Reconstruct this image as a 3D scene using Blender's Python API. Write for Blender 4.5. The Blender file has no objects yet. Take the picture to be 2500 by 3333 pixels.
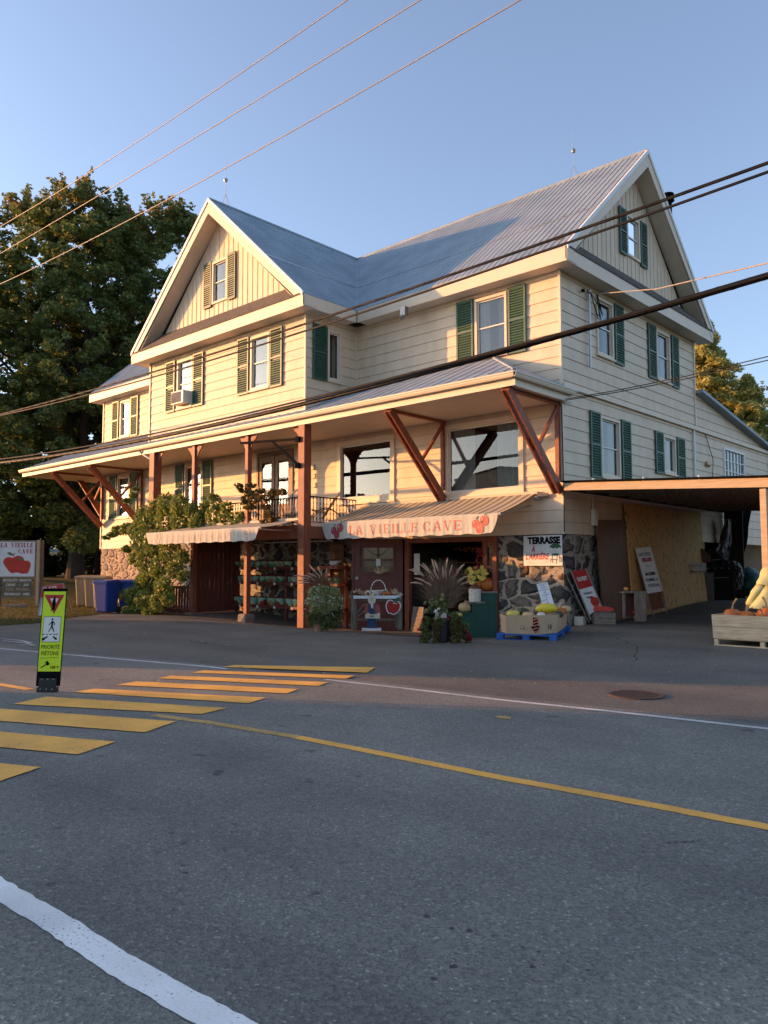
import bpy, bmesh, math, random
import numpy as np
from mathutils import Vector, Matrix
random.seed(7); RNG = np.random.default_rng(11)
col = bpy.context.scene.collection
# ---------------------------------------------------------------- camera
CAM = Vector((9.4208, -16.4849, 1.5)); YAW, PITCH, ROLL, FPX = .7456, .0700, -.0012, 2540.2
F0 = Vector((-math.sin(YAW), math.cos(YAW), 0)); R0 = Vector((math.cos(YAW), math.sin(YAW), 0)); U0 = Vector((0, 0, 1))
F2 = F0*math.cos(PITCH) + U0*math.sin(PITCH); U2 = U0*math.cos(PITCH) - F0*math.sin(PITCH)
R3 = R0*math.cos(ROLL) + U2*math.sin(ROLL); U3 = U2*math.cos(ROLL) - R0*math.sin(ROLL)
cd = bpy.data.cameras.new('camera'); cam = bpy.data.objects.new('camera', cd); col.objects.link(cam)
m = Matrix((R3, U3, -F2)).transposed().to_4x4(); m.translation = CAM; cam.matrix_world = m
cd.sensor_fit = 'VERTICAL'; cd.sensor_height = 36; cd.lens = FPX/3333*36; cd.clip_start = .1; cd.clip_end = 3000
S = bpy.context.scene; S.camera = cam
# ---------------------------------------------------------------- light
SUN_AZ, SUN_EL = math.radians(59), math.radians(9.0)     # light travels towards (+sin az, +cos az), falling
w = bpy.data.worlds.new('World'); S.world = w; w.use_nodes = True
nt = w.node_tree; bg = nt.nodes['Background']; sky = nt.nodes.new('ShaderNodeTexSky')
sky.sky_type = 'NISHITA'; sky.sun_disc = False; sky.sun_elevation = SUN_EL; sky.sun_rotation = math.pi + SUN_AZ
sky.air_density = 1.0; sky.dust_density = 1.6; sky.ozone_density = 3.2; sky.altitude = 100
hs_ = nt.nodes.new('ShaderNodeHueSaturation'); hs_.inputs['Saturation'].default_value = .80; nt.links.new(sky.outputs[0], hs_.inputs['Color']); tm = nt.nodes.new('ShaderNodeMix'); tm.data_type = 'RGBA'; tm.blend_type = 'MULTIPLY'; tm.inputs[0].default_value = 1; tm.inputs[7].default_value = (1.04, .99, 1.0, 1); nt.links.new(hs_.outputs[0], tm.inputs[6]); nt.links.new(tm.outputs[2], bg.inputs[0]); bg.inputs[1].default_value = .15
sl = bpy.data.lights.new('sun', 'SUN'); sun = bpy.data.objects.new('sun', sl); col.objects.link(sun)
sl.energy = 3.1; sl.angle = math.radians(.5); sl.color = (1, .425, .125)
sun.rotation_euler = Vector((math.sin(SUN_AZ)*math.cos(SUN_EL), math.cos(SUN_AZ)*math.cos(SUN_EL), -math.sin(SUN_EL))).to_track_quat('-Z', 'Y').to_euler()
sun.location = (-30, -30, 30)
S.view_settings.view_transform = 'Standard'; S.view_settings.look = 'None'; S.view_settings.gamma = 1
S.view_settings.exposure = 1.42
# ---------------------------------------------------------------- helpers
def ss(a, b, x):
    t = min(1, max(0, (x-a)/(b-a))); return t*t*(3-2*t)
def gh(x, y):                                             # ground height of the lot
    return (-.28*ss(-4.5, -.5, y)*ss(-12, -8, x)*(1-ss(-1.2, .6, x)) + .15*ss(-1.5, .5, x)*ss(-4, 0, y)
            + .3*ss(2.5, 7.5, y)*ss(-1, .3, x)*(1-ss(12, 20, x)) + .9*ss(-24, -33, -abs(x) if x > 0 else x)*ss(-6, 2, y)
            + 2.2*ss(18, 60, y) + (1.5*ss(-40, -90, x)))
def ray(x, y): return F2*FPX + R3*(x-1250) + U3*(1666.5-y)
def at(x, y, z0=0, n=90):                                        # point of the ground seen at a photo pixel
    z = z0; d = ray(x, y)
    for i in range(n):
        p = CAM + d*((z-CAM.z)/d.z); z = .85*z + .15*gh(p.x, p.y)
    return Vector((p.x, p.y, gh(p.x, p.y)))
def dep(x, y, dd):                                         # point at a given distance along the view axis
    d = ray(x, y); return CAM + d*(dd/d.dot(F2))
class B:
    """plane basis: origin, u (horizontal), n (outward)"""
    def __init__(s, o, u, n): s.o = Vector(o); s.u = Vector(u).normalized(); s.n = Vector(n).normalized()
    def __call__(s, u, z, d=0): return s.o + s.u*u + s.n*d + Vector((0, 0, z))
class MB:
    def __init__(s): s.v = []; s.f = []
    def poly(s, pts):
        i = len(s.v); s.v += [tuple(p) for p in pts]; s.f.append(tuple(range(i, i+len(pts)))); return s
    def hexa(s, p):   # 8 points: bottom ring 0-3, top ring 4-7
        i = len(s.v); s.v += [tuple(q) for q in p]
        for f in ((3, 2, 1, 0), (4, 5, 6, 7), (0, 1, 5, 4), (1, 2, 6, 5), (2, 3, 7, 6), (3, 0, 4, 7)): s.f.append(tuple(i+k for k in f))
        return s
    def box(s, x0, y0, z0, x1, y1, z1):
        return s.hexa([(x0, y0, z0), (x1, y0, z0), (x1, y1, z0), (x0, y1, z0), (x0, y0, z1), (x1, y0, z1), (x1, y1, z1), (x0, y1, z1)])
    def pb(s, b, u0, u1, z0, z1, d0, d1):
        return s.hexa([b(u0, z0, d1), b(u1, z0, d1), b(u1, z0, d0), b(u0, z0, d0), b(u0, z1, d1), b(u1, z1, d1), b(u1, z1, d0), b(u0, z1, d0)])
    def bar(s, a, b, w, h, up=(0, 0, 1)):
        a = Vector(a); b = Vector(b); t = (b-a).normalized(); up = Vector(up)
        if abs(t.dot(up)) > .98: up = Vector((0, 1, 0))
        x = t.cross(up).normalized(); y = x.cross(t).normalized()
        c = [(-w/2, -h/2), (w/2, -h/2), (w/2, h/2), (-w/2, h/2)]
        return s.hexa([a+x*p+y*q for p, q in c] + [b+x*p+y*q for p, q in c])
    def tube(s, pts, rad, n=8, cap=True):
        pts = [Vector(p) for p in pts]; rad = rad if isinstance(rad, (list, tuple)) else [rad]*len(pts)
        i0 = len(s.v); up = Vector((.3, .2, 1)).normalized()
        for k, p in enumerate(pts):
            t = (pts[min(k+1, len(pts)-1)] - pts[max(k-1, 0)])
            t = t.normalized() if t.length > 1e-9 else Vector((0, 0, 1))
            x = t.cross(up)
            x = x.normalized() if x.length > 1e-3 else Vector((1, 0, 0)); y = t.cross(x)
            for j in range(n):
                a = 2*math.pi*j/n; s.v.append(tuple(p + (x*math.cos(a)+y*math.sin(a))*rad[k]))
        for k in range(len(pts)-1):
            for j in range(n):
                a = i0+k*n+j; b = i0+k*n+(j+1) % n; s.f.append((a, b, b+n, a+n))
        if cap: s.f.append(tuple(i0+j for j in range(n))[::-1]); s.f.append(tuple(i0+(len(pts)-1)*n+j for j in range(n)))
        return s
    def lathe(s, prof, c=(0, 0, 0), n=20, sx=1, sy=1, lobes=0, la=0):
        i0 = len(s.v); c = Vector(c)
        for r, z in prof:
            for j in range(n):
                a = 2*math.pi*j/n; q = r*(1+la*abs(math.sin(a*lobes/2)) - la*.5) if lobes else r
                s.v.append((c.x+q*math.cos(a)*sx, c.y+q*math.sin(a)*sy, c.z+z))
        for k in range(len(prof)-1):
            for j in range(n):
                a = i0+k*n+j; b = i0+k*n+(j+1) % n; s.f.append((a, b, b+n, a+n))
        s.f.append(tuple(i0+j for j in range(n))[::-1]); s.f.append(tuple(i0+(len(prof)-1)*n+j for j in range(n)))
        return s
    def prism(s, pts, off):
        """extrude polygon (3d pts) by vector off"""
        off = Vector(off); n = len(pts); i = len(s.v); s.v += [tuple(p) for p in pts] + [tuple(Vector(p)+off) for p in pts]
        s.f.append(tuple(range(i, i+n))[::-1]); s.f.append(tuple(range(i+n, i+2*n)))
        for k in range(n): s.f.append((i+k, i+(k+1) % n, i+n+(k+1) % n, i+n+k))
        return s
    def build(s, name, mat=None, parent=None, smooth=False, world=True, bevel=0):
        me = bpy.data.meshes.new(name)
        if parent and world:
            r = parent; off = Vector((0, 0, 0))
            while r: off += r.location; r = r.parent
            vs = [tuple(Vector(v)-off) for v in s.v]
        else: vs = s.v
        me.from_pydata(vs, [], s.f); me.validate(); me.update()
        bm = bmesh.new(); bm.from_mesh(me); bmesh.ops.recalc_face_normals(bm, faces=bm.faces); bm.to_mesh(me); bm.free()
        if smooth: me.polygons.foreach_set('use_smooth', [True]*len(me.polygons))
        if mat: me.materials.append(M[mat] if isinstance(mat, str) else mat)
        o = bpy.data.objects.new(name, me); col.objects.link(o)
        if parent: o.parent = parent
        if bevel:
            b = o.modifiers.new('bevel', 'BEVEL'); b.width = bevel; b.segments = 2; b.limit_method = 'ANGLE'
        return o
def tag(o, label=None, cat=None, group=None, kind=None):
    for k, v in (('label', label), ('category', cat), ('group', group), ('kind', kind)):
        if v: o[k] = v
    return o
def thing(name, loc, label, cat, group=None, rz=0):
    o = bpy.data.objects.new(name, None); col.objects.link(o); o.location = Vector(loc); o.rotation_euler = (0, 0, rz)
    o.empty_display_size = .2
    return tag(o, label, cat, group)
def copy_tree(o, parent=None):
    c = o.copy(); col.objects.link(c); c.parent = parent
    for ch in [x for x in col.objects if x.parent == o]: copy_tree(ch, c)
    return c
def text(body, size, b, u, z, d, mat, parent, name='lettering', align='CENTER', sx=1.0, shear=0, bold=0, rot=0):
    """flat lettering in plane basis b, centred at (u,z)"""
    cu = bpy.data.curves.new('t', 'FONT'); cu.body = body; cu.size = size; cu.align_x = align; cu.align_y = 'CENTER'
    cu.shear = shear; cu.offset = bold; cu.resolution_u = 3; cu.extrude = 0
    o = bpy.data.objects.new('t', cu); col.objects.link(o); dg = bpy.context.evaluated_depsgraph_get()
    me = bpy.data.meshes.new_from_object(o.evaluated_get(dg)); bpy.data.objects.remove(o)
    mb = MB(); ca, sa = math.cos(rot), math.sin(rot)
    mb.v = [tuple(b(u+(v.co.x*sx*ca-v.co.y*sa), z+(v.co.x*sx*sa+v.co.y*ca), d)) if not hasattr(b, 'flat') else tuple(b.flat(u+(v.co.x*sx*ca-v.co.y*sa), z+(v.co.x*sx*sa+v.co.y*ca), d)) for v in me.vertices]
    mb.f = [tuple(p.vertices) for p in me.polygons]
    return mb.build(name, mat, parent)
class BT(B):
    """tilted plane basis: v is the in-plane upward axis"""
    def __init__(s, o, u, v): s.o = Vector(o); s.u = Vector(u).normalized(); s.v = Vector(v).normalized(); s.n = s.u.cross(s.v).normalized()
    def __call__(s, u, z, d=0): return s.o + s.u*u + s.v*z + s.n*d
# ---------------------------------------------------------------- materials
M = {}
def nn(nt, t, **k):
    n = nt.nodes.new(t)
    for a, b in k.items(): setattr(n, a, b)
    return n
def mat(name, c, rough=.7, var=.12, scale=6, bump=0, bscale=None, metal=0, c2=None, stretch=None, spec=.5, trans=0, detail=6, coat=0):
    m = bpy.data.materials.new(name); m.use_nodes = True; nt = m.node_tree; p = nt.nodes['Principled BSDF']; L = nt.links
    tc = nn(nt, 'ShaderNodeTexCoord'); mp = nn(nt, 'ShaderNodeMapping'); L.new(tc.outputs['Object'], mp.inputs[0])
    if stretch: mp.inputs['Scale'].default_value = stretch
    no = nn(nt, 'ShaderNodeTexNoise'); no.inputs['Scale'].default_value = scale; no.inputs['Detail'].default_value = detail
    L.new(mp.outputs[0], no.inputs[0])
    cr = nn(nt, 'ShaderNodeValToRGB'); e = cr.color_ramp.elements
    e[0].position = .3; e[1].position = .7
    a = [max(0, x*(1-var)) for x in c]; b = [x*(1+var) for x in (c2 or c)]
    if c2: a = list(c)
    e[0].color = (*a, 1); e[1].color = (*b, 1)
    L.new(no.outputs['Fac'], cr.inputs[0]); L.new(cr.outputs[0], p.inputs['Base Color'])
    p.inputs['Roughness'].default_value = rough; p.inputs['Metallic'].default_value = metal
    p.inputs['Specular IOR Level'].default_value = spec
    if coat: p.inputs['Coat Weight'].default_value = coat
    if bump:
        n2 = nn(nt, 'ShaderNodeTexNoise'); n2.inputs['Scale'].default_value = bscale or scale*6; n2.inputs['Detail'].default_value = 5
        L.new(mp.outputs[0], n2.inputs[0]); bu = nn(nt, 'ShaderNodeBump'); bu.inputs['Strength'].default_value = bump; bu.inputs['Distance'].default_value = .02
        L.new(n2.outputs['Fac'], bu.inputs['Height']); L.new(bu.outputs[0], p.inputs['Normal'])
    if trans:
        tr = nn(nt, 'ShaderNodeBsdfTranslucent'); mx = nn(nt, 'ShaderNodeMixShader'); mx.inputs[0].default_value = trans
        L.new(cr.outputs[0], tr.inputs[0]); L.new(p.outputs[0], mx.inputs[1]); L.new(tr.outputs[0], mx.inputs[2])
        L.new(mx.outputs[0], nt.nodes['Material Output'].inputs[0])
    M[name] = m; return m
def ramp(nt, stops):
    cr = nn(nt, 'ShaderNodeValToRGB'); e = cr.color_ramp.elements
    while len(e) < len(stops): e.new(.5)
    for k, (p, c) in enumerate(stops): e[k].position = p; e[k].color = (*c, 1) if len(c) == 3 else c
    return cr
mat('siding', (.70, .552, .395), .6, .075, 2.2, .12, 60, stretch=(1.5, 1.5, .6))
mat('trim', (.72, .58, .43), .5, .05, 2, .05, 40)
mat('trim_worn', (.66, .56, .42), .5, .16, 3, .1, 30, c2=(.56, .47, .35))
mat('soffit', (.66, .58, .47), .6, .05, 3)
mat('shutter', (.034, .098, .062), .45, .15, 4)
mat('vinyl', (.72, .67, .58), .4, .03, 3)
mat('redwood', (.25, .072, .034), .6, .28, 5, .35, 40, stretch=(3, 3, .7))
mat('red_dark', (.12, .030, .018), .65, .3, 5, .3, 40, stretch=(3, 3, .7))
mat('brown_wood', (.16, .07, .03), .55, .3, 6, .2, 40, stretch=(4, 4, .5))
mat('door_red', (.13, .028, .016), .45, .15, 5)
mat('roof', (.222, .282, .325), .6, .16, 1.3, .06, 14, metal=.05, c2=(.275, .33, .37))
mat('shingle', (.10, .085, .07), .9, .35, 9, .6, 30)
mat('iron', (.010, .009, .008), .9, .3, 20, spec=.05)
mat('cable', (.006, .006, .007), .6, .3, 20, spec=.25)
mat('cable_gray', (.30, .27, .24), .5, .15, 20)
mat('galv', (.45, .46, .48), .35, .12, 9, metal=.7)
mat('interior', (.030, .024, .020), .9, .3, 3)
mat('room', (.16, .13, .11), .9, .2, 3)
mat('curtain', (.62, .58, .50), .9, .08, 4, trans=.35)
mat('white', (.78, .78, .76), .5, .04, 4)
mat('white_paint', (.72, .72, .70), .5, .06, 5)
mat('black', (.008, .008, .009), .9, .2, 9, spec=.05)
mat('black_rubber', (.018, .018, .02), .6, .3, 15, .3)
mat('red_paint', (.42, .018, .014), .5, .1, 5)
mat('apple_red', (.50, .035, .018), .5, .16, 5)
mat('berry', (.30, .02, .03), .5, .16, 9)
mat('faded_red', (.62, .16, .11), .8, .2, 8)
mat('green_paint', (.02, .10, .05), .5, .1, 5)
mat('green_panel', (.012, .066, .046), .6, .22, 5, .2, 30, stretch=(1, 1, .3))
mat('lime', (.62, .80, .02), .45, .04, 4)
mat('blue_bin', (.012, .045, .24), .38, .1, 4)
mat('tan_bin', (.36, .25, .13), .45, .1, 4)
mat('blue_pallet', (.010, .10, .38), .6, .25, 8, .3)
mat('cardboard', (.46, .33, .20), .85, .1, 3, .1, 30)
mat('joint', (.34, .28, .20), .8, .2, 8)  # brown of the painted shadow line under each siding course
mat('gray_wood', (.23, .19, .15), .8, .35, 5, .4, 40, stretch=(1, 1, 6))
mat('crate_wood', (.44, .33, .20), .8, .22, 4, .35, 30, stretch=(1, 1, 8), c2=(.56, .44, .29))
mat('old_wood', (.19, .15, .115), .85, .4, 6, .5, 40, stretch=(5, 5, .8))
mat('pine', (.50, .38, .24), .7, .14, 4, .2, 40, stretch=(.7, 5, 5))
mat('sign_wood', (.24, .19, .13), .8, .2, 6, .3)
mat('slat_olive', (.12, .12, .085), .8, .15, 6, .3)
mat('pumpkin', (.50, .13, .018), .45, .22, 9, .3, 25)
mat('squash', (.62, .50, .10), .45, .2, 7)
mat('squash_tan', (.56, .38, .18), .5, .2, 7)
mat('squash_green', (.05, .06, .03), .5, .5, 14)
mat('stem', (.20, .17, .10), .8, .25, 20, .5)
mat('canvas', (.64, .63, .54), .8, .06, 3, .1, 30, trans=.25)
mat('stoneware', (.66, .62, .52), .25, .05, 3)
mat('stone_brown', (.16, .07, .03), .3, .2, 6)
mat('terracotta', (.30, .16, .10), .8, .15, 8)
mat('pot_dark', (.02, .016, .018), .55, .3, 6)
mat('hoodie', (.44, .46, .23), .9, .1, 5, .3, 14)
mat('jeans', (.07, .08, .10), .9, .2, 12)
mat('denim', (.02, .05, .12), .8, .15, 12)
mat('skin', (.55, .33, .23), .6, .06, 5)
mat('bunny', (.62, .56, .40), .7, .06, 5)
mat('rose', (.30, .09, .08), .8, .1, 6)
mat('basket', (.34, .22, .11), .8, .25, 25, .5, 60)
mat('basket_red', (.40, .03, .02), .6, .2, 25, .4, 60)
mat('basket_green', (.03, .28, .10), .5, .2, 25, .4, 60)
mat('cloth_mint', (.30, .50, .36), .9, .12, 9, .2, 20)
mat('apples', (.22, .02, .018), .35, .35, 16)
mat('yellow_flower', (.85, .70, .16), .8, .2, 9, trans=.2)
mat('pink_flower', (.62, .18, .10), .8, .2, 9, trans=.2)
mat('white_flower', (.75, .75, .70), .8, .1, 9, trans=.2)
mat('crimson_flower', (.32, .01, .03), .8, .2, 9, trans=.2)
mat('plume', (.62, .44, .30), .9, .2, 9, trans=.35)
mat('grass_brown', (.20, .12, .075), .9, .35, 9, trans=.2)
mat('tarp', (.10, .08, .07), .55, .4, 3, .5, 9)
mat('teal_bag', (.01, .10, .10), .4, .3, 5, .5, 9)
mat('bbq', (.012, .012, .013), .3, .3, 6)
mat('steel', (.28, .27, .25), .35, .1, 6, metal=.6)
mat('corn', (.55, .44, .26), .85, .25, 14)
mat('paper', (.66, .64, .58), .8, .04, 5)
mat('rust', (.060, .040, .030), .8, .3, 30, .5)
mat('bark', (.050, .038, .028), .95, .35, 5, .8, 12, stretch=(4, 4, .8))
mat('rockgray', (.22, .19, .15), .95, .3, 5, .8, 12)
mat('straw', (.42, .30, .13), .9, .3, 30)
def leafmat(name, stops, rough=.55, trans=.3, topz=None):
    m = bpy.data.materials.new(name); m.use_nodes = True; nt = m.node_tree; p = nt.nodes['Principled BSDF']; L = nt.links
    g = nn(nt, 'ShaderNodeNewGeometry'); no = nn(nt, 'ShaderNodeTexNoise'); no.inputs['Scale'].default_value = .55; no.inputs['Detail'].default_value = 3
    L.new(g.outputs['Position'], no.inputs[0])
    mx = nn(nt, 'ShaderNodeMath', operation='MULTIPLY_ADD'); mx.inputs[1].default_value = .55; L.new(g.outputs['Random Per Island'], mx.inputs[0])
    m2 = nn(nt, 'ShaderNodeMath', operation='MULTIPLY_ADD'); m2.inputs[1].default_value = .9; m2.inputs[2].default_value = -.22; L.new(no.outputs['Fac'], m2.inputs[0]); L.new(m2.outputs[0], mx.inputs[2])
    last = mx
    if topz:
        sp = nn(nt, 'ShaderNodeSeparateXYZ'); L.new(g.outputs['Position'], sp.inputs[0])
        mr = nn(nt, 'ShaderNodeMapRange'); mr.inputs[1].default_value = topz[0]; mr.inputs[2].default_value = topz[1]; mr.inputs[4].default_value = topz[2]
        L.new(sp.outputs[2], mr.inputs[0]); ad = nn(nt, 'ShaderNodeMath', operation='ADD'); L.new(mx.outputs[0], ad.inputs[0]); L.new(mr.outputs[0], ad.inputs[1]); last = ad
    cr = ramp(nt, stops); L.new(last.outputs[0], cr.inputs[0]); L.new(cr.outputs[0], p.inputs['Base Color']); p.inputs['Roughness'].default_value = rough
    tr = nn(nt, 'ShaderNodeBsdfTranslucent'); ms = nn(nt, 'ShaderNodeMixShader'); ms.inputs[0].default_value = trans
    L.new(cr.outputs[0], tr.inputs[0]); L.new(p.outputs[0], ms.inputs[1]); L.new(tr.outputs[0], ms.inputs[2]); L.new(ms.outputs[0], nt.nodes['Material Output'].inputs[0])
    M[name] = m
leafmat('leaf_maple', [(0, (.06, .10, .03)), (.45, (.12, .175, .048)), (.74, (.20, .24, .065)), (.90, (.28, .22, .05)), (1, (.46, .22, .08))], topz=(19, 25, .34), trans=.4)
leafmat('leaf_vine', [(0, (.08, .12, .025)), (.4, (.18, .24, .045)), (.8, (.32, .34, .07)), (1, (.42, .32, .08))])
leafmat('leaf_vine_autumn', [(0, (.040, .050, .012)), (.4, (.10, .09, .022)), (.75, (.22, .12, .03)), (1, (.26, .08, .03))])
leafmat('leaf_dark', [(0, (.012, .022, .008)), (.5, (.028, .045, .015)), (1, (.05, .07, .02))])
leafmat('leaf_larch', [(0, (.20, .23, .07)), (.45, (.38, .38, .11)), (.75, (.55, .48, .15)), (1, (.68, .56, .20))], trans=.45)
leafmat('leaf_mid', [(0, (.06, .085, .025)), (.5, (.12, .15, .04)), (1, (.24, .24, .08))])
leafmat('leaf_pale', [(0, (.14, .17, .06)), (.5, (.30, .32, .12)), (1, (.55, .52, .28))])
leafmat('grass', [(0, (.045, .050, .014)), (.5, (.10, .095, .025)), (1, (.22, .15, .05))], rough=.9)
def asphalt(name, c, warm):
    m = bpy.data.materials.new(name); m.use_nodes = True; nt = m.node_tree; p = nt.nodes['Principled BSDF']; L = nt.links
    g = nn(nt, 'ShaderNodeNewGeometry')
    v = nn(nt, 'ShaderNodeTexVoronoi'); v.inputs['Scale'].default_value = 85; L.new(g.outputs['Position'], v.inputs[0])
    cr = ramp(nt, [(0, tuple(x*.62 for x in c)), (.5, c), (.95, tuple(x*1.22 for x in c)), (1, tuple(x*2.0 for x in c))])
    sp = nn(nt, 'ShaderNodeSeparateColor'); L.new(v.outputs['Color'], sp.inputs[0]); L.new(sp.outputs[0], cr.inputs[0])
    n1 = nn(nt, 'ShaderNodeTexNoise'); n1.inputs['Scale'].default_value = .55; n1.inputs['Detail'].default_value = 5; n1.inputs['Roughness'].default_value = .6; L.new(g.outputs['Position'], n1.inputs[0])
    r1 = ramp(nt, [(.3, (.70, .70, .72)), (.7, warm)]); L.new(n1.outputs['Fac'], r1.inputs[0])
    mu = nn(nt, 'ShaderNodeMix', data_type='RGBA', blend_type='MULTIPLY'); mu.inputs[0].default_value = 1; L.new(cr.outputs[0], mu.inputs[6]); L.new(r1.outputs[0], mu.inputs[7])
    n3 = nn(nt, 'ShaderNodeTexNoise'); n3.inputs['Scale'].default_value = 26; n3.inputs['Detail'].default_value = 5; n3.inputs['Roughness'].default_value = .7; L.new(g.outputs['Position'], n3.inputs[0])
    r3 = ramp(nt, [(.3, (.80, .80, .80)), (.5, (1, 1, 1)), (.72, (1.14, 1.14, 1.14))]); L.new(n3.outputs['Fac'], r3.inputs[0])
    mu3 = nn(nt, 'ShaderNodeMix', data_type='RGBA', blend_type='MULTIPLY'); mu3.inputs[0].default_value = 1; L.new(mu.outputs[2], mu3.inputs[6]); L.new(r3.outputs[0], mu3.inputs[7])
    mpn = nn(nt, 'ShaderNodeMapping'); mpn.inputs['Scale'].default_value = (.10, .9, 1); mpn.inputs['Rotation'].default_value = (0, 0, -.07); L.new(g.outputs['Position'], mpn.inputs[0])
    n5 = nn(nt, 'ShaderNodeTexNoise'); n5.inputs['Scale'].default_value = 1.1; n5.inputs['Detail'].default_value = 3; L.new(mpn.outputs[0], n5.inputs[0]); r5 = ramp(nt, [(.3, (.78, .78, .80)), (.7, (1.14, 1.14, 1.12))]); L.new(n5.outputs['Fac'], r5.inputs[0])
    mu5 = nn(nt, 'ShaderNodeMix', data_type='RGBA', blend_type='MULTIPLY'); mu5.inputs[0].default_value = 1; L.new(mu3.outputs[2], mu5.inputs[6]); L.new(r5.outputs[0], mu5.inputs[7]); mu3 = mu5
    n2 = nn(nt, 'ShaderNodeTexNoise'); n2.inputs['Scale'].default_value = 3.1; n2.inputs['Detail'].default_value = 2; L.new(g.outputs['Position'], n2.inputs[0])
    r2 = ramp(nt, [(.70, (1, 1, 1)), (.73, (.50, .50, .53))]); L.new(n2.outputs['Fac'], r2.inputs[0])
    mu2 = nn(nt, 'ShaderNodeMix', data_type='RGBA', blend_type='MULTIPLY'); mu2.inputs[0].default_value = 1; L.new(mu3.outputs[2], mu2.inputs[6]); L.new(r2.outputs[0], mu2.inputs[7])
    L.new(mu2.outputs[2], p.inputs['Base Color']); p.inputs['Roughness'].default_value = .8
    ad = nn(nt, 'ShaderNodeMath', operation='ADD'); L.new(v.outputs['Distance'], ad.inputs[0]); L.new(n3.outputs['Fac'], ad.inputs[1])
    bu = nn(nt, 'ShaderNodeBump'); bu.inputs['Strength'].default_value = .55; bu.inputs['Distance'].default_value = .008
    L.new(ad.outputs[0], bu.inputs['Height']); L.new(bu.outputs[0], p.inputs['Normal']); M[name] = m
asphalt('asphalt_road', (.192, .188, .158), (1.12, 1.12, 1.10)); asphalt('asphalt_lot', (.136, .131, .108), (1.15, 1.10, 1.05))
def paint(name, c, wear):
    m = bpy.data.materials.new(name); m.use_nodes = True; nt = m.node_tree; p = nt.nodes['Principled BSDF']; L = nt.links
    g = nn(nt, 'ShaderNodeNewGeometry'); n1 = nn(nt, 'ShaderNodeTexNoise'); n1.inputs['Scale'].default_value = 70; n1.inputs['Detail'].default_value = 4; L.new(g.outputs['Position'], n1.inputs[0])
    n0 = nn(nt, 'ShaderNodeTexNoise'); n0.inputs['Scale'].default_value = 2.5; L.new(g.outputs['Position'], n0.inputs[0])
    ad = nn(nt, 'ShaderNodeMath', operation='MULTIPLY_ADD'); ad.inputs[1].default_value = .35; L.new(n0.outputs['Fac'], ad.inputs[0]); L.new(n1.outputs['Fac'], ad.inputs[2])
    r = ramp(nt, [(wear, (.07, .072, .075)), (wear+.08, c), (1, tuple(x*1.1 for x in c))]); L.new(ad.outputs[0], r.inputs[0])
    n9 = nn(nt, 'ShaderNodeTexNoise'); n9.inputs['Scale'].default_value = 1.7; n9.inputs['Detail'].default_value = 6; L.new(g.outputs['Position'], n9.inputs[0]); r9 = ramp(nt, [(.3, (.72, .72, .72)), (.65, (1.04, 1.04, 1.04))]); L.new(n9.outputs['Fac'], r9.inputs[0]); m9 = nn(nt, 'ShaderNodeMix', data_type='RGBA', blend_type='MULTIPLY'); m9.inputs[0].default_value = 1; L.new(r.outputs[0], m9.inputs[6]); L.new(r9.outputs[0], m9.inputs[7])
    L.new(m9.outputs[2], p.inputs['Base Color']); p.inputs['Roughness'].default_value = .7
    bu = nn(nt, 'ShaderNodeBump'); bu.inputs['Strength'].default_value = .4; bu.inputs['Distance'].default_value = .006; L.new(n1.outputs['Fac'], bu.inputs['Height']); L.new(bu.outputs[0], p.inputs['Normal']); M[name] = m
paint('paint_yellow', (.92, .45, .075), .45); paint('paint_yellow_worn', (.62, .38, .10), .56); paint('paint_white', (.84, .82, .77), .45); paint('paint_white_far', (.62, .60, .56), .53)
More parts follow.
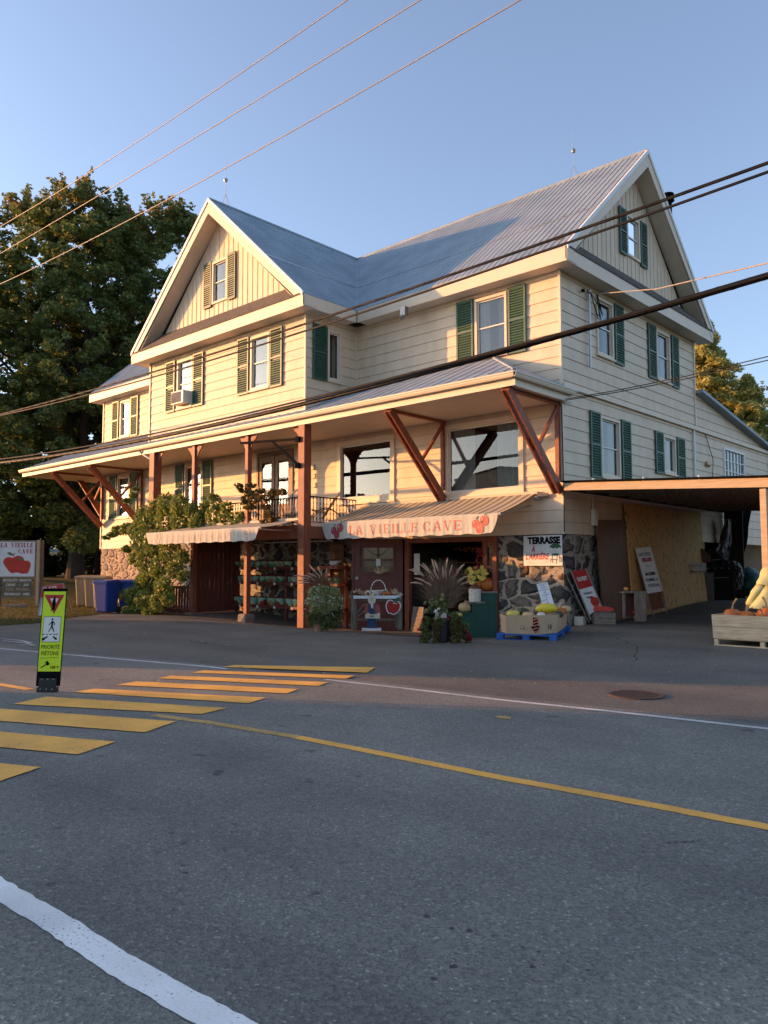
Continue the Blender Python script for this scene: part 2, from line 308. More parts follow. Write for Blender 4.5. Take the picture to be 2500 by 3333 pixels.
def masonry(name, scale, mortar, stones, edge=.07):
    m = bpy.data.materials.new(name); m.use_nodes = True; nt = m.node_tree; p = nt.nodes['Principled BSDF']; L = nt.links
    g = nn(nt, 'ShaderNodeNewGeometry'); mp = nn(nt, 'ShaderNodeMapping'); mp.inputs['Scale'].default_value = (1, 1, 1.35); L.new(g.outputs['Position'], mp.inputs[0])
    nz = nn(nt, 'ShaderNodeTexNoise'); nz.inputs['Scale'].default_value = 2.2; nz.inputs['Detail'].default_value = 4; L.new(mp.outputs[0], nz.inputs[0])
    mixv = nn(nt, 'ShaderNodeMix', data_type='RGBA', blend_type='LINEAR_LIGHT'); mixv.inputs[0].default_value = .26; L.new(mp.outputs[0], mixv.inputs[6]); L.new(nz.outputs['Color'], mixv.inputs[7])
    v = nn(nt, 'ShaderNodeTexVoronoi'); v.inputs['Scale'].default_value = scale; v.inputs['Randomness'].default_value = 1; L.new(mixv.outputs[2], v.inputs[0])
    e = nn(nt, 'ShaderNodeTexVoronoi', feature='DISTANCE_TO_EDGE'); e.inputs['Scale'].default_value = scale; e.inputs['Randomness'].default_value = 1; L.new(mixv.outputs[2], e.inputs[0])
    sp = nn(nt, 'ShaderNodeSeparateColor'); L.new(v.outputs['Color'], sp.inputs[0])
    cr = ramp(nt, [(k/len(stones), s) for k, s in enumerate(stones)]); cr.color_ramp.interpolation = 'CONSTANT'; L.new(sp.outputs[0], cr.inputs[0])
    n2 = nn(nt, 'ShaderNodeTexNoise'); n2.inputs['Scale'].default_value = 16; n2.inputs['Detail'].default_value = 6; L.new(g.outputs['Position'], n2.inputs[0])
    r2 = ramp(nt, [(.25, (.6, .6, .6)), (.75, (1.3, 1.3, 1.3))]); L.new(n2.outputs['Fac'], r2.inputs[0])
    nj = nn(nt, 'ShaderNodeTexNoise'); nj.inputs['Scale'].default_value = 7; nj.inputs['Detail'].default_value = 5; L.new(g.outputs['Position'], nj.inputs[0])
    su = nn(nt, 'ShaderNodeMath', operation='MULTIPLY_ADD'); su.inputs[1].default_value = -.16; L.new(nj.outputs['Fac'], su.inputs[0]); L.new(e.outputs['Distance'], su.inputs[2])
    er = ramp(nt, [(max(0, edge-.085), (0, 0, 0)), (edge-.06, (1, 1, 1))]); 
    ad = nn(nt, 'ShaderNodeMath', operation='ADD'); ad.inputs[1].default_value = .03; L.new(su.outputs[0], ad.inputs[0]); L.new(ad.outputs[0], er.inputs[0])
    mx = nn(nt, 'ShaderNodeMix', data_type='RGBA'); L.new(er.outputs[0], mx.inputs[0]); mx.inputs[6].default_value = (*mortar, 1); L.new(cr.outputs[0], mx.inputs[7])
    mu = nn(nt, 'ShaderNodeMix', data_type='RGBA', blend_type='MULTIPLY'); mu.inputs[0].default_value = 1; L.new(mx.outputs[2], mu.inputs[6]); L.new(r2.outputs[0], mu.inputs[7])
    L.new(mu.outputs[2], p.inputs['Base Color']); p.inputs['Roughness'].default_value = .85
    ah = nn(nt, 'ShaderNodeMath', operation='MULTIPLY_ADD'); ah.inputs[1].default_value = .25; L.new(n2.outputs['Fac'], ah.inputs[0])
    mr = nn(nt, 'ShaderNodeMapRange'); mr.inputs[2].default_value = .16; L.new(su.outputs[0], mr.inputs[0]); L.new(mr.outputs[0], ah.inputs[2])
    bu = nn(nt, 'ShaderNodeBump'); bu.inputs['Strength'].default_value = 1; bu.inputs['Distance'].default_value = .09; L.new(ah.outputs[0], bu.inputs['Height']); L.new(bu.outputs[0], p.inputs['Normal']); M[name] = m
masonry('stone_wall', 1.9, (.34, .30, .24), [(.055, .055, .055), (.14, .12, .095), (.17, .155, .13), (.07, .065, .06), (.19, .165, .13), (.12, .07, .05), (.09, .09, .095)], .10)
masonry('stone_light', 2.2, (.40, .31, .21), [(.26, .20, .15), (.33, .25, .18), (.22, .17, .14), (.30, .24, .19)])
def glass(name, tint, refl):
    m = bpy.data.materials.new(name); m.use_nodes = True; nt = m.node_tree; L = nt.links; nt.nodes.remove(nt.nodes['Principled BSDF'])
    t = nn(nt, 'ShaderNodeBsdfTransparent'); t.inputs[0].default_value = (*tint, 1); g = nn(nt, 'ShaderNodeBsdfGlossy'); g.inputs[0].default_value = (.92, .95, .95, 1); g.inputs['Roughness'].default_value = .01
    fr = nn(nt, 'ShaderNodeFresnel'); fr.inputs[0].default_value = 1.6; ad = nn(nt, 'ShaderNodeMath', operation='ADD', use_clamp=True); ad.inputs[1].default_value = refl; L.new(fr.outputs[0], ad.inputs[0])
    mx = nn(nt, 'ShaderNodeMixShader'); L.new(ad.outputs[0], mx.inputs[0]); L.new(t.outputs[0], mx.inputs[1]); L.new(g.outputs[0], mx.inputs[2]); L.new(mx.outputs[0], nt.nodes['Material Output'].inputs[0]); M[name] = m
glass('glass', (.80, .84, .84), .045); glass('glass_dark', (.45, .48, .50), .08)
def stripes():
    m = bpy.data.materials.new('awning_stripes'); m.use_nodes = True; nt = m.node_tree; p = nt.nodes['Principled BSDF']; L = nt.links
    tc = nn(nt, 'ShaderNodeTexCoord'); sp = nn(nt, 'ShaderNodeSeparateXYZ'); L.new(tc.outputs['Object'], sp.inputs[0])
    mu = nn(nt, 'ShaderNodeMath', operation='MULTIPLY'); mu.inputs[1].default_value = 1/.24; L.new(sp.outputs[0], mu.inputs[0])
    fr = nn(nt, 'ShaderNodeMath', operation='FRACT'); L.new(mu.outputs[0], fr.inputs[0])
    cr = ramp(nt, [(0, (.62, .56, .43)), (.34, (.17, .15, .12)), (.44, (.62, .56, .43)), (.52, (.14, .15, .12)), (.74, (.55, .49, .36)), (.80, (.17, .15, .12)), (.86, (.62, .56, .43))]); cr.color_ramp.interpolation = 'CONSTANT'
    L.new(fr.outputs[0], cr.inputs[0]); L.new(cr.outputs[0], p.inputs['Base Color']); p.inputs['Roughness'].default_value = .85
    tr = nn(nt, 'ShaderNodeBsdfTranslucent'); ms = nn(nt, 'ShaderNodeMixShader'); ms.inputs[0].default_value = .2; L.new(cr.outputs[0], tr.inputs[0]); L.new(p.outputs[0], ms.inputs[1]); L.new(tr.outputs[0], ms.inputs[2]); L.new(ms.outputs[0], nt.nodes['Material Output'].inputs[0]); M['awning_stripes'] = m
stripes()
def plywood():
    m = bpy.data.materials.new('plywood'); m.use_nodes = True; nt = m.node_tree; p = nt.nodes['Principled BSDF']; L = nt.links
    tc = nn(nt, 'ShaderNodeTexCoord'); mp = nn(nt, 'ShaderNodeMapping'); mp.inputs['Scale'].default_value = (1, 7, 2.6); L.new(tc.outputs['Object'], mp.inputs[0])
    v = nn(nt, 'ShaderNodeTexVoronoi'); v.inputs['Scale'].default_value = 1.6; L.new(mp.outputs[0], v.inputs[0])
    kr = ramp(nt, [(.10, (.08, .035, .012)), (.20, (.42, .24, .09)), (.32, (.72, .43, .16))]); L.new(v.outputs['Distance'], kr.inputs[0])
    n = nn(nt, 'ShaderNodeTexNoise'); n.inputs['Scale'].default_value = 1.2; mp2 = nn(nt, 'ShaderNodeMapping'); mp2.inputs['Scale'].default_value = (1, 9, .8); L.new(tc.outputs['Object'], mp2.inputs[0]); L.new(mp2.outputs[0], n.inputs[0])
    r2 = ramp(nt, [(.3, (.88, .88, .88)), (.7, (1.08, 1.08, 1.08))]); L.new(n.outputs['Fac'], r2.inputs[0])
    mu = nn(nt, 'ShaderNodeMix', data_type='RGBA', blend_type='MULTIPLY'); mu.inputs[0].default_value = 1; L.new(kr.outputs[0], mu.inputs[6]); L.new(r2.outputs[0], mu.inputs[7]); L.new(mu.outputs[2], p.inputs['Base Color']); p.inputs['Roughness'].default_value = .8; M['plywood'] = m
plywood()
# ================================================================ setting
def sheet(xs, ys, zoff, name, m):
    mb = MB(); nx = len(xs)
    for y in ys:
        for x in xs: mb.v.append((x, y, gh(x, y)+zoff))
    for j in range(len(ys)-1):
        for i in range(nx-1):
            a = j*nx+i; mb.f.append((a, a+1, a+1+nx, a+nx))
    return tag(mb.build(name, m, smooth=True), kind='structure')
def fr(a, b, s): return [a+(b-a)*k/round((b-a)/s) for k in range(round((b-a)/s)+1)]
sheet([-1500, -600, -250, -120, -90, -70, -55]+fr(-45, 12, .75)+[16, 20, 30, 50, 90, 250, 600, 1500], [-1500, -500, -150, -60, -30]+fr(-20, 22, .75)+[26, 30, 36, 42, 50, 60, 90, 150, 300, 600, 1500], -.006, 'ground', 'grass')
edge = [(-60, -46), (-40, -30), (-25, -19.3), (-14, -13.6), (-9, -11.75), (-5.54, -10.66), (-2.49, -10.02), (-.51, -9.6), (2.69, -9.22), (4.37, -9.09), (5.64, -8.90), (7.07, -8.74), (12, -8.3), (20, -8.0), (60, -7)]
def yw(x):
    for (a, b), (c, d) in zip(edge, edge[1:]):
        if a <= x <= c: return b+(d-b)*(x-a)/(c-a)
def lotx(y):
    P = [(-60, -60), (-12.4, -22), (-10.2, -13.6), (-8.9, -11.7), (-8.3, -11.53), (-7.5, -11.48), (-5.84, -13.1), (-4.49, -14.0), (-3.4, -14.9), (-1, -16), (30, -16)]
    for (a, b), (c, d) in zip(P, P[1:]):
        if a <= y <= c: return b+(d-b)*(y-a)/(c-a)
mb = MB(); ys = fr(-14, 24, .4); N = 60
for y in ys:
    l = lotx(y)
    for i in range(N+1):
        x = l+(14-l)*i/N; mb.v.append((x+(.10*math.sin(y*5.1)+.06*math.sin(y*11) if i == 0 else 0), y, gh(x, y)+.004))
for j in range(len(ys)-1):
    for i in range(N): a = j*(N+1)+i; mb.f.append((a, a+1, a+N+2, a+N+1))
tag(mb.build('parking_lot', 'asphalt_lot', smooth=True), kind='structure')
mb = MB(); xs = fr(-60, 60, 1)
for x in xs: mb.v += [(x, yw(x)+.22, .010), (x, yw(x)-12, .010)]
for i in range(len(xs)-1): mb.f.append((2*i, 2*i+1, 2*i+3, 2*i+2))
tag(mb.build('road', 'asphalt_road'), kind='structure')
def ribbon(pts, wd, z, name, m, jag=0):
    out = []
    for (a, b), (c, d) in zip(pts, pts[1:]):
        n = max(1, int(math.hypot(c-a, d-b)/.04)) if jag else 4
        out += [(a+(c-a)*k/n, b+(d-b)*k/n) for k in range(n)]
    out.append(pts[-1]); mb = MB()
    for k, p in enumerate(out):
        q = out[min(k+1, len(out)-1)]; r = out[max(k-1, 0)]; t = Vector((q[0]-r[0], q[1]-r[1], 0)).normalized(); nrm = Vector((-t.y, t.x, 0))
        for s_ in (-1, 1):
            v = Vector((p[0], p[1], z))+nrm*s_*(wd/2+(random.uniform(-jag, jag) if jag else 0)); mb.v.append(tuple(v))
    for k in range(len(out)-1): mb.f.append((2*k, 2*k+1, 2*k+3, 2*k+2))
    return tag(mb.build(name, m), kind='structure')
ribbon([(a, b) for a, b in edge if a <= -.5] + [(-.1, -9.56)], .09, .0135, 'white_edge_line', 'paint_white_far')
ribbon([(1.75, -9.33)]+[(a, b) for a, b in edge if a > 1], .085, .0135, 'white_edge_line', 'paint_white_far')
ribbon([(-25, -22), (-14, -16.4), (-9, -14.6), (-4, -13.05), (-.99, -12.41), (-.3, -12.33)], .12, .0135, 'yellow_centre_line', 'paint_yellow', .004)
ribbon([(2.3, -12.19), (3.01, -12.04), (4.15, -11.89)], .11, .0135, 'yellow_centre_line', 'paint_yellow_worn', .006)
ribbon([(4.15, -11.89), (5.13, -11.835), (6.19, -11.79), (7.03, -11.70), (7.93, -11.635), (12, -11.4), (30, -10.6)], .115, .0135, 'yellow_centre_line', 'paint_yellow', .004)
ribbon([(-6, -16.6), (2, -15.3), (5.0, -14.97), (5.6, -14.955), (6.13, -14.93), (6.66, -14.925), (7.2, -14.885), (8.5, -14.8), (14, -14.4)], .13, .0135, 'white_shoulder_line', 'paint_white', .005)
CW = [((-.35, -9.24), (1.41, -8.01), (1.72, -8.5), (-.31, -9.5)), ((-.19, -9.9), (1.8, -8.83), (1.93, -9.12), (-.1, -10.15)), ((-.06, -10.52), (1.98, -9.49), (2.12, -9.79), (.04, -10.78)),
      ((.08, -11.12), (2.13, -10.13), (2.28, -10.43), (.18, -11.45)), ((.26, -11.78), (2.34, -10.79), (2.47, -11.14), (.31, -12.09)), ((.41, -12.44), (2.54, -11.48), (2.63, -11.85), (.62, -12.9)),
      ((.60, -13.2), (2.77, -12.23), (2.99, -12.7), (.75, -13.7)), ((.9, -14.05), (3.15, -13.07), (3.35, -13.5), (1.05, -14.5)), ((1.2, -14.9), (3.53, -13.87), (3.7, -14.23), (1.35, -15.3))]
mb = MB()
for q in CW:
    pts = []
    for k in range(4):
        a = q[k]; b = q[(k+1) % 4]; n = 14
        for i in range(n):
            t = i/n; pts.append((a[0]+(b[0]-a[0])*t+random.uniform(-.005, .005), a[1]+(b[1]-a[1])*t+random.uniform(-.005, .005), .018))
    mb.poly(pts)
tag(mb.build('crosswalk_stripes', 'paint_yellow'), kind='structure')
# white painted patch and small yellow dot
mb = MB(); c = at(515*1250/1659+1250, 2050+384*1250/1659)
mb.poly([(c.x+.09*math.cos(a*.5), c.y+.06*math.sin(a*.5), .015) for a in range(13)]); tag(mb.build('paint_dot', 'paint_yellow_worn'), kind='structure')
for k, (x, y) in enumerate(((-6.2, -10.1), (-6.7, -9.95))):
    ribbon([(x-.9, y+.1), (x-.2, y+.22), (x+.55, y+.12), (x+.2, y-.02)], .06, .014, 'faded_road_marking', 'paint_white_far', .01)
# round grate
g = thing('drain_grate', (5.33, -7.75, .006), 'round rusty cast iron grate set in the asphalt beside the white line', 'drain grate')
mb = MB(); R_ = .27
ring = [(R_*1.16, .004), (R_*1.16, .014), (R_, .014), (R_, .0)]; mb.lathe([(R_*1.16, -.01), (R_*1.16, .014), (R_, .014), (R_, -.005)], (5.33, -7.75, .006), 32); mb.build('frame', 'rust', g)
mb = MB()
for k in range(-6, 7):
    x = k*.04; h = math.sqrt(max(0, R_**2-x*x))
    mb.box(5.33+x-.011, -7.75-h, .004, 5.33+x+.011, -7.75+h, .017)
mb.build('grate', 'rust', g)
# fallen leaves and bits on the asphalt
mb = MB()
for k in range(230):
    a = at(random.uniform(300, 2480), random.uniform(2040, 2240)**1.0) if k % 3 else at(random.uniform(250, 2000), random.uniform(2030, 2110))
    s_ = random.uniform(.012, .035); t = random.uniform(0, 6.3); z = a.z+.012+random.uniform(0, .01)
    mb.poly([(a.x+s_*math.cos(t+q)*(1 if j % 2 else .6), a.y+s_*math.sin(t+q), z+random.uniform(0, .012)) for j, q in enumerate((0, 1.3, 2.9, 4.4))])
tag(mb.build('fallen_leaves', 'straw'), kind='stuff', label='small dry leaves and litter scattered on the asphalt', cat='leaves')
# oil drips on the road
random.seed(77); mb = MB(); R1 = lambda x, y: (x*1250/1659, 2050+y*1250/1659); R2 = lambda x, y: (1250+x*1250/1659, 2050+y*1250/1659)
for q, sx_ in [(R1(*p), s_) for p, s_ in (((742, 886), 24), ((795, 930), 20), ((970, 962), 17), ((790, 1028), 17), ((435, 780), 12), ((468, 792), 14), ((92, 778), 12), ((347, 693), 9), ((270, 818), 8), ((610, 838), 8), ((655, 850), 7), ((800, 1060), 22), ((160, 662), 14), ((225, 828), 12))]+[(R2(*p), s_) for p, s_ in (((185, 1247), 30), ((290, 1300), 22), ((370, 1310), 26), ((470, 1335), 14), ((600, 1383), 12), ((668, 1402), 12), ((300, 1468), 32), ((215, 1520), 24), ((795, 1447), 14), ((880, 1482), 16), ((640, 1468), 22), ((1232, 928), 16), ((1262, 926), 18), ((1300, 925), 20), ((1335, 922), 18), ((1362, 920), 12), ((1345, 540), 14), ((1375, 542), 16), ((1408, 545), 12), ((600, 415), 9))]:
    for rep in range(3):
        c = dep(*q, 10); d = ray(*q); t_ = (0-CAM.z)/d.z; c = CAM+d*t_; r = sx_*.62*1250/1659*(t_)*(1, .5, .35)[rep]; ox, oy = (0, 0) if rep == 0 else (random.uniform(-1.6, 1.6)*r, random.uniform(-1, 1)*r)
        mb.poly([(c.x+ox+r*random.uniform(.6, 1.1)*math.cos(a*.5236), c.y+oy+r*random.uniform(.6, 1.1)*math.sin(a*.5236), .0118+.0002*rep) for a in range(12)])
tag(mb.build('oil_stain', mat('tar', (.050, .049, .047), .6, .25, 60, .5, 90)), kind='structure')
# cracks in the lot
def crack(pix, wd=.018):
    p = [at(*q) for q in pix]; ribs = []
    mb = MB(); out = []
    for a, b in zip(p, p[1:]):
        for k in range(12):
            t = k/12; v = a.lerp(b, t); v += Vector((random.uniform(-.04, .04), random.uniform(-.04, .04), 0)); out.append(v)
    for k, v in enumerate(out): w_ = wd*random.uniform(.4, 1); mb.v += [(v.x-w_/2, v.y-w_/2, gh(v.x, v.y)+.0078), (v.x+w_/2, v.y+w_/2, gh(v.x, v.y)+.0078)]
    for k in range(len(out)-1): mb.f.append((2*k, 2*k+1, 2*k+3, 2*k+2))
    tag(mb.build('asphalt_crack', 'black'), kind='structure')
crack([(120, 2330), (420, 2345), (760, 2352), (1250, 2372)], .010); crack([(420, 2075), (600, 2085), (760, 2108)]); crack([(860, 2075), (905, 2068), (1010, 2058)]); crack([(2000, 2075), (2080, 2110), (2060, 2160)], .012)
# leaves and weeds gathered along the foot of the walls
mb = MB(); random.seed(4)
for k in range(420):
    x, y = random.choice([(random.uniform(-14.5, -12.3), -3.6+random.gauss(0, .45)), (random.uniform(-11.5, -7.6), random.uniform(-2.3, -.3)), (random.uniform(-1.8, .1), -.15-abs(random.gauss(0, .12))), (.2+abs(random.gauss(0, .12)), random.uniform(.2, 8)), (random.uniform(-15.5, -14), random.uniform(-5.5, -2))])
    s_ = random.uniform(.015, .04); t = random.uniform(0, 6.3); z = gh(x, y)+.012
    mb.poly([(x+s_*math.cos(t+q)*(1 if j % 2 else .6), y+s_*math.sin(t+q), z+random.uniform(0, .014)) for j, q in enumerate((0, 1.3, 2.9, 4.4))])
tag(mb.build('leaf_litter', 'straw'), kind='stuff', label='dry leaf litter gathered at the foot of the walls', cat='leaves')
# lawn blades along the left
mb = MB()
def blade(x, y, h):
    t = random.uniform(0, 6.28); l = random.uniform(-.5, .5); z = gh(x, y)-.01; w_ = .012
    mb.poly([(x-w_*math.cos(t), y-w_*math.sin(t), z), (x+w_*math.cos(t), y+w_*math.sin(t), z), (x+h*l*math.sin(t), y+h*l*math.cos(t), z+h)])
for k in range(26000):
    u = random.random(); y = random.uniform(-10, 1.5); x = lotx(y)-.03-(u**1.6)*14
    blade(x, y, random.uniform(.03, .09))
tag(mb.build('lawn_grass', 'grass'), kind='stuff', label='short yellowing grass of the lawn beside the asphalt', cat='grass')
# hills
def hill(name, cx, cy, rx, ry, h, m):
    mb = MB(); n = 70
    for j in range(n+1):
        for i in range(n+1):
            u, v = i/n*2-1, j/n*2-1; r = math.hypot(u, v)
            z = h*max(0, 1-r)**1.0*(1+.25*math.sin(u*5+1)+.2*math.sin(v*7)) - 2
            z += random.uniform(-1, 1)*h*.018 if r < .97 else 0
            mb.v.append((cx+u*rx, cy+v*ry, z))
    for j in range(n):
        for i in range(n): a = j*(n+1)+i; mb.f.append((a, a+1, a+n+2, a+n+1))
    return tag(mb.build(name, m), kind='structure')
hill('hill', -20, 330, 190, 120, 62, 'leaf_mid'); hill('hill', -320, 60, 130, 160, 14, 'leaf_dark'); hill('hill', -330, -330, 170, 170, 22, 'leaf_dark')
# unseen boxes added behind the camera's left shoulder, blocking the sun around a gap
D_ = Vector((math.sin(SUN_AZ), math.cos(SUN_AZ), 0)); N_ = Vector((-math.cos(SUN_AZ), math.sin(SUN_AZ), 0))
def across(s0, s1, t0, t1, h, label):
    c = D_*t1+N_*((s0+s1)/2); t = thing('sun_blocker', (c.x, c.y, 0), label, 'building')
    P = lambda s, q, z: D_*q+N_*s+Vector((0, 0, z))
    mb = MB(); mb.hexa([P(s0, t0, -.1), P(s1, t0, -.1), P(s1, t1, -.1), P(s0, t1, -.1), P(s0, t0, h-.15), P(s1, t0, h-.15), P(s1, t1, h-.15), P(s0, t1, h-.15)]); mb.build('wall', 'siding', t)
    e = 0
    mb = MB(); mb.hexa([P(s0-e, t0-.2, h-.15), P(s1+e, t0-.2, h-.15), P(s1+e, t1+.2, h-.15), P(s0-e, t1+.2, h-.15), P(s0-e, t0-.2, h), P(s1+e, t0-.2, h), P(s1+e, t1+.2, h), P(s0-e, t1+.2, h)]); mb.build('roof', 'shingle', t)
    n = int((s1-s0)/3)
    for k in range(n):
        s = s0+(k+.5)*(s1-s0)/n; mb = MB(); mb.hexa([P(s-.5, t1, 1), P(s+.5, t1, 1), P(s+.5, t1+.04, 1), P(s-.5, t1+.04, 1), P(s-.5, t1, 2.3), P(s+.5, t1, 2.3), P(s+.5, t1+.04, 2.3), P(s-.5, t1+.04, 2.3)]); mb.build('window', 'glass_dark', t)
TE = math.tan(SUN_EL)
across(-24, -10.62, -34, -27, 7.6, 'tall unseen box added behind the viewer to shade the near road')
across(-8.35, -.8, -34, -27, 1.22+27*TE, 'low unseen box added behind the viewer to shade the lot and shopfront')
across(-.78, 1.25, -33, -28, 1.27+27*TE, 'small unseen box added beside the low one to shade the stone wall foot')
# ================================================================ the house
XL, XW0, XW1, ZS, ZT, YW, W_ = -22.43, -15.15, -6.93, 2.28, 8.73, -2.04, 8.35
H = thing('inn_building', (-11, 4, 0), 'large cream clapboard inn with grey metal roof, green shutters and a stone base', 'building')
FR = B((0, 0, 0), (1, 0, 0), (0, -1, 0)); SD = B((0, 0, 0), (0, 1, 0), (1, 0, 0)); WF = B((0, YW, 0), (1, 0, 0), (0, -1, 0)); WS = B((XW1, 0, 0), (0, 1, 0), (1, 0, 0)); LS = B((XL, 0, 0), (0, 1, 0), (-1, 0, 0)); WL = B((XW0, 0, 0), (0, 1, 0), (-1, 0, 0))
CO = .286
def siding(b, u0, u1, z0, z1, holes=(), name='clapboard_wall', top=None, lean=.018):
    mb = MB(); gp = MB()
    zs = {z0, z1}; k = math.ceil((z0-ZS)/CO-1e-6)
    while ZS+k*CO < z1: zs.add(max(z0, ZS+k*CO)); k += 1
    for h in holes: zs |= {max(z0, h[2]), min(z1, h[3])}
    zs = sorted(z for z in zs if z0-1e-6 <= z <= z1+1e-6); zs = [z for i, z in enumerate(zs) if i == 0 or z-zs[i-1] > 1e-5]
    dd = lambda z, k: lean*(1-((z-ZS)-k*CO)/CO)
    for za, zb in zip(zs, zs[1:]):
        k = math.floor(((za+zb)/2-ZS)/CO); iv = [(u0, u1)]
        for h in holes:
            if h[2] < (za+zb)/2 < h[3]:
                ni = []
                for a, c in iv:
                    if h[0] > a: ni.append((a, min(c, h[0])))
                    if h[1] < c: ni.append((max(a, h[1]), c))
                iv = [(a, c) for a, c in ni if c-a > 1e-4]
        for a, c in iv:
            ca = cb = c
            if top: ca, cb = min(c, top(za)), min(c, top(zb))
            if ca-a < .02: continue
            mb.poly([b(a, za, dd(za, k)), b(ca, za, dd(za, k)), b(max(cb, a+.001), zb, dd(zb, k)), b(a, zb, dd(zb, k))])
            if abs(za-(ZS+k*CO)) < 1e-5:
                mb.poly([b(a, za, 0), b(ca, za, 0), b(ca, za, lean), b(a, za, lean)])
                gp.pb(b, a, ca, za-.005, za+.003, -.002, lean-.004)  # dark strip paints in the shadow line below the lap
    o = mb.build(name, 'siding', H); gp.build('lap_shade_strip', 'joint', o)
    return o
WINS = []
def window(b, u0, u1, z0, z1, shl=None, shr=None, fw=.07, split=True, curtain=1, sill=True, gl='glass', room=.5):
    """window opening u0..u1,z0..z1 incl. frame; shutters given as (u0,u1)"""
    f = MB(); d0, d1 = -.05, .055
    f.pb(b, u0, u1, z0, z0+fw, d0, d1); f.pb(b, u0, u1, z1-fw, z1, d0, d1+.004); f.pb(b, u0, u0+fw, z0+fw, z1-fw, d0, d1); f.pb(b, u1-fw, u1, z0+fw, z1-fw, d0, d1)
    o = f.build('window', 'trim', H, bevel=.004)
    s = MB(); a0, a1, c0, c1 = u0+fw, u1-fw, z0+fw, z1-fw; zm = (c0+c1)/2; t = .035
    for za, zb, dd in (((zm-.02, c1, -.01), (c0, zm+.02, -.03)) if split else ((c0, c1, -.01),)):
        s.pb(b, a0, a1, za, za+t, dd-.02, dd+.01); s.pb(b, a0, a1, zb-t, zb, dd-.02, dd+.01); s.pb(b, a0, a0+t, za+t, zb-t, dd-.02, dd+.01); s.pb(b, a1-t, a1, za+t, zb-t, dd-.02, dd+.01)
    s.build('sash', 'vinyl', o)
    g = MB(); g.poly([b(a0, c0, -.028), b(a1, c0, -.028), b(a1, c1, -.028), b(a0, c1, -.028)]); g.build('pane', gl, o)
    if sill: MB().pb(b, u0-.03, u1+.03, z0-.05, z0-.001, -.0, .09).build('sill', 'trim', o)
    if curtain:
        c = MB(); n = 16; wv = (a1-a0)
        for side in ((0, 1) if curtain == 1 else (0,)):
            i0 = len(c.v); x0, x1 = (a0, a0+wv*(.34 if curtain == 1 else 1)) if side == 0 else (a1-wv*.34, a1)
            for k in range(n+1):
                u = x0+(x1-x0)*k/n; dd = -.13+.018*math.sin(k*1.9); c.v += [tuple(b(u, c0, dd)), tuple(b(u, c1, dd))]
            for k in range(n): c.f.append((i0+2*k, i0+2*k+2, i0+2*k+3, i0+2*k+1))
        c.build('curtain', 'curtain', o)
    # reveal behind the pane
    r = MB(); q = -room
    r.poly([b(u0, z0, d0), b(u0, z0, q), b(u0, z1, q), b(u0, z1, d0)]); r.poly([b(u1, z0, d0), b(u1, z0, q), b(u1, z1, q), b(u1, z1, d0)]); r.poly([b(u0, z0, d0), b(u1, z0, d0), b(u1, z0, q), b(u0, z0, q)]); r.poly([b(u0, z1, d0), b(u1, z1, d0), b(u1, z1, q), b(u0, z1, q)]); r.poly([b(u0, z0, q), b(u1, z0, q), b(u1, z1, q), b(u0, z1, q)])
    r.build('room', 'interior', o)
    for sh in (shl, shr):
        if sh: shutter(b, sh[0], sh[1], z0-.06, z1+.06)
    return (u0, u1, z0, z1)
def shutter(b, u0, u1, z0, z1):
    m_ = MB(); t = .055; d0, d1 = .03, .07
    for a, c, e, f in ((u0, u1, z0, z0+t), (u0, u1, z1-t, z1), (u0, u0+t, z0+t, z1-t), (u1-t, u1, z0+t, z1-t)): m_.pb(b, a, c, e, f, d0, d1)
    zm = (z0+z1)/2; m_.pb(b, u0+t, u1-t, zm-.03, zm+.03, d0, d1-.002)
    o = m_.build('shutter', 'shutter', H, bevel=.003); l = MB(); z = z0+t+.015
    while z < z1-t-.02:
        if abs(z+.02-zm) > .045: l.hexa([b(u0+t, z, d1-.006), b(u1-t, z, d1-.006), b(u1-t, z+.004, d0+.004), b(u0+t, z+.004, d0+.004), b(u0+t, z+.016, d1-.002), b(u1-t, z+.016, d1-.002), b(u1-t, z+.058, d0+.006), b(u0+t, z+.058, d0+.006)])
        z += .068
    l.poly([b(u0+t, z0+t, d0+.001), b(u1-t, z0+t, d0+.001), b(u1-t, z1-t, d0+.001), b(u0+t, z1-t, d0+.001)])
    l.build('louvre', 'shutter', o)
# --- second storey, wing front
h1 = window(WF, -13.42, -12.50, 6.82, 8.46, (-14.13, -13.55), (-12.46, -11.88)); h2 = window(WF, -9.40, -8.50, 6.82, 8.46, (-10.06, -9.48), (-8.46, -7.90), curtain=2)
siding(WF, XW0, XW1, 5.86, ZT, [h1, h2])
# wing sides
h = window(WS, -1.22, -.68, 6.90, 8.40, (-1.80, -1.25), None, split=False); siding(WS, YW, 0, 5.9, ZT, [h]); siding(WL, YW, 0, 5.9, ZT)
# main front, second storey
h = window(FR, -2.50, -1.50, 6.92, 8.52, (-3.10, -2.55), (-1.45, -.93)); siding(FR, XW1, 0, 5.6, ZT, [h])
h = window(FR, -20.98, -20.15, 6.96, 8.50, (-21.66, -21.10), (-20.10, -19.52)); siding(FR, XL, XW0, 5.6, ZT, [h])
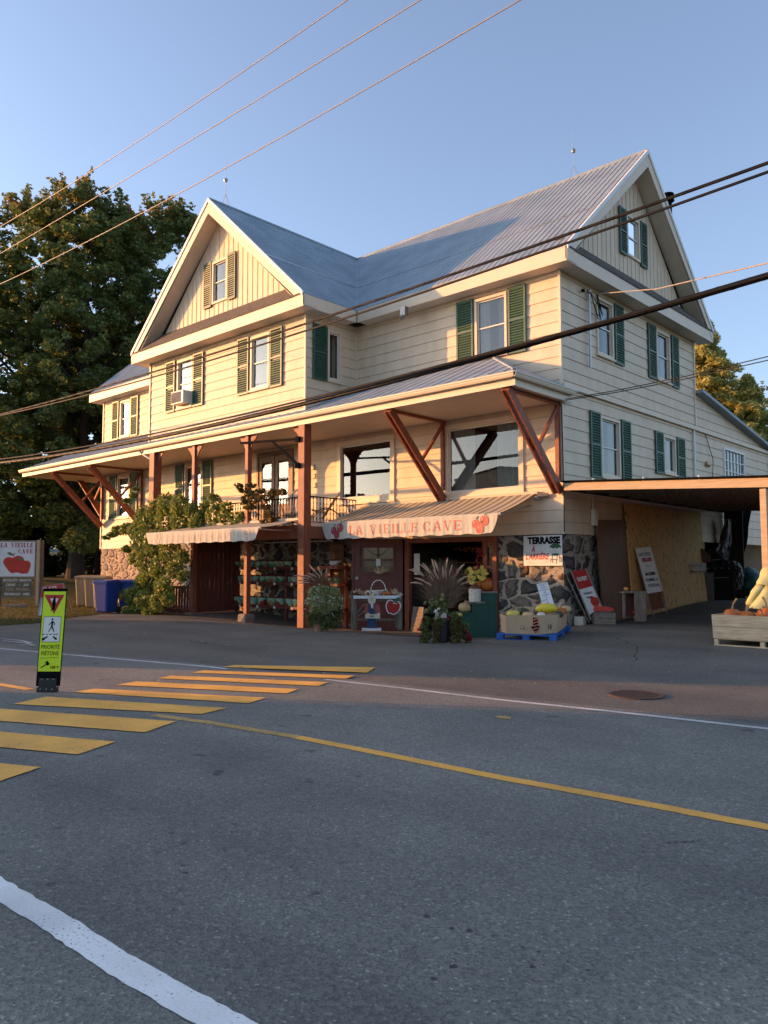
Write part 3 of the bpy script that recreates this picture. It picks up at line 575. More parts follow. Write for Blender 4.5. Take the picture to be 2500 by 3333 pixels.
# first storey under the porch
hs = [window(FR, -21.10, -20.10, 3.55, 5.30, (-21.75, -21.15), (-20.05, -19.45), curtain=2), window(FR, -16.02, -14.90, 3.62, 5.32, (-16.66, -16.08), (-14.84, -14.26), curtain=2)]
hs += [window(FR, -7.72, -5.36, 3.40, 5.30, fw=.16, split=False, curtain=0, room=2.5), window(FR, -3.55, -1.06, 3.34, 5.30, fw=.14, split=False, curtain=1, room=2.5)]
door_h = (-11.66, -9.78, 2.66, 5.34)
siding(FR, XL, 0, 3.1, 5.45, hs+[door_h]); siding(FR, XL, -16.4, ZS, 3.1); siding(FR, -6.6, 0, ZS, 3.1); siding(FR, -16.4, -6.6, 2.6, 3.1, [door_h])
# side wall
sh = [window(SD, 1.80, 2.72, 6.98, 8.50, None, (2.80, 3.32), curtain=1), window(SD, 5.46, 6.42, 6.98, 8.46, (4.88, 5.42), (6.54, 7.06)), window(SD, 1.90, 2.98, 3.80, 5.38, (1.33, 1.86), (3.06, 3.60), gl='glass'), window(SD, 5.80, 6.66, 4.24, 5.36, (5.20, 5.74), (6.76, 7.34), split=False)]
siding(SD, 0, W_, 5.92, ZT, sh[:2]); 
slope_top = lambda z: 8.43+(7.07-z)/(7.07-5.93)*7.5
siding(SD, W_, 16.2, 5.92, 7.05, top=slope_top)
gw = (10.75, 12.80, 4.35, 5.55)
siding(SD, 0, 16.0, ZS, 5.84, sh[2:]+[gw])
MB().pb(SD, 0, 16.1, 5.80, 5.915, -.02, .10).build('ledge_trim', 'trim', H)
f = MB(); o = None
for a, c, e, g_ in ((gw[0], gw[1], gw[2], gw[2]+.07), (gw[0], gw[1], gw[3]-.07, gw[3]), (gw[0], gw[0]+.07, gw[2]+.07, gw[3]-.07), (gw[1]-.07, gw[1], gw[2]+.07, gw[3]-.07)): f.pb(SD, a, c, e, g_, -.04, .05)
o = f.build('window', 'white', H); f = MB()
for k in range(1, 6): u = gw[0]+.07+(gw[1]-gw[0]-.14)*k/6; f.pb(SD, u-.015, u+.015, gw[2]+.07, gw[3]-.07, -.02, .02)
for k in range(1, 3): z = gw[2]+.07+(gw[3]-gw[2]-.14)*k/3; f.pb(SD, gw[0]+.07, gw[1]-.07, z-.015, z+.015, -.019, .021)
f.build('muntin', 'white', o); MB().poly([SD(gw[0], gw[2], -.01), SD(gw[1], gw[2], -.01), SD(gw[1], gw[3], -.01), SD(gw[0], gw[3], -.01)]).build('pane', 'glass_dark', o)
f = MB(); f.pb(SD, 8.05, 8.11, 3.5, 5.79, .03, .08); f.build('downpipe', 'white', H); f = MB(); f.pb(SD, 15.55, 15.63, 3.3, 5.5, .03, .1); f.bar((.07, 15.6, 5.5), (.35, 16.2, 5.9), .08, .08); f.build('downpipe', 'vinyl', H)
# left end wall, back wall, corner boards
siding(LS, 0, W_, ZS, ZT)
m_ = MB(); m_.box(XL+.02, W_-.05, -.3, -.02, W_, ZT); m_.box(-9, 15.95, 0, -.02, 16.0, 5.9); m_.build('back_wall', 'siding', H)
for q in ((-.02, -.045, ZS-.01, .042, .02, ZT), (XL-.042, -.042, ZS, XL+.02, .02, ZT), (XW1-.02, YW-.042, 5.75, XW1+.042, YW+.02, ZT), (XW0-.042, YW-.042, 5.9, XW0+.02, YW+.02, ZT), (XW1, -.05, 5.9, XW1+.05, 0, ZT), (-.005, W_-.05, 5.92, .044, W_+.03, ZT)): MB().box(*q).build('corner_board', 'trim', H)
m_ = MB()
for z in (2.52, 5.62, 8.72):
    m_.box(XL+.1, .1, z, -.1, W_-.1, z+.05)
m_.box(XW0+.1, YW+.1, 8.72, XW1-.1, .1, 8.77); m_.box(XL+3, 3.2, .2, -.15, 3.3, 8.7); m_.build('floor', 'interior', H)
# --- gables (board and batten)
def gable(b, u0, u1, z0, apex_u, apex_z, hole):
    mb = MB(); bt = MB(); ht = lambda u: z0+(apex_z-z0)*(1-abs(u-apex_u)/((u1-u0)/2)); us = {u0, u1, apex_u, hole[0], hole[1]}; u = u0+.25
    while u < u1: us.add(round(u, 4)); u += .25
    us = sorted(us)
    for a, c in zip(us, us[1:]):
        if c-a < 1e-4: continue
        inh = hole[0]-1e-4 <= a and c <= hole[1]+1e-4
        seg = ((z0, hole[2]), (hole[3], None)) if inh else ((z0, None),)
        for za, zb in seg: mb.poly([b(a, za), b(c, za), b(c, ht(c) if zb is None else zb), b(a, ht(a) if zb is None else zb)])
    u = u0+.25
    while u < u1-.1:
        if not (hole[0] < u < hole[1]): 
            if ht(u)-z0 > .05: bt.pb(b, u-.009, u+.009, z0, ht(u)-.02, 0, .014)
        elif ht(u) > hole[3]: bt.pb(b, u-.009, u+.009, z0, hole[2], 0, .014); bt.pb(b, u-.009, u+.009, hole[3], ht(u)-.02, 0, .014)
        u += .25
    i0 = len(mb.v); mb.v += bt.v; mb.f += [tuple(i+i0 for i in f_) for f_ in bt.f]; mb.build('gable_wall', 'siding', H)
ZE, ZR = 9.05, 13.20
ga = window(WF, -11.46, -10.64, 9.97, 11.36, (-11.93, -11.49), (-10.62, -10.20), sill=False); gable(WF, XW0, XW1, ZT, (XW0+XW1)/2, 12.78, ga)
ga = window(SD, 3.68, 4.50, 10.16, 11.36, (3.22, 3.65), (4.53, 4.96), sill=False); gable(SD, 0, W_, ZT, W_/2, 12.77, ga)
# --- roofs
XC = (XW0+XW1)/2; E_ = .47; YC = W_/2; RB = .2
def rib(mb, a, b_, up):
    a = Vector(a); b_ = Vector(b_)
    if (b_-a).length < .1: return
    t = (b_-a).normalized(); s = t.cross(Vector(up)).normalized()*.013; n_ = s.cross(t).normalized()
    if n_.z < 0: n_ = -n_
    n_ *= .015; mb.prism([a-s, a+s, a+s*.35+n_, a-s*.35+n_], b_-a)
def slab(pts, t=.035):
    mb = MB(); mb.prism([Vector(p)-Vector((0, 0, t)) for p in pts], (0, 0, t)); return mb
s1 = (ZR-ZE)/(YC+E_); zf = lambda y: ZE+(y+E_)*s1; xE = XW1+E_; s2 = (ZR-ZE)/(xE-XC); zwf = lambda x: ZE+(xE-x)*s2; xEl = XW0-E_
rf = MB()
for q in (slab([(xE, -E_, ZE), (E_, -E_, ZE), (E_, YC, ZR), (XC, YC, ZR)]), slab([(XL-E_, -E_, ZE), (xEl, -E_, ZE), (XC, YC, ZR), (XL-E_, YC, ZR)]), slab([(XL-E_, W_+E_, ZE), (E_, W_+E_, ZE), (E_, YC, ZR), (XL-E_, YC, ZR)])):
    n0 = len(rf.v); rf.v += q.v; rf.f += [tuple(i+n0 for i in f_) for f_ in q.f]
rb_ = rf; x = E_-.1
while x > XL-E_:
    if x > XC: y0 = -E_ if x > xE else -E_+(xE-x)/(xE-XC)*(YC+E_)
    else: y0 = -E_ if x < xEl else -E_+(x-xEl)/(XC-xEl)*(YC+E_)
    rib(rb_, (x, y0, zf(y0)), (x, YC, ZR), (0, 0, 1)); x -= RB
MR = rf.build('main_roof', 'roof', H)
YF = YW-.51; rf = MB()
for q in (slab([(xE, YF, ZE), (xE, -E_, ZE), (XC, YC, ZR), (XC, YF, ZR)]), slab([(xEl, YF, ZE), (xEl, -E_, ZE), (XC, YC, ZR), (XC, YF, ZR)])):
    n0 = len(rf.v); rf.v += q.v; rf.f += [tuple(i+n0 for i in f_) for f_ in q.f]
rb_ = rf; y = YF+.1
while y < YC:
    for sgn, xe in ((1, xE), (-1, xEl)):
        x0 = xe if y < -E_ else xe+(XC-xe)*(y+E_)/(YC+E_)
        zz = ZE+(ZR-ZE)*abs(x0-xe)/abs(XC-xe); rib(rb_, (x0, y, zz), (XC, y, ZR), (0, 0, 1))
    y += RB
WR = rf.build('wing_roof', 'roof', H)
m_ = MB(); m_.tube([(XC, YF, ZR+.01), (XC, YC, ZR+.01)], .05, 6); m_.tube([(XL-E_, YC, ZR+.01), (E_, YC, ZR+.01)], .05, 6)
m_.bar((xE, -E_, ZE+.015), (XC, YC, ZR+.01), .16, .02); m_.build('ridge_cap', 'roof', H)
# overlap seams of the sheets
m_ = MB()
for t in (.37,):
    y = -E_+(YC+E_)*t; m_.bar((xE-(xE-XC)*t, y, zf(y)+.012), (E_, y, zf(y)+.012), .03, .022, (0, -s1, 1)); x = xE-(xE-XC)*t; m_.bar((x, YF, zwf(x)+.012), (x, y, zwf(x)+.012), .03, .022)
m_.build('sheet_lap', 'galv', H)
# verges: outer white fascia, soffit under the rake
def rake(b, u0, u1, apex_u, d):
    """b basis with d outward; u0,u1 eave ends; barge board faces outwards"""
    f = MB(); s_ = MB(); c = MB()
    for ue in (u0, u1):
        du = .24 if ue < apex_u else -.24
        A = lambda u, z, dd: b(u, z, dd)
        f.hexa([A(ue, ZE-.34, d-.03), A(apex_u, ZR-.47, d-.03), A(apex_u, ZR-.47, d+.012), A(ue, ZE-.34, d+.012), A(ue, ZE-.036, d-.03), A(apex_u, ZR-.036, d-.03), A(apex_u, ZR-.036, d+.012), A(ue, ZE-.036, d+.012)])
        c.hexa([A(ue, ZE-.10, d+.012), A(apex_u, ZR-.10, d+.012), A(apex_u, ZR-.10, d+.04), A(ue, ZE-.10, d+.04), A(ue, ZE+.035, d-.02), A(apex_u, ZR+.035, d-.02), A(apex_u, ZR+.035, d+.04), A(ue, ZE+.035, d+.04)])
        s_.hexa([A(ue+du, ZE-.24, -.0), A(apex_u, ZR-.45, 0), A(apex_u, ZR-.45, d-.031), A(ue+du, ZE-.24, d-.031), A(ue+du, ZE-.22, 0), A(apex_u, ZR-.43, 0), A(apex_u, ZR-.43, d-.031), A(ue+du, ZE-.22, d-.031)])
    f.build('bargeboard', 'trim', H); s_.build('rake_soffit', 'soffit', H); c.build('verge_flashing', 'white', H)
rake(WF, xEl, xE, XC, .51); rake(SD, -E_, W_+E_, YC, E_)
# boxed eaves
def fascia(b, u0, u1, d, z0=8.67, z1=9.02, su=None):
    m_ = MB(); m_.pb(b, u0, u1, z0, z1, d-.03, d); m_.build('fascia', 'trim', H); s_ = MB(); s_.pb(b, u0 if su is None else su, u1, z0+.015, z0+.03, 0, d-.03); s_.build('eave_soffit', 'soffit', H)
fascia(FR, xE+.03, E_, E_); fascia(FR, XL-E_, xEl, E_); fascia(SD, -E_+.032, W_+E_, E_, su=.001); fascia(WF, xEl, xE, .51); fascia(WS, YW-.48, -E_, E_, su=YW+.001); fascia(WL, YW-.48, -E_, E_, su=YW+.001); fascia(LS, -E_+.03, W_+E_, E_, su=.001)
# skirt roofs over the boxed eaves of the gable ends
for b, u0, u1, d in ((WF, xEl+.1, xE-.1, .50), (SD, -E_+.05, W_+E_-.05, E_-.01)):
    m_ = MB(); m_.hexa([b(u0, 9.0, 0), b(u1, 9.0, 0), b(u1, 9.0, d+.03), b(u0, 9.0, d+.03), b(u0+.5, 9.60, .0), b(u1-.5, 9.60, .0), b(u1, 9.05, d+.03), b(u0, 9.05, d+.03)]); m_.build('skirt_roof', 'shingle', H)
# annex roof edge
m_ = MB(); m_.hexa([(-7, 8.36, 7.02), (.28, 8.36, 7.02), (.28, 16.4, 5.80), (-7, 16.4, 5.80), (-7, 8.36, 7.12), (.28, 8.36, 7.12), (.28, 16.4, 5.90), (-7, 16.4, 5.90)]); m_.build('annex_roof', 'roof', H)
# finials and flue
for n_, p in (('lightning_rod', (XC, -1.9, ZR)), ('lightning_rod', (-1.83, YC, ZR))):
    m_ = MB(); m_.tube([p, (p[0], p[1], p[2]+1.5)], [.014, .006], 6); m_.lathe([(.0, -.075), (.05, -.055), (.075, 0), (.05, .055), (0, .075)], (p[0], p[1], p[2]+.86), 12)
    for dx in (-.18, .18): m_.tube([(p[0]+dx, p[1]+dx*.3, p[2]-.12), (p[0], p[1], p[2]+.42)], .008, 5)
    m_.build(n_, 'galv', H)
fd = ray(2180, 700); fp = CAM+fd*((7.0-CAM.y)/fd.y); fx = fp.x-.05; m_ = MB(); m_.tube([(fx, 7.0, 9.6), (fx, 7.0, fp.z+.55)], .12, 14); m_.lathe([(.13, 0), (.2, .03), (.2, .06), (.11, .08), (.11, .2), (.19, .22), (.19, .26), (0, .3)], (fx, 7.0, fp.z+.42), 16); m_.build('flue', 'black', H); print('FLUE', fx, fp.z)
# --- porch roof
YG = -2.44; ZG = 5.72; PX = .27; PL = -25.13; zp = lambda y: ZG+(y-YG)/(0-YG)*(6.87-ZG)
rf = MB()
for q in (slab([(XW1, 0, 6.87), (XW1, YG, ZG), (PX, YG, ZG), (-1.95, 0, 6.87)]), slab([(-1.95, 0, 6.87), (PX, YG, ZG), (PX, .35, ZG), (0.03, .35, 5.85), (0.03, 0, 5.87)]), slab([(XW0, YW, zp(YW)), (XW0, YG, ZG), (XW1, YG, ZG), (XW1, YW, zp(YW))]), slab([(PL, YG, ZG), (XW0, YG, ZG), (XW0, 0, 6.87), (-22.5, 0, 6.87)]), slab([(PL, YG, ZG), (-22.5, 0, 6.87), (-22.5, 5, 6.87), (PL, 5, ZG)])):
    n0 = len(rf.v); rf.v += q.v; rf.f += [tuple(i+n0 for i in f_) for f_ in q.f]
rb_ = rf; x = PX-.3
while x > PL+.2:
    if x > XW1: y1 = 0 if x < -1.95 else YG*(x+1.95)/(PX+1.95)
    elif x > XW0: y1 = YW
    else: y1 = 0 if x > -22.5 else YG*(-22.5-x)/(-22.5-PL)
    rib(rb_, (x, YG, ZG), (x, y1, zp(y1)), (0, 0, 1)); x -= .40
rb_.bar((-1.95, 0, 6.89), (PX, YG, ZG+.02), .07, .04)
PR = rf.build('porch_roof', 'roof', H)
# gutter profile along the front and right return
g_ = MB(); prof = [(0, 0), (.10, 0), (.125, .05), (.125, .075), (.145, .085), (.145, .115), (.13, .115), (.115, .10), (.10, .02), (0, .02)]
g_.prism([(PL, YG+.08-a, ZG-.14+b_) for a, b_ in prof], (PX-PL, 0, 0)); g_.prism([(PX-.08+a, YG-.02, ZG-.14+b_) for a, b_ in prof], (0, 2.6, 0)); g_.build('gutter', 'trim_worn', H)
m_ = MB(); m_.box(PL+.05, YG+.10, 5.42, PX-.05, YG+.14, 5.62); m_.box(PX-.13, YG+.14, 5.42, PX-.09, 0.2, 5.62); m_.box(PL+.05, YG+.14, 5.42, PL+.09, 5, 5.62); m_.build('porch_fascia', 'trim_worn', H)
m_ = MB(); m_.box(PL+.09, YG+.14, 5.44, PX-.13, -.001, 5.455); m_.box(PL+.09, -.0, 5.44, XL-.03, 5, 5.455); m_.build('porch_ceiling', 'soffit', H)
m_ = MB(); m_.tube([(-15.2, YG+.02, 5.55), (-15.15, YG+.15, 5.42), (-14.75, -2.2, 5.22), (-14.66, -2.25, 5.0)], .035, 8); m_.build('downpipe', 'vinyl', H)
# --- stone base
HS = [(-4.83, -1.88)]
sb = MB(); sb.box(XL, .03, -.5, -7.05, .3, 2.6); sb.box(-1.88, .03, -.5, -.035, .3, ZS); sb.box(-.3, .3, -.5, -.035, 8.3, ZS); sb.box(XL, .3, -.5, XL+.3, 8.3, ZS)
sb.box(-4.83, .03, 2.27, -1.88, .3, 2.60) if 0 else None
sb.build('stone_base', 'stone_wall', H)
sb = MB(); sb.box(XL-.012, .01, -.5, -16.3, .06, ZS+.01); sb.build('stone_base', 'stone_light', H)
# --- posts, brackets, struts
YP = -2.19
def scroll(x, s, z=5.42, dy=0):
    """fretted corner bracket beside a post at x on side s"""
    mb = MB(); t = .04; y0 = YP-t/2+dy
    out = [(0, 0), (.34, 0), (.34, -.05), (.30, -.07), (.27, -.13), (.21, -.15), (.17, -.21), (.13, -.24), (.10, -.33), (.05, -.42), (0, -.44)]
    hole = (.12, -.11, .045)
    mb.prism([(x+s*a, y0, z+b_) for a, b_ in out], (0, t, 0)); mb.lathe([(.050, -.026), (.062, -.026), (.062, .026), (.050, .026)], (0, 0, 0), 14)
    n = 4*14
    for i in range(len(mb.v)-n, len(mb.v)): a, b_, c = mb.v[i]; mb.v[i] = (x+s*hole[0]+a, YP+dy+c, z+hole[1]+b_)
    return mb
def post(x, wd, caps, z0, z1=5.43, name='porch_post'):
    m_ = MB(); m_.box(x-wd/2, YP-wd/2, z0, x+wd/2, YP+wd/2, z1); o = m_.build(name, 'redwood', H, bevel=.01)
    for s in caps: scroll(x+s*wd/2, s).build('bracket', 'redwood', o)
    return o
post(-6.77, .26, (-1,), -.16); post(-9.3, .15, (-1, 1), .12); post(-12.1, .15, (-1, 1), -.1); post(-14.5, .30, (1,), -.1)
o = MB().box(-9.48, -2.4, -.2, -9.12, -2.02, .12).build('post_footing', 'rockgray', H, bevel=.05); o = MB().box(-12.3, -2.4, -.2, -11.92, -2.0, .04).build('post_footing', 'rockgray', H, bevel=.04)
def strut(x):
    m_ = MB(); m_.bar((x-.075, -.10, 3.27), (x-.075, -2.26, 5.40), .19, .05, (1, 0, 0)); m_.bar((x+.075, -.10, 3.27), (x+.075, -2.26, 5.40), .19, .05, (1, 0, 0))
    for t in (0.03, .5, .97): m_.bar((x, -.10-2.16*(t-.03), 3.27+2.13*(t-.03)), (x, -.10-2.16*(t+.03), 3.27+2.13*(t+.03)), .12, .098, (1, 0, 0))
    m_.box(x-.05, -.13, 3.55, x+.05, -.03, 5.36); m_.box(x-.045, -2.25, 5.36, x+.045, -.03, 5.43); m_.bar((x, -.10, 5.30), (x, -1.02, 4.22), .07, .07, (1, 0, 0))
    m_.build('porch_strut', 'redwood', H)
for x in (-3.56, -.07, -19.1, -22.30): strut(x)
m_ = MB()
for y in (.0, .14): m_.bar((XL-.06, y, 3.7), (-24.6, y, 5.4), .05, .16, (0, 1, 0))
m_.bar((XL-.05, .07, 5.3), (-23.3, .07, 4.4), .07, .07); m_.build('porch_strut', 'redwood', H)
# --- double door on the balcony
m_ = MB(); a, c, e, g_ = door_h; m_.pb(FR, a, a+.09, e, g_, -.04, .05); m_.pb(FR, c-.09, c, e, g_, -.04, .05); m_.pb(FR, a+.09, c-.09, g_-.14, g_, -.04, .05); DO = m_.build('double_door', 'brown_wood', H)
for u0, u1 in ((a+.10, (a+c)/2-.02), ((a+c)/2+.02, c-.10)):
    l = MB(); l.pb(FR, u0, u0+.15, e, g_-.15, -.03, .02); l.pb(FR, u1-.15, u1, e, g_-.15, -.03, .02); l.pb(FR, u0+.15, u1-.15, g_-.35, g_-.15, -.03, .02); l.pb(FR, u0+.15, u1-.15, e, e+.9, -.03, .02); o = l.build('door_leaf', 'brown_wood', H)
    MB().poly([FR(u0+.15, e+.9, -.005), FR(u1-.15, e+.9, -.005), FR(u1-.15, g_-.35, -.005), FR(u0+.15, g_-.35, -.005)]).build('pane', 'glass', o)
    MB().pb(FR, u0+.1, u1-.1, e, g_-.2, -.30, -.28).build('curtain', 'room', o)
# interiors seen through the picture windows
m_ = MB(); m_.box(-7.6, .25, 3.42, -5.5, .55, 3.46); sh_ = m_.build('window_shelf', 'vinyl', H)
# house number
for k, (ch, z) in enumerate((('2', 4.62), ('3', 4.33), ('3', 4.04))): text(ch, .23, FR, -8.77+k*.03, z, .034, 'iron', H, name='house_number', bold=.004, shear=.2)
# --- balcony
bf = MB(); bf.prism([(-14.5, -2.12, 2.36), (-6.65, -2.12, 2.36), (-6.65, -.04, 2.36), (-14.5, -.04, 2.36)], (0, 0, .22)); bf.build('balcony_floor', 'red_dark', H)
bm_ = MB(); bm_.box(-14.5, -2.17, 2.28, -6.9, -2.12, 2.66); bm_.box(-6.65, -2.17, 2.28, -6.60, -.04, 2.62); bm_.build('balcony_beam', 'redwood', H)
RA = [(-14.3, -2.1), (-6.65, -2.1), (-6.65, -.3)]
rl = MB(); rl.bar((RA[0][0], RA[0][1], 3.44), (RA[1][0], RA[1][1], 3.44), .05, .03); rl.bar((RA[1][0], RA[1][1], 3.44), (RA[2][0], RA[2][1], 3.44), .05, .03); rl.bar((RA[0][0], RA[0][1], 2.74), (RA[1][0], RA[1][1], 2.74), .03, .02); rl.bar((RA[1][0], RA[1][1], 2.74), (RA[2][0], RA[2][1], 2.74), .03, .02)
RL = rl.build('balcony_railing', 'iron', H)
for (a, b_), (c, d) in zip(RA, RA[1:]):
    n = int(math.hypot(c-a, d-b_)/.125)
    for k in range(n+1):
        bl = MB(); x, y = a+(c-a)*k/n, b_+(d-b_)*k/n; z0 = 2.74; nz = 10
        for j in range(nz):
            r_ = .010 if j % 2 else .006; bl.box(x-r_, y-r_, z0+j*.07, x+r_, y+r_, z0+(j+1)*.07)
        bl.build('baluster', 'iron', RL)
br = MB(); br.bar((-9.55, YP-.1, 5.22), (-6.8, YP-.16, 5.03), .06, .06); br.bar((-8.0, YP-.14, 5.08), (-6.85, YP-.16, 4.30), .055, .055); br.box(-6.95, YP-.2, 4.95, -6.8, YP-.13, 5.1); br.box(-6.95, YP-.2, 4.22, -6.8, YP-.13, 4.36)
tag(br.build('sign_bracket_arm', 'black', None), 'empty black iron hanging-sign arm fixed to the thick red porch post', 'bracket')
# --- lower fence of vertical red boards under the balcony
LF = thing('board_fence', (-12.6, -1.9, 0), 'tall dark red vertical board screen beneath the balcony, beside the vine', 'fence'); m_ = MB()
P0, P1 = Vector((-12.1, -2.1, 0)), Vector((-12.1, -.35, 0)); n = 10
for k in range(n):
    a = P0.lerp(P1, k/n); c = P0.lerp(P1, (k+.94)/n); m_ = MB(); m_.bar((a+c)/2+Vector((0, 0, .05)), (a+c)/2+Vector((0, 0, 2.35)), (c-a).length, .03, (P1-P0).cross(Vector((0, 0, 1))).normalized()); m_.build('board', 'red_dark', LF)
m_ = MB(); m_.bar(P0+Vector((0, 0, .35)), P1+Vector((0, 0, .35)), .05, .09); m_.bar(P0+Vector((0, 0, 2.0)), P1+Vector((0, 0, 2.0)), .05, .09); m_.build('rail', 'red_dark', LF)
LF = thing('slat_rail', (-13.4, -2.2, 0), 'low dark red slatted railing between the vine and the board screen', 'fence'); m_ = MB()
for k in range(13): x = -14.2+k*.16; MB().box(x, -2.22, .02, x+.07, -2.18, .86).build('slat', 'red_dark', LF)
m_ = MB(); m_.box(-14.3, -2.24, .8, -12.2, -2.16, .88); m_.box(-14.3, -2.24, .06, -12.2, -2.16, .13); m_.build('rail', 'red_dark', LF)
# ================================================================ storefront fittings (parts of the inn)
DB = Vector((-5.10, -.03, 0)); DA = DB-R0*1.375; DX = B(DA+R0*7.05*0, R0, (math.sin(YAW), -math.cos(YAW), 0))
m_ = MB(); wx0, wx1, wz0, wz1 = .30, 1.13, 1.35, 2.03
m_.pb(DX, 0.0, wx0, -.32, 2.27, -.06, 0); m_.pb(DX, wx1, 1.375, -.32, 2.27, -.06, 0); m_.pb(DX, wx0, wx1, -.32, wz0, -.06, 0); m_.pb(DX, wx0, wx1, wz1, 2.27, -.06, 0)
SDR = m_.build('shop_door', 'door_red', H)
m_ = MB(); m_.pb(DX, -0.021, 0.035, -.32, 2.28, 0, .03); m_.pb(DX, 1.334, 1.403, -.32, 2.28, 0, .03)
for a, c, e, f in ((wx0-.07, wx1+.07, wz0-.08, wz0), (wx0-.07, wx1+.07, wz1, wz1+.07), (wx0-.07, wx0, wz0, wz1), (wx1, wx1+.07, wz0, wz1)): m_.pb(DX, a, c, e, f, .001, .025)
m_.pb(DX, wx0, wx1, 1.66, 1.72, -.04, .02); m_.pb(DX, 0.691, 0.746, wz0, wz1, -.041, .019); m_.build('door_trim', 'door_red', SDR)
MB().poly([DX(wx0, wz0, -.02), DX(wx1, wz0, -.02), DX(wx1, wz1, -.02), DX(wx0, wz1, -.02)]).build('pane', 'glass', SDR)
m_ = MB(); i0 = 0
for k in range(25): u = wx0-.1+(wx1-wx0+.2)*k/24; m_.v += [tuple(DX(u, wz0-.1, -.16+.02*math.sin(k*2.1))), tuple(DX(u, wz1+.1, -.16+.02*math.sin(k*2.1)))]
for k in range(24): m_.f.append((2*k, 2*k+2, 2*k+3, 2*k+1))
m_.build('curtain', 'plume', SDR)
m_ = MB(); m_.tube([DX(0.117, 1.18, .0), DX(0.117, 1.18, .05)], .05, 12); m_.build('door_knob', 'steel', SDR)
# garland on the door: dark cones on a string, tag and dried corn spray
m_ = MB()
for k in range(15):
    t = k/14; m_.lathe([(0, -.02), (.025, 0), (0, .025)], DX(0.415+t*.58, 1.98-.16*math.sin(t*math.pi), .05), 6)
for s in (0.228, 1.195):
    for k in range(9): m_.lathe([(0, -.02), (.022, 0), (0, .022)], DX(s, 2.08-k*.07, .05), 6)
tag(m_.build('door_garland', 'rust', None), 'dark berry garland draped over the red shop door window', 'garland')
tag(MB().pb(DX, 0.656, 0.781, 1.52, 1.72, .06, .065).build('door_note', 'paper'), 'small pale note hanging in the middle of the shop door window', 'note')
def spray(base, dirs, L_, n, m, name, sx=.02):
    mb = MB()
    for k in range(n):
        d = Vector((random.gauss(0, 1), random.gauss(0, .4), random.uniform(.1, 1.0))); d = Vector((d.x*dirs[0], d.y*dirs[1], d.z*dirs[2])).normalized()*L_*random.uniform(.6, 1)
        p = Vector(base)+Vector((random.uniform(-.08, .08), 0, 0)); q = p+d*.55+Vector((0, 0, .02)); r = p+d; s = Vector((d.y, -d.x, .3)).normalized()*sx
        mb.poly([p-s*.4, p+s*.4, q+s, q-s]); mb.poly([q-s, q+s, r])
    return mb
o = spray(DX(0.76, 1.30, .10), (1, .6, .8), .34, 46, 'corn', '').build('dried_corn_spray', 'corn'); tag(o, 'spray of dried corn husks fixed under the shop door window', 'dried flowers')
MB().prism([DA, DA+Vector((-.62, .88, 0)), DA+Vector((-.62, .88, 0))+R0*.05, DA+R0*.05], (0, 0, 2.27)).build('vestibule_side', 'door_red', H)
MB().prism([DA+Vector((0, 0, 2.262)), DB+Vector((0, 0, 2.262)), Vector((-6.73, -.02, 2.262))], (0, 0, .012)).build('vestibule_top', 'door_red', H)
DX = B((0, .0, 0), (1, 0, 0), (0, -1, 0))
# the open bay: dark room with shelves
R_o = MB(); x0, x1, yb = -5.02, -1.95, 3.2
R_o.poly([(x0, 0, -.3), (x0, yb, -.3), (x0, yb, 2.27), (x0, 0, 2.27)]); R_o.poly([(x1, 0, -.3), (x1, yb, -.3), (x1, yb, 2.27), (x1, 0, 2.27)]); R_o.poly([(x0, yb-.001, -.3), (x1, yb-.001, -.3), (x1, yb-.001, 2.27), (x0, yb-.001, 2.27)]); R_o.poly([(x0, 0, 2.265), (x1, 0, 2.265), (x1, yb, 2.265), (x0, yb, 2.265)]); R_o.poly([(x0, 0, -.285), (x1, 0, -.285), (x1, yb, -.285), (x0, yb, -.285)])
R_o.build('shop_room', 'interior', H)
m_ = MB(); m_.pb(DX, -5.02, -4.86, -.32, 2.27, -.12, .0); m_.pb(DX, -4.86, -2.35, 2.15, 2.27, -.12, .0); m_.pb(DX, -2.36, -2.22, -.32, 2.27, -.10, .0); m_.pb(DX, -2.02, -1.90, -.32, 2.27, -.12, .05); m_.pb(DX, -2.22, -2.02, -.32, .9, -.08, -.01); m_.pb(DX, -2.22, -2.02, 1.45, 1.53, -.08, -.01); m_.pb(DX, -2.22, -2.02, 2.0, 2.27, -.08, -.01)
m_.build('bay_frame', 'redwood', H)
MB().poly([DX(-2.22, .9, -.05), DX(-2.02, .9, -.05), DX(-2.02, 2.0, -.05), DX(-2.22, 2.0, -.05)]).build('pane', 'glass_dark', H)
mb = MB(); mb.box(-4.8, 1.6, .85, -2.2, 2.1, .90); mb.box(-4.8, 1.6, 1.25, -2.2, 2.1, 1.29); mb.box(-4.8, 1.6, 1.6, -2.2, 2.1, 1.64); mb.box(-4.82, 1.6, -.3, -4.76, 2.1, 1.7); mb.box(-2.24, 1.6, -.3, -2.18, 2.1, 1.7)
SHV = tag(mb.build('indoor_shelf', 'brown_wood', None), 'dim brown shelving inside the open shop bay', 'shelf')
for k in range(15):
    x = -4.6+k*.155; mt = ['apple_red', 'paper', 'green_paint', 'squash', 'berry'][k % 5]
    j = MB().lathe([(.045, 0), (.05, .02), (.05, .10), (.03, .12), (.034, .125), (.034, .15), (0, .15)], (x, 1.68, 1.29), 10).build('jar', mt)
    tag(j, 'one of the small preserve jars lined up on the dim indoor shelf', 'jar', 'preserve jars on the indoor shelf')
m_ = MB()
for k in range(46): m_.lathe([(0, -.03), (.035, -.01), (.03, .03), (0, .035)], (-4.4+random.uniform(0, 1.9), 1.5+random.uniform(0, .3), 1.98+random.uniform(-.06, .06)), 6)
tag(m_.build('onion_string', 'pumpkin'), 'row of orange dried bunches hanging in the dark shop bay', 'dried bunches')
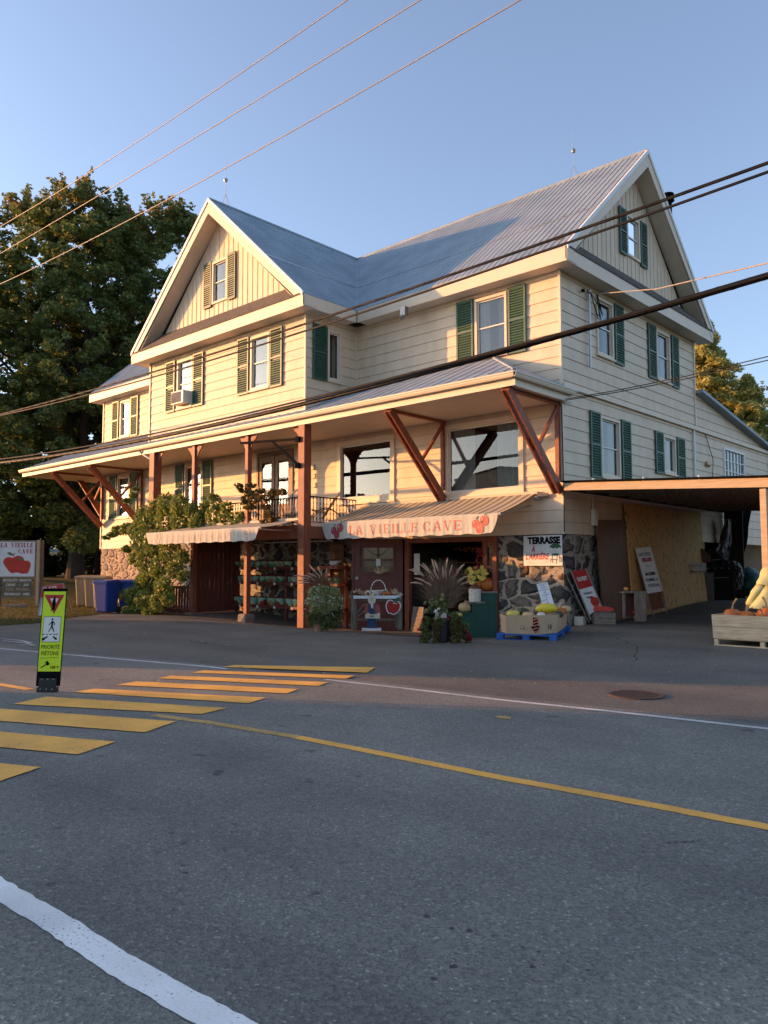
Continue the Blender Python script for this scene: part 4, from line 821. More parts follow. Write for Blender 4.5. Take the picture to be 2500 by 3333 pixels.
m_ = MB()
for k in range(60): m_.lathe([(0, -.03), (.024, 0), (0, .03)], DX(-2.42+random.uniform(-.09, .09), 2.02-random.uniform(0, .75), .05+random.uniform(-.03, .03)), 6)
tag(m_.build('chili_string', 'berry'), 'bundle of dark red dried chillies hanging at the right of the shop bay', 'dried chillies')
tag(MB().pb(DX, -4.66, -4.46, 1.28, 1.86, .0, .012).build('price_list', 'paper'), 'tall narrow pale notice on the dark jamb right of the shop door', 'notice')
mb = MB(); mb.pb(DX, -4.36, -3.9, .55, .92, -.5, -.49); tag(mb.build('notice_sheet', 'white'), 'white sheet with a sketch on it, upper of two behind the big grass planter', 'notice')
mb = MB(); mb.pb(DX, -4.32, -3.92, -.12, .34, -.5, -.49); tag(mb.build('notice_sheet', 'white'), 'white sheet, lower of two behind the big grass planter', 'notice')
mb = MB(); mb.hexa([DX(-4.72, -.3, .12), DX(-4.30, -.3, .12), DX(-4.30, -.3, .08), DX(-4.72, -.3, .08), DX(-4.70, .40, .02), DX(-4.32, .40, .02), DX(-4.32, .40, -.02), DX(-4.70, .40, -.02)]); tag(mb.build('leaning_board', 'gray_wood'), 'weathered board leaning at the foot of the shop jamb', 'board')
# yellow-brown plastic curtain strip
m_ = MB(); n = 14
for k in range(n+1):
    t = k/n; z = 2.2-2.45*t; xa = -7.75+.62*t; wv = .34-.22*t+.05*math.sin(k*1.3)
    m_.v += [(xa, -.35, z), (xa+wv*.5, -.30+.05*math.sin(k*2), z+.03), (xa+wv, -.12, z+.1)]
for k in range(n):
    for j in (0, 1): a = 3*k+j; m_.f.append((a, a+1, a+4, a+3))
tag(m_.build('draped_tarp', mat('tarp_yellow', (.26, .15, .045), .5, .3, 4, .4, 9)), 'yellow-brown tarp gathered beside the left edge of the shop door', 'tarp')
# ================================================================ produce shelves under the balcony
PYf = lambda px, py, y: (lambda d: CAM+d*((y-CAM.y)/d.y))(ray(px, py))
r7 = lambda x, y: (740+x*360/1659, 1700+y*360/1659)
SH = thing('produce_shelf', (-9.5, -.4, -.28), 'long red wooden shelf rack holding apple baskets under the balcony', 'shelf'); SY0, SY1 = -.62, -.12
ZSH = (1.50, 1.02, .28); SX0, SX1 = -12.0, -7.55
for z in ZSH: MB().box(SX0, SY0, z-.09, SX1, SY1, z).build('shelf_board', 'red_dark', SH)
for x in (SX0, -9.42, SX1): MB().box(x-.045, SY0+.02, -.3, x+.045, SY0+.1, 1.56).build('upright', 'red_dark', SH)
def basket(x, y, z, r, h, mb_, liner, lab, cat='basket'):
    t = thing('apple_basket', (x, y, z), lab, cat, 'apple baskets on the red shelves')
    MB().lathe([(r*.7, 0), (r, h), (r*.95, h)], (0, 0, 0), 14).build('bowl', mb_, t, world=False)
    if liner:
        m_ = MB(); n = 20; hang = random.uniform(.4, .8)
        for k in range(n): a = 6.283*k/n; dr = h*(hang+.35*math.sin(a*2+x*3)+.12*math.sin(a*7)); dr = max(.02, min(h*1.0, dr)); m_.v += [(r*.9*math.cos(a), r*.9*math.sin(a), h*1.04), (r*1.06*math.cos(a), r*1.06*math.sin(a), h*1.08), (r*(1.12-.18*dr/h)*math.cos(a), r*(1.12-.18*dr/h)*math.sin(a), h-dr)]
        for k in range(n):
            for j in (0, 1): a = 3*k+j; b_ = 3*((k+1) % n)+j; m_.f.append((a, b_, b_+1, a+1))
        m_.build('liner', liner, t, world=False)
    m_ = MB()
    for k in range(9):
        a = 6.283*k/8 if k < 8 else 0; q = r*.6 if k < 8 else 0; m_.lathe([(0, -.035), (.03, -.02), (.038, .0), (.03, .028), (.008, .030), (0, .022)], (q*math.cos(a), q*math.sin(a), h+.02+(.03 if k == 8 else random.uniform(-.008, .012))), 8)
    m_.build('apple_heap', 'apples', t, smooth=True, world=False)
    return t
ORD = ['first', 'second', 'third', 'fourth', 'fifth', 'sixth', 'seventh', 'eighth', 'ninth', 'tenth', 'eleventh', 'twelfth']
rows = [('top', 1.50, [140, 235, 355, 475, 575, 680, 755, 820, 915, 1075]), ('middle', 1.02, [170, 255, 350, 440, 545, 630, 705, 800, 920, 1020]), ('bottom', .28, [175, 290, 400, 530, 680, 805, 955, 1060])]
for nm, z, xs in rows:
    for k, px in enumerate(xs):
        p = PYf(*r7(px, 900), SY0+.17); r = .135 if nm != 'bottom' else .165; bm = random.choice(['basket', 'basket', 'basket_green'] if nm != 'bottom' else ['basket_red', 'basket_red', 'basket', 'squash'])
        basket(p.x, SY0+.18, z, r, .16 if nm != 'bottom' else .21, bm, 'cloth_mint', f'{ORD[k]} cloth-lined apple basket from the left on the long {nm} shelf')
for k, px in enumerate((190, 450, 705, 965)):
    for nm, z in (('top', 1.45), ('middle', .97), ('bottom', .23)):
        p = PYf(*r7(px, 900), SY0-.01); m_ = MB().box(p.x-.045, SY0-.008, z-.045, p.x+.045, SY0-.003, z+.035).build('price_tag', 'white'); tag(m_, f'{ORD[k]} white price tag from the left on the long {nm} shelf', 'price tag', 'price tags on the red shelves')
# short shelf between the thick post and the tarp
S2 = thing('corner_shelf', (-7.2, -.5, -.28), 'short red shelf unit catching the sun between the thick post and the shop door', 'shelf')
for z in (1.52, 1.02, .3): MB().box(-7.50, -.95, z-.08, -6.75, -.5, z).build('shelf_board', 'redwood', S2)
for x in (-7.46, -6.79): MB().box(x-.04, -.60, -.3, x+.04, -.51, 1.5).build('upright', 'redwood', S2)
basket(-7.0, -.78, 1.52, .17, .14, 'basket', 'paper', 'wide basket of red apples alone on the sunlit top corner shelf'); basket(-7.22, -.78, 1.02, .11, .16, 'basket', None, 'brown wicker basket of apples on the sunlit middle corner shelf'); basket(-6.95, -.78, 1.02, .11, .15, 'basket_green', None, 'bright green basket of apples on the sunlit middle corner shelf')
# fluorescent tube and wall hangings
tag(MB().tube([(-9.7, -1.2, 2.24), (-6.7, -1.2, 2.24)], .015, 6).build('light_tube', 'white'), 'unlit thin white tube lamp under the balcony beam', 'lamp')
tag(MB().box(-7.72, -.02, 1.8, -7.48, .0, 2.12).build('wall_note', 'paper'), 'pale bucket-shaped note on the stone wall above the corner shelf', 'note')
# ================================================================ awnings
def serif(ch, w, h, t=.16):
    """list of polygons in a unit box w x h"""
    P = []; s = t*h; q = s*.45; e = s*.5
    R = lambda a, b, c, d: P.append([(a, b), (c, b), (c, d), (a, d)])
    if ch == 'L': R(.1*w, 0, .1*w+s, h); R(0, h-q, .1*w+s+e, h-.0); R(0, 0, w, q); R(w-q, q, w, .30*h)
    elif ch == 'I': c = w/2; R(c-s/2, 0, c+s/2, h); R(c-s, 0, c+s, q); R(c-s, h-q, c+s, h)
    elif ch == 'E': R(.1*w, 0, .1*w+s, h); R(0, 0, w, q); R(0, h-q, w, h); R(.1*w, h/2-q/2, .75*w, h/2+q/2); R(w-q, q, w, .26*h); R(w-q, .74*h, w, h-q); R(.75*w-q*.3, .38*h, .75*w+q*.5, .62*h)
    elif ch == 'A': P.append([(.08*w, 0), (.08*w+q, 0), (w/2+q*.3, h), (w/2-q*.5, h)]); P.append([(.92*w-s, 0), (.92*w, 0), (w/2+s*.5, h), (w/2-s*.5, h)]); R(.25*w, .3*h, .75*w, .3*h+q*.8); R(0, 0, .3*w, q*.8); R(.62*w, 0, w+.05*w, q*.8)
    elif ch == 'V': P.append([(.08*w, h), (.08*w+s, h), (w/2+s*.5, 0), (w/2-s*.4, 0)]); P.append([(.92*w-q, h), (.92*w, h), (w/2+q*.6, 0), (w/2, 0)]); R(0, h-q*.8, .36*w, h); R(.66*w, h-q*.8, w, h)
    elif ch == 'C':
        n = 14; pr = None
        for k in range(n+1):
            a = math.radians(48+264*k/n); th = s*(.35+.65*abs(math.cos(a))); o = (w/2+w/2*math.cos(a), h/2+h/2*math.sin(a)); i = (w/2+(w/2-th)*math.cos(a), h/2+(h/2-q*.6-(th-q*.6)*0)*math.sin(a))
            if pr: P.append([pr[0], o, i, pr[1]])
            pr = (o, i)
        R(.80*w, .62*h, .88*w, .95*h); R(.80*w, .05*h, .88*w, .3*h)
    return P
def serif_text(body, u0, z0, h, b, d, m, parent, width=None, name='lettering', fn=None, t=.16):
    ws = {'I': .42, 'L': .62, 'E': .66, 'A': .78, 'V': .78, 'C': .72, ' ': .5}; tot = sum(ws[c]*h+.18*h for c in body); k_ = (width/tot) if width else 1; u = u0; mb = MB(); j = 0
    for c in body:
        w_ = ws[c]*h*k_
        if c != ' ':
            for P in serif(c, w_, h, t):
                pts = [(u+x, z0+y) for x, y in P]; j += 1; mb.poly([(fn(x, y, d+.0003*(j % 7)) if fn else b(x, y, d+.0003*(j % 7))) for x, y in pts])
        u += w_+.18*h*k_
    return mb.build(name, m, parent)
def disc(b, u, z, ru, rz, d, n=18, fn=None): return [(fn or b)(u+ru*math.cos(6.2832*k/n), z+rz*math.sin(6.2832*k/n), d) for k in range(n)]
def apple_shape(u, z, r, n=26):
    out = []
    for k in range(n):
        a = 6.2832*k/n+math.pi/2; q = r*(1-.10*math.cos(2*(a-math.pi/2))*1.2+(-.16 if k in (0,) else (-.05 if k in (1, n-1) else 0))); out.append((u+q*math.cos(a)*1.02, z+q*math.sin(a)*(1.0 if math.sin(a) > 0 else .95)))
    return out
def awning(name, x0, x1, yb, zb, yf, zf_, drop, label, fade, wrink, nst):
    T = thing(name, ((x0+x1)/2, yb, zb), label, 'awning'); mb = MB(); n = 60
    for k in range(n+1):
        x = x0+(x1-x0)*k/n
        for j in range(5): t = j/4; mb.v.append((x, yb+(yf-yb)*t, zb+(zf_-zb)*t-.03*math.sin(t*math.pi)-.012*math.sin(k*.8)*t))
    for k in range(n):
        for j in range(4): a = 5*k+j; mb.f.append((a, a+1, a+6, a+5))
    mb.build('canopy', 'awning_stripes', T, smooth=True)
    MB().tube([(x0-.02, yf, zf_), (x1+.06, yf, zf_)], .032, 8).build('front_bar', 'canvas', T); MB().tube([(x0, yb+.02, zb+.02), (x1+.08, yb+.02, zb+.02)], .045, 8).build('roller', 'trim_worn', T)
    m_ = MB()
    for x in (x0+.12, x1-.12): m_.bar((x, yb, zb-.28), (x, (yb+yf)/2, (zb+zf_)/2-.17), .03, .03); m_.bar((x, (yb+yf)/2, (zb+zf_)/2-.17), (x, yf+.03, zf_-.03), .03, .03)
    m_.build('folding_arm', 'steel', T)
    wr = lambda u: wrink*(math.sin(u*21)+.6*math.sin(u*43+1)+.5*math.sin(u*9.3+2))
    fn = lambda u, z, d=0: (u, yf-.035-d-(wr(u)*min(1, (zf_-z)/drop*1.6+.15)), z)
    mb = MB(); n = 220; L_ = x1-x0
    for k in range(n+1):
        u = x0+L_*k/n; e = min(u-x0, x1-u); bot = zf_-drop*(1-.9*max(0, 1-e/.26)**2.4)+.012*math.sin(u*11)
        for j in range(6): z = zf_+(bot-zf_)*j/5; mb.v.append(fn(u, z))
    for k in range(n):
        for j in range(5): a = 6*k+j; mb.f.append((a, a+1, a+7, a+6))
    V = mb.build('valance', 'canvas', T, smooth=True)
    return T, V, fn
T, V, fn = awning('shop_awning', -6.60, -.72, -.09, 3.27, -1.65, 2.70, .44, 'striped awning over the shop door, white valance lettered clearly LA VIEILLE CAVE', 0, .0055, 24)
uu = lambda px: -6.60+(px-5)/(1375-5)*5.88                       # along the valance
U = lambda px: PYf(1050+px*700/1659, 1735, -1.69).x
serif_text('LA VIEILLE', U(205), 2.36, .235, None, .006, 'faded_red', V, width=U(745)-U(205), fn=fn); serif_text('CAVE', U(775), 2.37, .235, None, .006, 'faded_red', V, width=U(1085)-U(775), fn=fn)
def apples3(cx, cz, m1, fn, s=1, par=None):
    mb = MB(); lf = MB(); hl = MB()
    for k, (dx, dz, r) in enumerate(((-.10, -.0, .095), (.11, .06, .11), (.0, -.10, .10))):
        mb.poly([fn(u, z, .006+.002*k) for u, z in [(cx+dx*s+(p[0])*s*.82, cz+dz*s+p[1]*s*1.15) for p in apple_shape(0, 0, r)]])
        hl.poly([fn(cx+(dx-r*.35)*s+.012*s*math.cos(a), cz+(dz+r*.3)*s+.032*s*math.sin(a), .0125+.0005*k) for a in [6.283*q/8 for q in range(8)]])
        lf.poly([fn(cx+(dx+u)*s, cz+(dz+r*1.0+z)*s, .010+.001*k) for u, z in ((0, -.01), (.03, .05), (.08, .06), (.05, .02))])
    mb.build('apple_print', m1, par); lf.build('leaf_print', 'green_paint', par); hl.build('highlight_print', 'canvas', par)
apples3(U(105)+.02, 2.49, 'berry', fn, 1.15, V); apples3(U(1213), 2.49, 'faded_red', fn, 1.15, V)
T, V, fn = awning('stall_awning', -12.72, -7.08, -2.20, 2.80, -3.50, 2.54, .34, 'striped awning with badly faded valance over the apple shelves, beside the vine', 1, .0065, 20)
mat('ghost_red', (.62, .47, .37), .85, .15, 6)
U = lambda px: PYf(px*900/1659, 1700, -3.54).x
serif_text('LA VIEILLE', U(1010), 2.27, .17, None, .006, 'ghost_red', V, width=U(1235)-U(1010), fn=fn); serif_text('CAVE', U(1265), 2.27, .17, None, .006, 'ghost_red', V, width=U(1415)-U(1265), fn=fn)
apples3(U(1478), 2.36, 'ghost_red', fn, .75, V); apples3(U(950), 2.36, 'ghost_red', fn, .75, V)
# ================================================================ boards standing square to the viewer
VN = Vector((math.cos(YAW-math.pi/2), math.sin(YAW-math.pi/2), 0))           # horizontal, towards the camera
class FB(B):
    """upright plane through a ground point, facing the road"""
    def __init__(s, px, py, z=None, d=None):
        s.o = at(px, py) if d is None else dep(px, py, d); s.u = R0.copy(); s.n = VN.copy(); s.o0 = s.o.copy(); s.foot = s.o.copy(); s.o = Vector((s.o.x, s.o.y, 0)); s.d = (s.foot-CAM).dot(F2)
    def uz(s, px, py):
        d = ray(px, py); t = (s.o-CAM).dot(s.n)/d.dot(s.n); p = CAM+d*t; return ((p-s.o).dot(s.u), p.z)
    def p(s, px, py, off=0): u, z = s.uz(px, py); return s(u, z, off)
C3 = lambda x, y: (x*900/1659, 1250+y*900/1659); C4 = lambda x, y: (700+x*600/1659, 1350+y*600/1659); C5 = lambda x, y: (1050+x*700/1659, 1350+y*700/1659); C6 = lambda x, y: (1650+x*850/1659, 1400+y*850/1659)
Q3 = lambda x, y: (x*250/922, 1700+y*250/922); Q4 = lambda x, y: (1500+x*500/1659, 1700+y*500/1659); Q5 = lambda x, y: (2000+x*500/1659, 1600+y*500/1659); Q6 = lambda x, y: (1050+x*350/1659, 1650+y*350/1659); Q8 = lambda x, y: (1350+x*350/1659, 1700+y*350/1659)
# --- roadside sign of the inn
b = FB(117, 1972); T = thing('inn_sign', b.foot, 'wooden roadside sign with big red apples and four slats of lettering', 'sign')
zg = b.foot.z
(u0, z1), (u1, z0) = b.uz(*Q3(2, 232)), b.uz(*Q3(416, 650))
MB().pb(b, u0, u1, z0, z1, -.03, .02).build('panel', 'white_paint', T)
m_ = MB(); t = .045; m_.pb(b, u0-t, u1+t, z1, z1+t, -.04, .04); m_.pb(b, u0-t, u1+t, z0-t, z0, -.04, .04); m_.pb(b, u0-t, u0, z0, z1, -.04, .04); m_.pb(b, u1, u1+t, z0, z1, -.04, .04); m_.build('frame', 'sign_wood', T)
for a in (u0-.16, u1+.07):
    MB().pb(b, a, a+.10, zg-.05, z1+.06, -.06, .04).build('sign_post', 'pine', T)
    MB().pb(b, a+.10, a+.20, zg-.05, z1+.06, -.16, -.06).build('sign_post', 'slat_olive', T)
h = z1-z0; hw = u1-u0
serif_text('LA VIEILLE', u0+.03*hw, z0+.835*h, .125*h*1.02, b, .024, 'red_paint', T, width=.93*hw, t=.22); serif_text('CAVE', u0+.53*hw, z0+.66*h, .125*h*1.02, b, .024, 'red_paint', T, width=.42*hw, t=.22)
def blob(b, px, d, m, par, nm, fq):
    return MB().poly([b(*b.uz(*fq(*q)), d) for q in px]).build(nm, m, par)
def smooth(pts, n=4):
    out = []; N = len(pts)
    for i in range(N):
        p0, p1, p2, p3 = [pts[(i+k-1) % N] for k in range(4)]
        for j in range(n):
            t = j/n; out.append(tuple(.5*((2*p1[c])+(-p0[c]+p2[c])*t+(2*p0[c]-5*p1[c]+4*p2[c]-p3[c])*t*t+(-p0[c]+3*p1[c]-3*p2[c]+p3[c])*t**3) for c in (0, 1)))
    return out
blob(b, smooth([(160, 425), (200, 405), (250, 405), (285, 430), (300, 460), (340, 460), (370, 495), (365, 545), (335, 610), (300, 615), (265, 618), (230, 605), (180, 605), (135, 607), (90, 560), (50, 500), (45, 460), (75, 425), (120, 418)]), .024, 'apple_red', T, 'apple_print', Q3)
blob(b, smooth([(90, 365), (130, 360), (163, 385), (160, 398), (120, 395)]), .030, 'leaf_print_green' if 'leaf_print_green' in M else mat('leaf_print_green', (.13, .17, .05), .7, .2, 8), T, 'leaf_print', Q3); blob(b, smooth([(218, 430), (250, 425), (285, 445), (262, 460), (235, 452)]), .030, 'leaf_print_green', T, 'leaf_print', Q3)
blob(b, [(158, 415), (165, 385), (182, 362), (187, 370), (172, 392), (166, 418)], .028, 'stone_brown', T, 'stem_print', Q3)
for k, (tx, y) in enumerate((('PRODUITS  MAISON', 697), ('CIDRE    -    JUS', 752), ('TARTES   PÂTISSERIES', 806), ('FROMAGE - MIEL', 863))):
    (a, zt), (c, zb) = b.uz(*Q3(22, y-24)), b.uz(*Q3(392, y+24)); o = MB().pb(b, a, c, zb, zt, -.03, .015).build('slat', 'slat_olive', T)
    text(tx, (zt-zb)*.80, b, (a+c)/2, (zt+zb)/2, .018, 'plume' if k == 2 else 'paper', o, bold=.004, shear=.15 if k != 2 else 0, sx=[.98, 1.05, .78, 1.08][k])
m_ = MB()
for z in (1.0, .62, .3): m_.pb(b, u0-.1, u1+.2, zg+z, zg+z+.05, -.09, -.04)
m_.build('rail', 'sign_wood', T)
p = at(*Q3(190, 1020)); o = MB(); c_ = p+R0*-.0; o.bar(p-R0*.42+Vector((0, 0, .05)), p+R0*.42+Vector((0, 0, .06)), .16, .12); tag(o.build('landscape_timber', 'gray_wood', bevel=.02), 'short weathered timber lying on the grass below the inn sign', 'timber')
# --- PLATS sandwich board
b = FB(212, 2006); T = thing('sandwich_board', b.foot, 'red-topped PLATS sandwich board on the lawn, half hidden by the crossing sign', 'sandwich board')
def pq(px, py, off): u, z = b.uz(px, py); return b(u, z, off)
q = [Q3(480, 1120), Q3(815, 1105), Q3(740, 735), Q3(500, 775)]; q2 = [Q3(575+0, 905), Q3(775, 880), Q3(740, 735), Q3(500, 775)]
MB().prism([pq(*q[0], .10), pq(*q[1], .10), pq(*q[2], -.10), pq(*q[3], -.10)], VN*-.02).build('panel', 'white_paint', T)
MB().prism([pq(*Q3(490, 900), .045), pq(*Q3(770, 885), .045), pq(*q[2], -.075), pq(*q[3], -.075)], VN*.012).build('header_panel', 'red_paint', T)
for a, c in ((q[0], q[3]), (q[1], q[2]), (q[3], q[2]), (q[0], q[1])): MB().bar(pq(*a, .12 if a[1] > 1950 else -.09), pq(*c, .12 if c[1] > 1950 else -.09), .03, .03).build('frame', 'steel', T)
MB().bar(pq(*q[1], -.45), pq(*q[2], -.12), .03, .03).build('leg', 'steel', T)
u_, z_ = b.uz(*Q3(603, 798)); text('PLATS', .155, b, u_, z_, .02, 'paper', T, bold=.006, rot=.13)
m_ = MB(); m_.prism([pq(*Q3(745, 1070), .12), pq(*Q3(800, 1062), .12), pq(*Q3(795, 1095), .13), pq(*Q3(745, 1100), .13)], VN*.004); m_.build('print', 'squash_tan', T)
# --- crossing sign
b0 = at(154, 2255); v_ = (Vector((0, 0, 1))+R0*.050-VN*.0).normalized(); s_ = (b0-CAM).dot(F2)/FPX
b = BT(b0, R0, v_); T = thing('pedestrian_crossing_sign', b0, 'fluorescent yellow PRIORITÉ PIÉTONS sign with black base, standing in the crosswalk', 'sign')
hp = lambda y: (2257-(1700+y*250/922))*s_; cx = lambda x, y: ((x*250/922)-154-(2257-(1700+y*250/922))*.050)*s_
W2 = .146
MB().pb(b, -W2, W2, hp(1975), hp(805), -.006, .0).build('backing', 'black', T, bevel=.004)
MB().pb(b, -W2+.012, W2-.012, hp(1800), hp(842), .0005, .0025).build('face_panel', 'lime', T)
m_ = MB(); m_.pb(b, -.105, .105, hp(2020), hp(1880), .002, .02); m_.build('base_plate', 'black_rubber', T)
m_ = MB(); m_.pb(b, -.12, .12, -.005, hp(1985), -.035, .04); m_.build('hinge_base', 'black_rubber', T, bevel=.006)
for zz in (hp(1890), hp(2005)):
    for x in (-.07, 0, .07): MB().tube([b(x, zz, .02), b(x, zz, .045 if zz < .1 else .026)], .010, 8).build('bolt', 'steel', T)
tri = [(-.125, hp(882)), (.118, hp(882)), (.008, hp(1112))]
def shrink(t, k): c = (sum(p[0] for p in t)/3, sum(p[1] for p in t)/3); return [(c[0]+(p[0]-c[0])*k, c[1]+(p[1]-c[1])*k) for p in t]
P3 = lambda pts, d, nm, m: MB().poly([b(u, z, d) for u, z in pts]).build(nm, m, T)
P3(tri, .004, 'yield_symbol', 'red_paint'); P3(shrink(tri, .42), .005, 'yield_centre', 'white_paint')
P3([(-.015, hp(940)), (.008, hp(893)), (.016, hp(945)), (.022, hp(985)), (.012, hp(1050)), (.020, hp(1075)), (.002, hp(1060)), (-.035, hp(1075)), (-.018, hp(1030)), (-.022, hp(960))], .006, 'pedestrian_symbol', 'black')
w0 = (-.112, .102); r_ = .015
pts = []
for (cx_, cy_, a0) in ((w0[1]-r_, hp(1142)-r_, 0), (w0[0]+r_, hp(1142)-r_, 90), (w0[0]+r_, hp(1452)+r_, 180), (w0[1]-r_, hp(1452)+r_, 270)):
    for k in range(5): a = math.radians(a0+k*22.5); pts.append((cx_+r_*math.cos(a), cy_+r_*math.sin(a)))
P3(pts, .004, 'symbol_border', 'black'); c0 = (sum(p[0] for p in pts)/20, sum(p[1] for p in pts)/20); P3([(c0[0]+(x-c0[0])*.955, c0[1]+(z-c0[1])*.965) for x, z in pts], .005, 'symbol_panel', 'white_paint')
X = lambda x, y: ((x-598)*250/922*s_+.0, hp(y))
m_ = MB(); pp = lambda l: m_.poly([b(X(*q)[0]+.0-.003, X(*q)[1], .0062) for q in l])
m_.poly([b(u+.0, z, .0062) for u, z in [(X(598, 1178)[0]-.003+.013*math.cos(k*.524), X(598, 1178)[1]+.013*math.sin(k*.524)) for k in range(12)]])
pp([(590, 1198), (610, 1198), (632, 1225), (625, 1250), (618, 1248), (622, 1228), (610, 1215), (606, 1260), (632, 1322), (622, 1328), (596, 1275), (565, 1328), (556, 1325), (586, 1268), (588, 1222), (560, 1248), (553, 1245), (580, 1215)])
for x in (505, 547, 590, 632, 665): pp([(x-15, 1352), (x+13, 1350), (x+13, 1360), (x-15, 1362)])
pp([(548, 1378), (560, 1388), (518, 1418), (524, 1428), (485, 1430), (500, 1392), (506, 1400)]); pp([(625, 1375), (655, 1398), (662, 1388), (670, 1424), (635, 1418), (642, 1410), (613, 1388)])
m_.build('walking_symbol', 'black', T)
text('PRIORITÉ', .068, b, -.004, hp(1510), .004, 'black', T, sx=.80, bold=.0006); text('PIÉTONS', .068, b, -.004, hp(1586), .004, 'black', T, sx=.80, bold=.0006)
P3([(-.115, hp(1645)), (.105, hp(1632)), (.105, hp(1628)), (-.115, hp(1641))], .004, 'divider_line', 'black')
P3([(-.105, hp(1752)), (-.04, hp(1712)), (-.052, hp(1692)), (-.025, hp(1672)), (.005, hp(1712)), (-.02, hp(1732)), (-.034, hp(1722)), (-.100, hp(1762))], .004, 'gavel_symbol', 'black')
text('100 $', .048, b, .060, hp(1752), .004, 'black', T, bold=.0015, sx=.95)
# --- TERRASSE sign
b = B((0, -.035, 0), (1, 0, 0), (0, -1, 0)); T = thing('terrace_sign', (-.55, -.03, 1.52), 'white TERRASSE À L\'ARRIÈRE sign with green parasol, on the stone wall', 'sign')
m_ = MB(); m_.pb(b, -1.09, -.02, 1.52, 2.25, 0, .012); m_.build('panel', 'white_paint', T)
text('TERRASSE', .215, b, -.52, 2.12, .0135, 'black', T, bold=.014, sx=.94); text('À', .19, b, -.82, 1.905, .0135, 'red_paint', T, bold=.006, shear=.2, sx=.75); text('L\'ARRIÈRE', .20, b, -.715, 1.735, .0135, 'red_paint', T, bold=.006, shear=.25, sx=.72)
m_ = MB(); pc = lambda l, d=.0145: m_.poly([b(u, z, d) for u, z in l])
pc([(-.365, 1.945), (-.34, 2.00), (-.27, 2.045), (-.20, 2.055), (-.12, 2.04), (-.06, 1.995), (-.04, 1.935), (-.10, 1.955), (-.15, 1.925), (-.20, 1.95), (-.25, 1.925), (-.31, 1.955)]); pc([(-.212, 1.93), (-.206, 1.93), (-.206, 1.80), (-.212, 1.80)])
m_.poly(disc(b, -.20, 1.79, .105, .028, .0145)); 
for q in ([(-.34, 1.69), (-.14, 1.665), (-.14, 1.645), (-.34, 1.67)], [(-.30, 1.78), (-.285, 1.78), (-.27, 1.59), (-.29, 1.59)], [(-.16, 1.77), (-.145, 1.77), (-.175, 1.57), (-.195, 1.57)], [(-.10, 1.78), (-.085, 1.78), (-.075, 1.60), (-.095, 1.60)], [(-.34, 1.67), (-.325, 1.67), (-.325, 1.60), (-.34, 1.60)], [(-.12, 1.72), (-.04, 1.72), (-.04, 1.70), (-.12, 1.70)], [(-.05, 1.70), (-.035, 1.70), (-.035, 1.60), (-.05, 1.60)]): pc(q, .0150+.0003*len(m_.f))
m_.build('parasol_print', 'green_paint', T)
m_ = MB()
for a, c in (((-1.06, 1.845), (-.05, 1.845)), ((-.98, 1.655), (-.78, 1.56)), ((-1.0, 1.56), (-.80, 1.66)), ((-.55, 1.56), (-.38, 1.66)), ((-.52, 1.655), (-.33, 1.565))): m_.bar(b(*a, .0135), b(*c, .0135), .004, .001)
m_.build('sketch_line', 'black', T)
# --- leaning signs: panels placed by real distance
def qpanel(T, name, corners, thick, m, fwd=.0):
    pts = [dep(px, py, d) for px, py, d in corners]; n_ = (pts[1]-pts[0]).cross(pts[3]-pts[0]).normalized()
    if n_.dot(CAM-pts[0]) < 0: n_ = -n_
    pts = [p+n_*fwd for p in pts]; o = MB().prism([p-n_*thick for p in pts], n_*thick).build(name, m, T); return o, pts, n_
def qtext(T, body, pts, u, v, size, m, sx=1, bold=0, shear=0, lift=.004):
    """pts = [TL,TR,BR,BL]"""
    U_ = (pts[1]-pts[0]); V_ = (pts[0]-pts[3]); b = BT(pts[3], U_, V_ - U_*(V_.dot(U_)/U_.dot(U_))); b.v = V_.normalized(); b.u = U_.normalized(); b.n = b.u.cross(b.v).normalized()
    if b.n.dot(CAM-pts[0]) < 0: b.n = -b.n
    return text(body, size, b, u*U_.length, v*V_.length, lift, m, T, sx=sx, bold=bold, shear=shear)
d0 = 18.35
T = thing('sandwich_board', dep(1925, 2030, 18.35), 'tilted white and red sandwich board reading OUVERT, leaning by the stone corner', 'sandwich board')
face = [(*Q4(1192, 532), d0+.22), (*Q4(1350, 505), d0+.45), (*Q4(1520, 900), d0+.32), (*Q4(1385, 1005), d0+.05)]
o, pts, n_ = qpanel(T, 'panel', face, .015, 'white_paint')
mid = [pts[0].lerp(pts[3], .42), pts[1].lerp(pts[2], .46)]; MB().prism([p+n_*.002 for p in (pts[0], pts[1], mid[1], mid[0])], n_*.002).build('header_panel', 'red_paint', T)
qtext(T, 'OUVERT', pts, .50, .80, .135, 'paper', sx=.62, bold=.006, lift=.007); qtext(T, 'PRODUITS DU', pts, .50, .47, .062, 'black', sx=.70, bold=.002, lift=.005); qtext(T, 'TERROIR', pts, .48, .375, .062, 'black', sx=.70, bold=.002, lift=.005)
m_ = MB(); cxx = [pts[3].lerp(pts[2], a).lerp(pts[0].lerp(pts[1], a), c)+n_*.004 for a, c in smooth([(.50, .30), (.62, .33), (.75, .29), (.95, .22), (.97, .12), (.85, .06), (.62, .05), (.48, .12), (.42, .22)])]; m_.poly(cxx); m_.build('apple_print', 'apple_red', T)
for a, c in ((pts[0], pts[3]), (pts[1], pts[2])):
    e = (c-a).normalized(); MB().bar(a-e*.02, c+e*.12, .035, .03).build('frame', 'gray_wood', T)
off = -F0*.0-R0*.14
MB().bar(pts[0]-R0*.12-n_*.05, dep(*Q4(1385, 1085), d0+.15), .03, .03).build('leg', 'gray_wood', T); MB().bar(pts[1]-R0*.10-n_*.25, dep(*Q4(1390, 1075), d0+.6), .03, .03).build('leg', 'gray_wood', T)
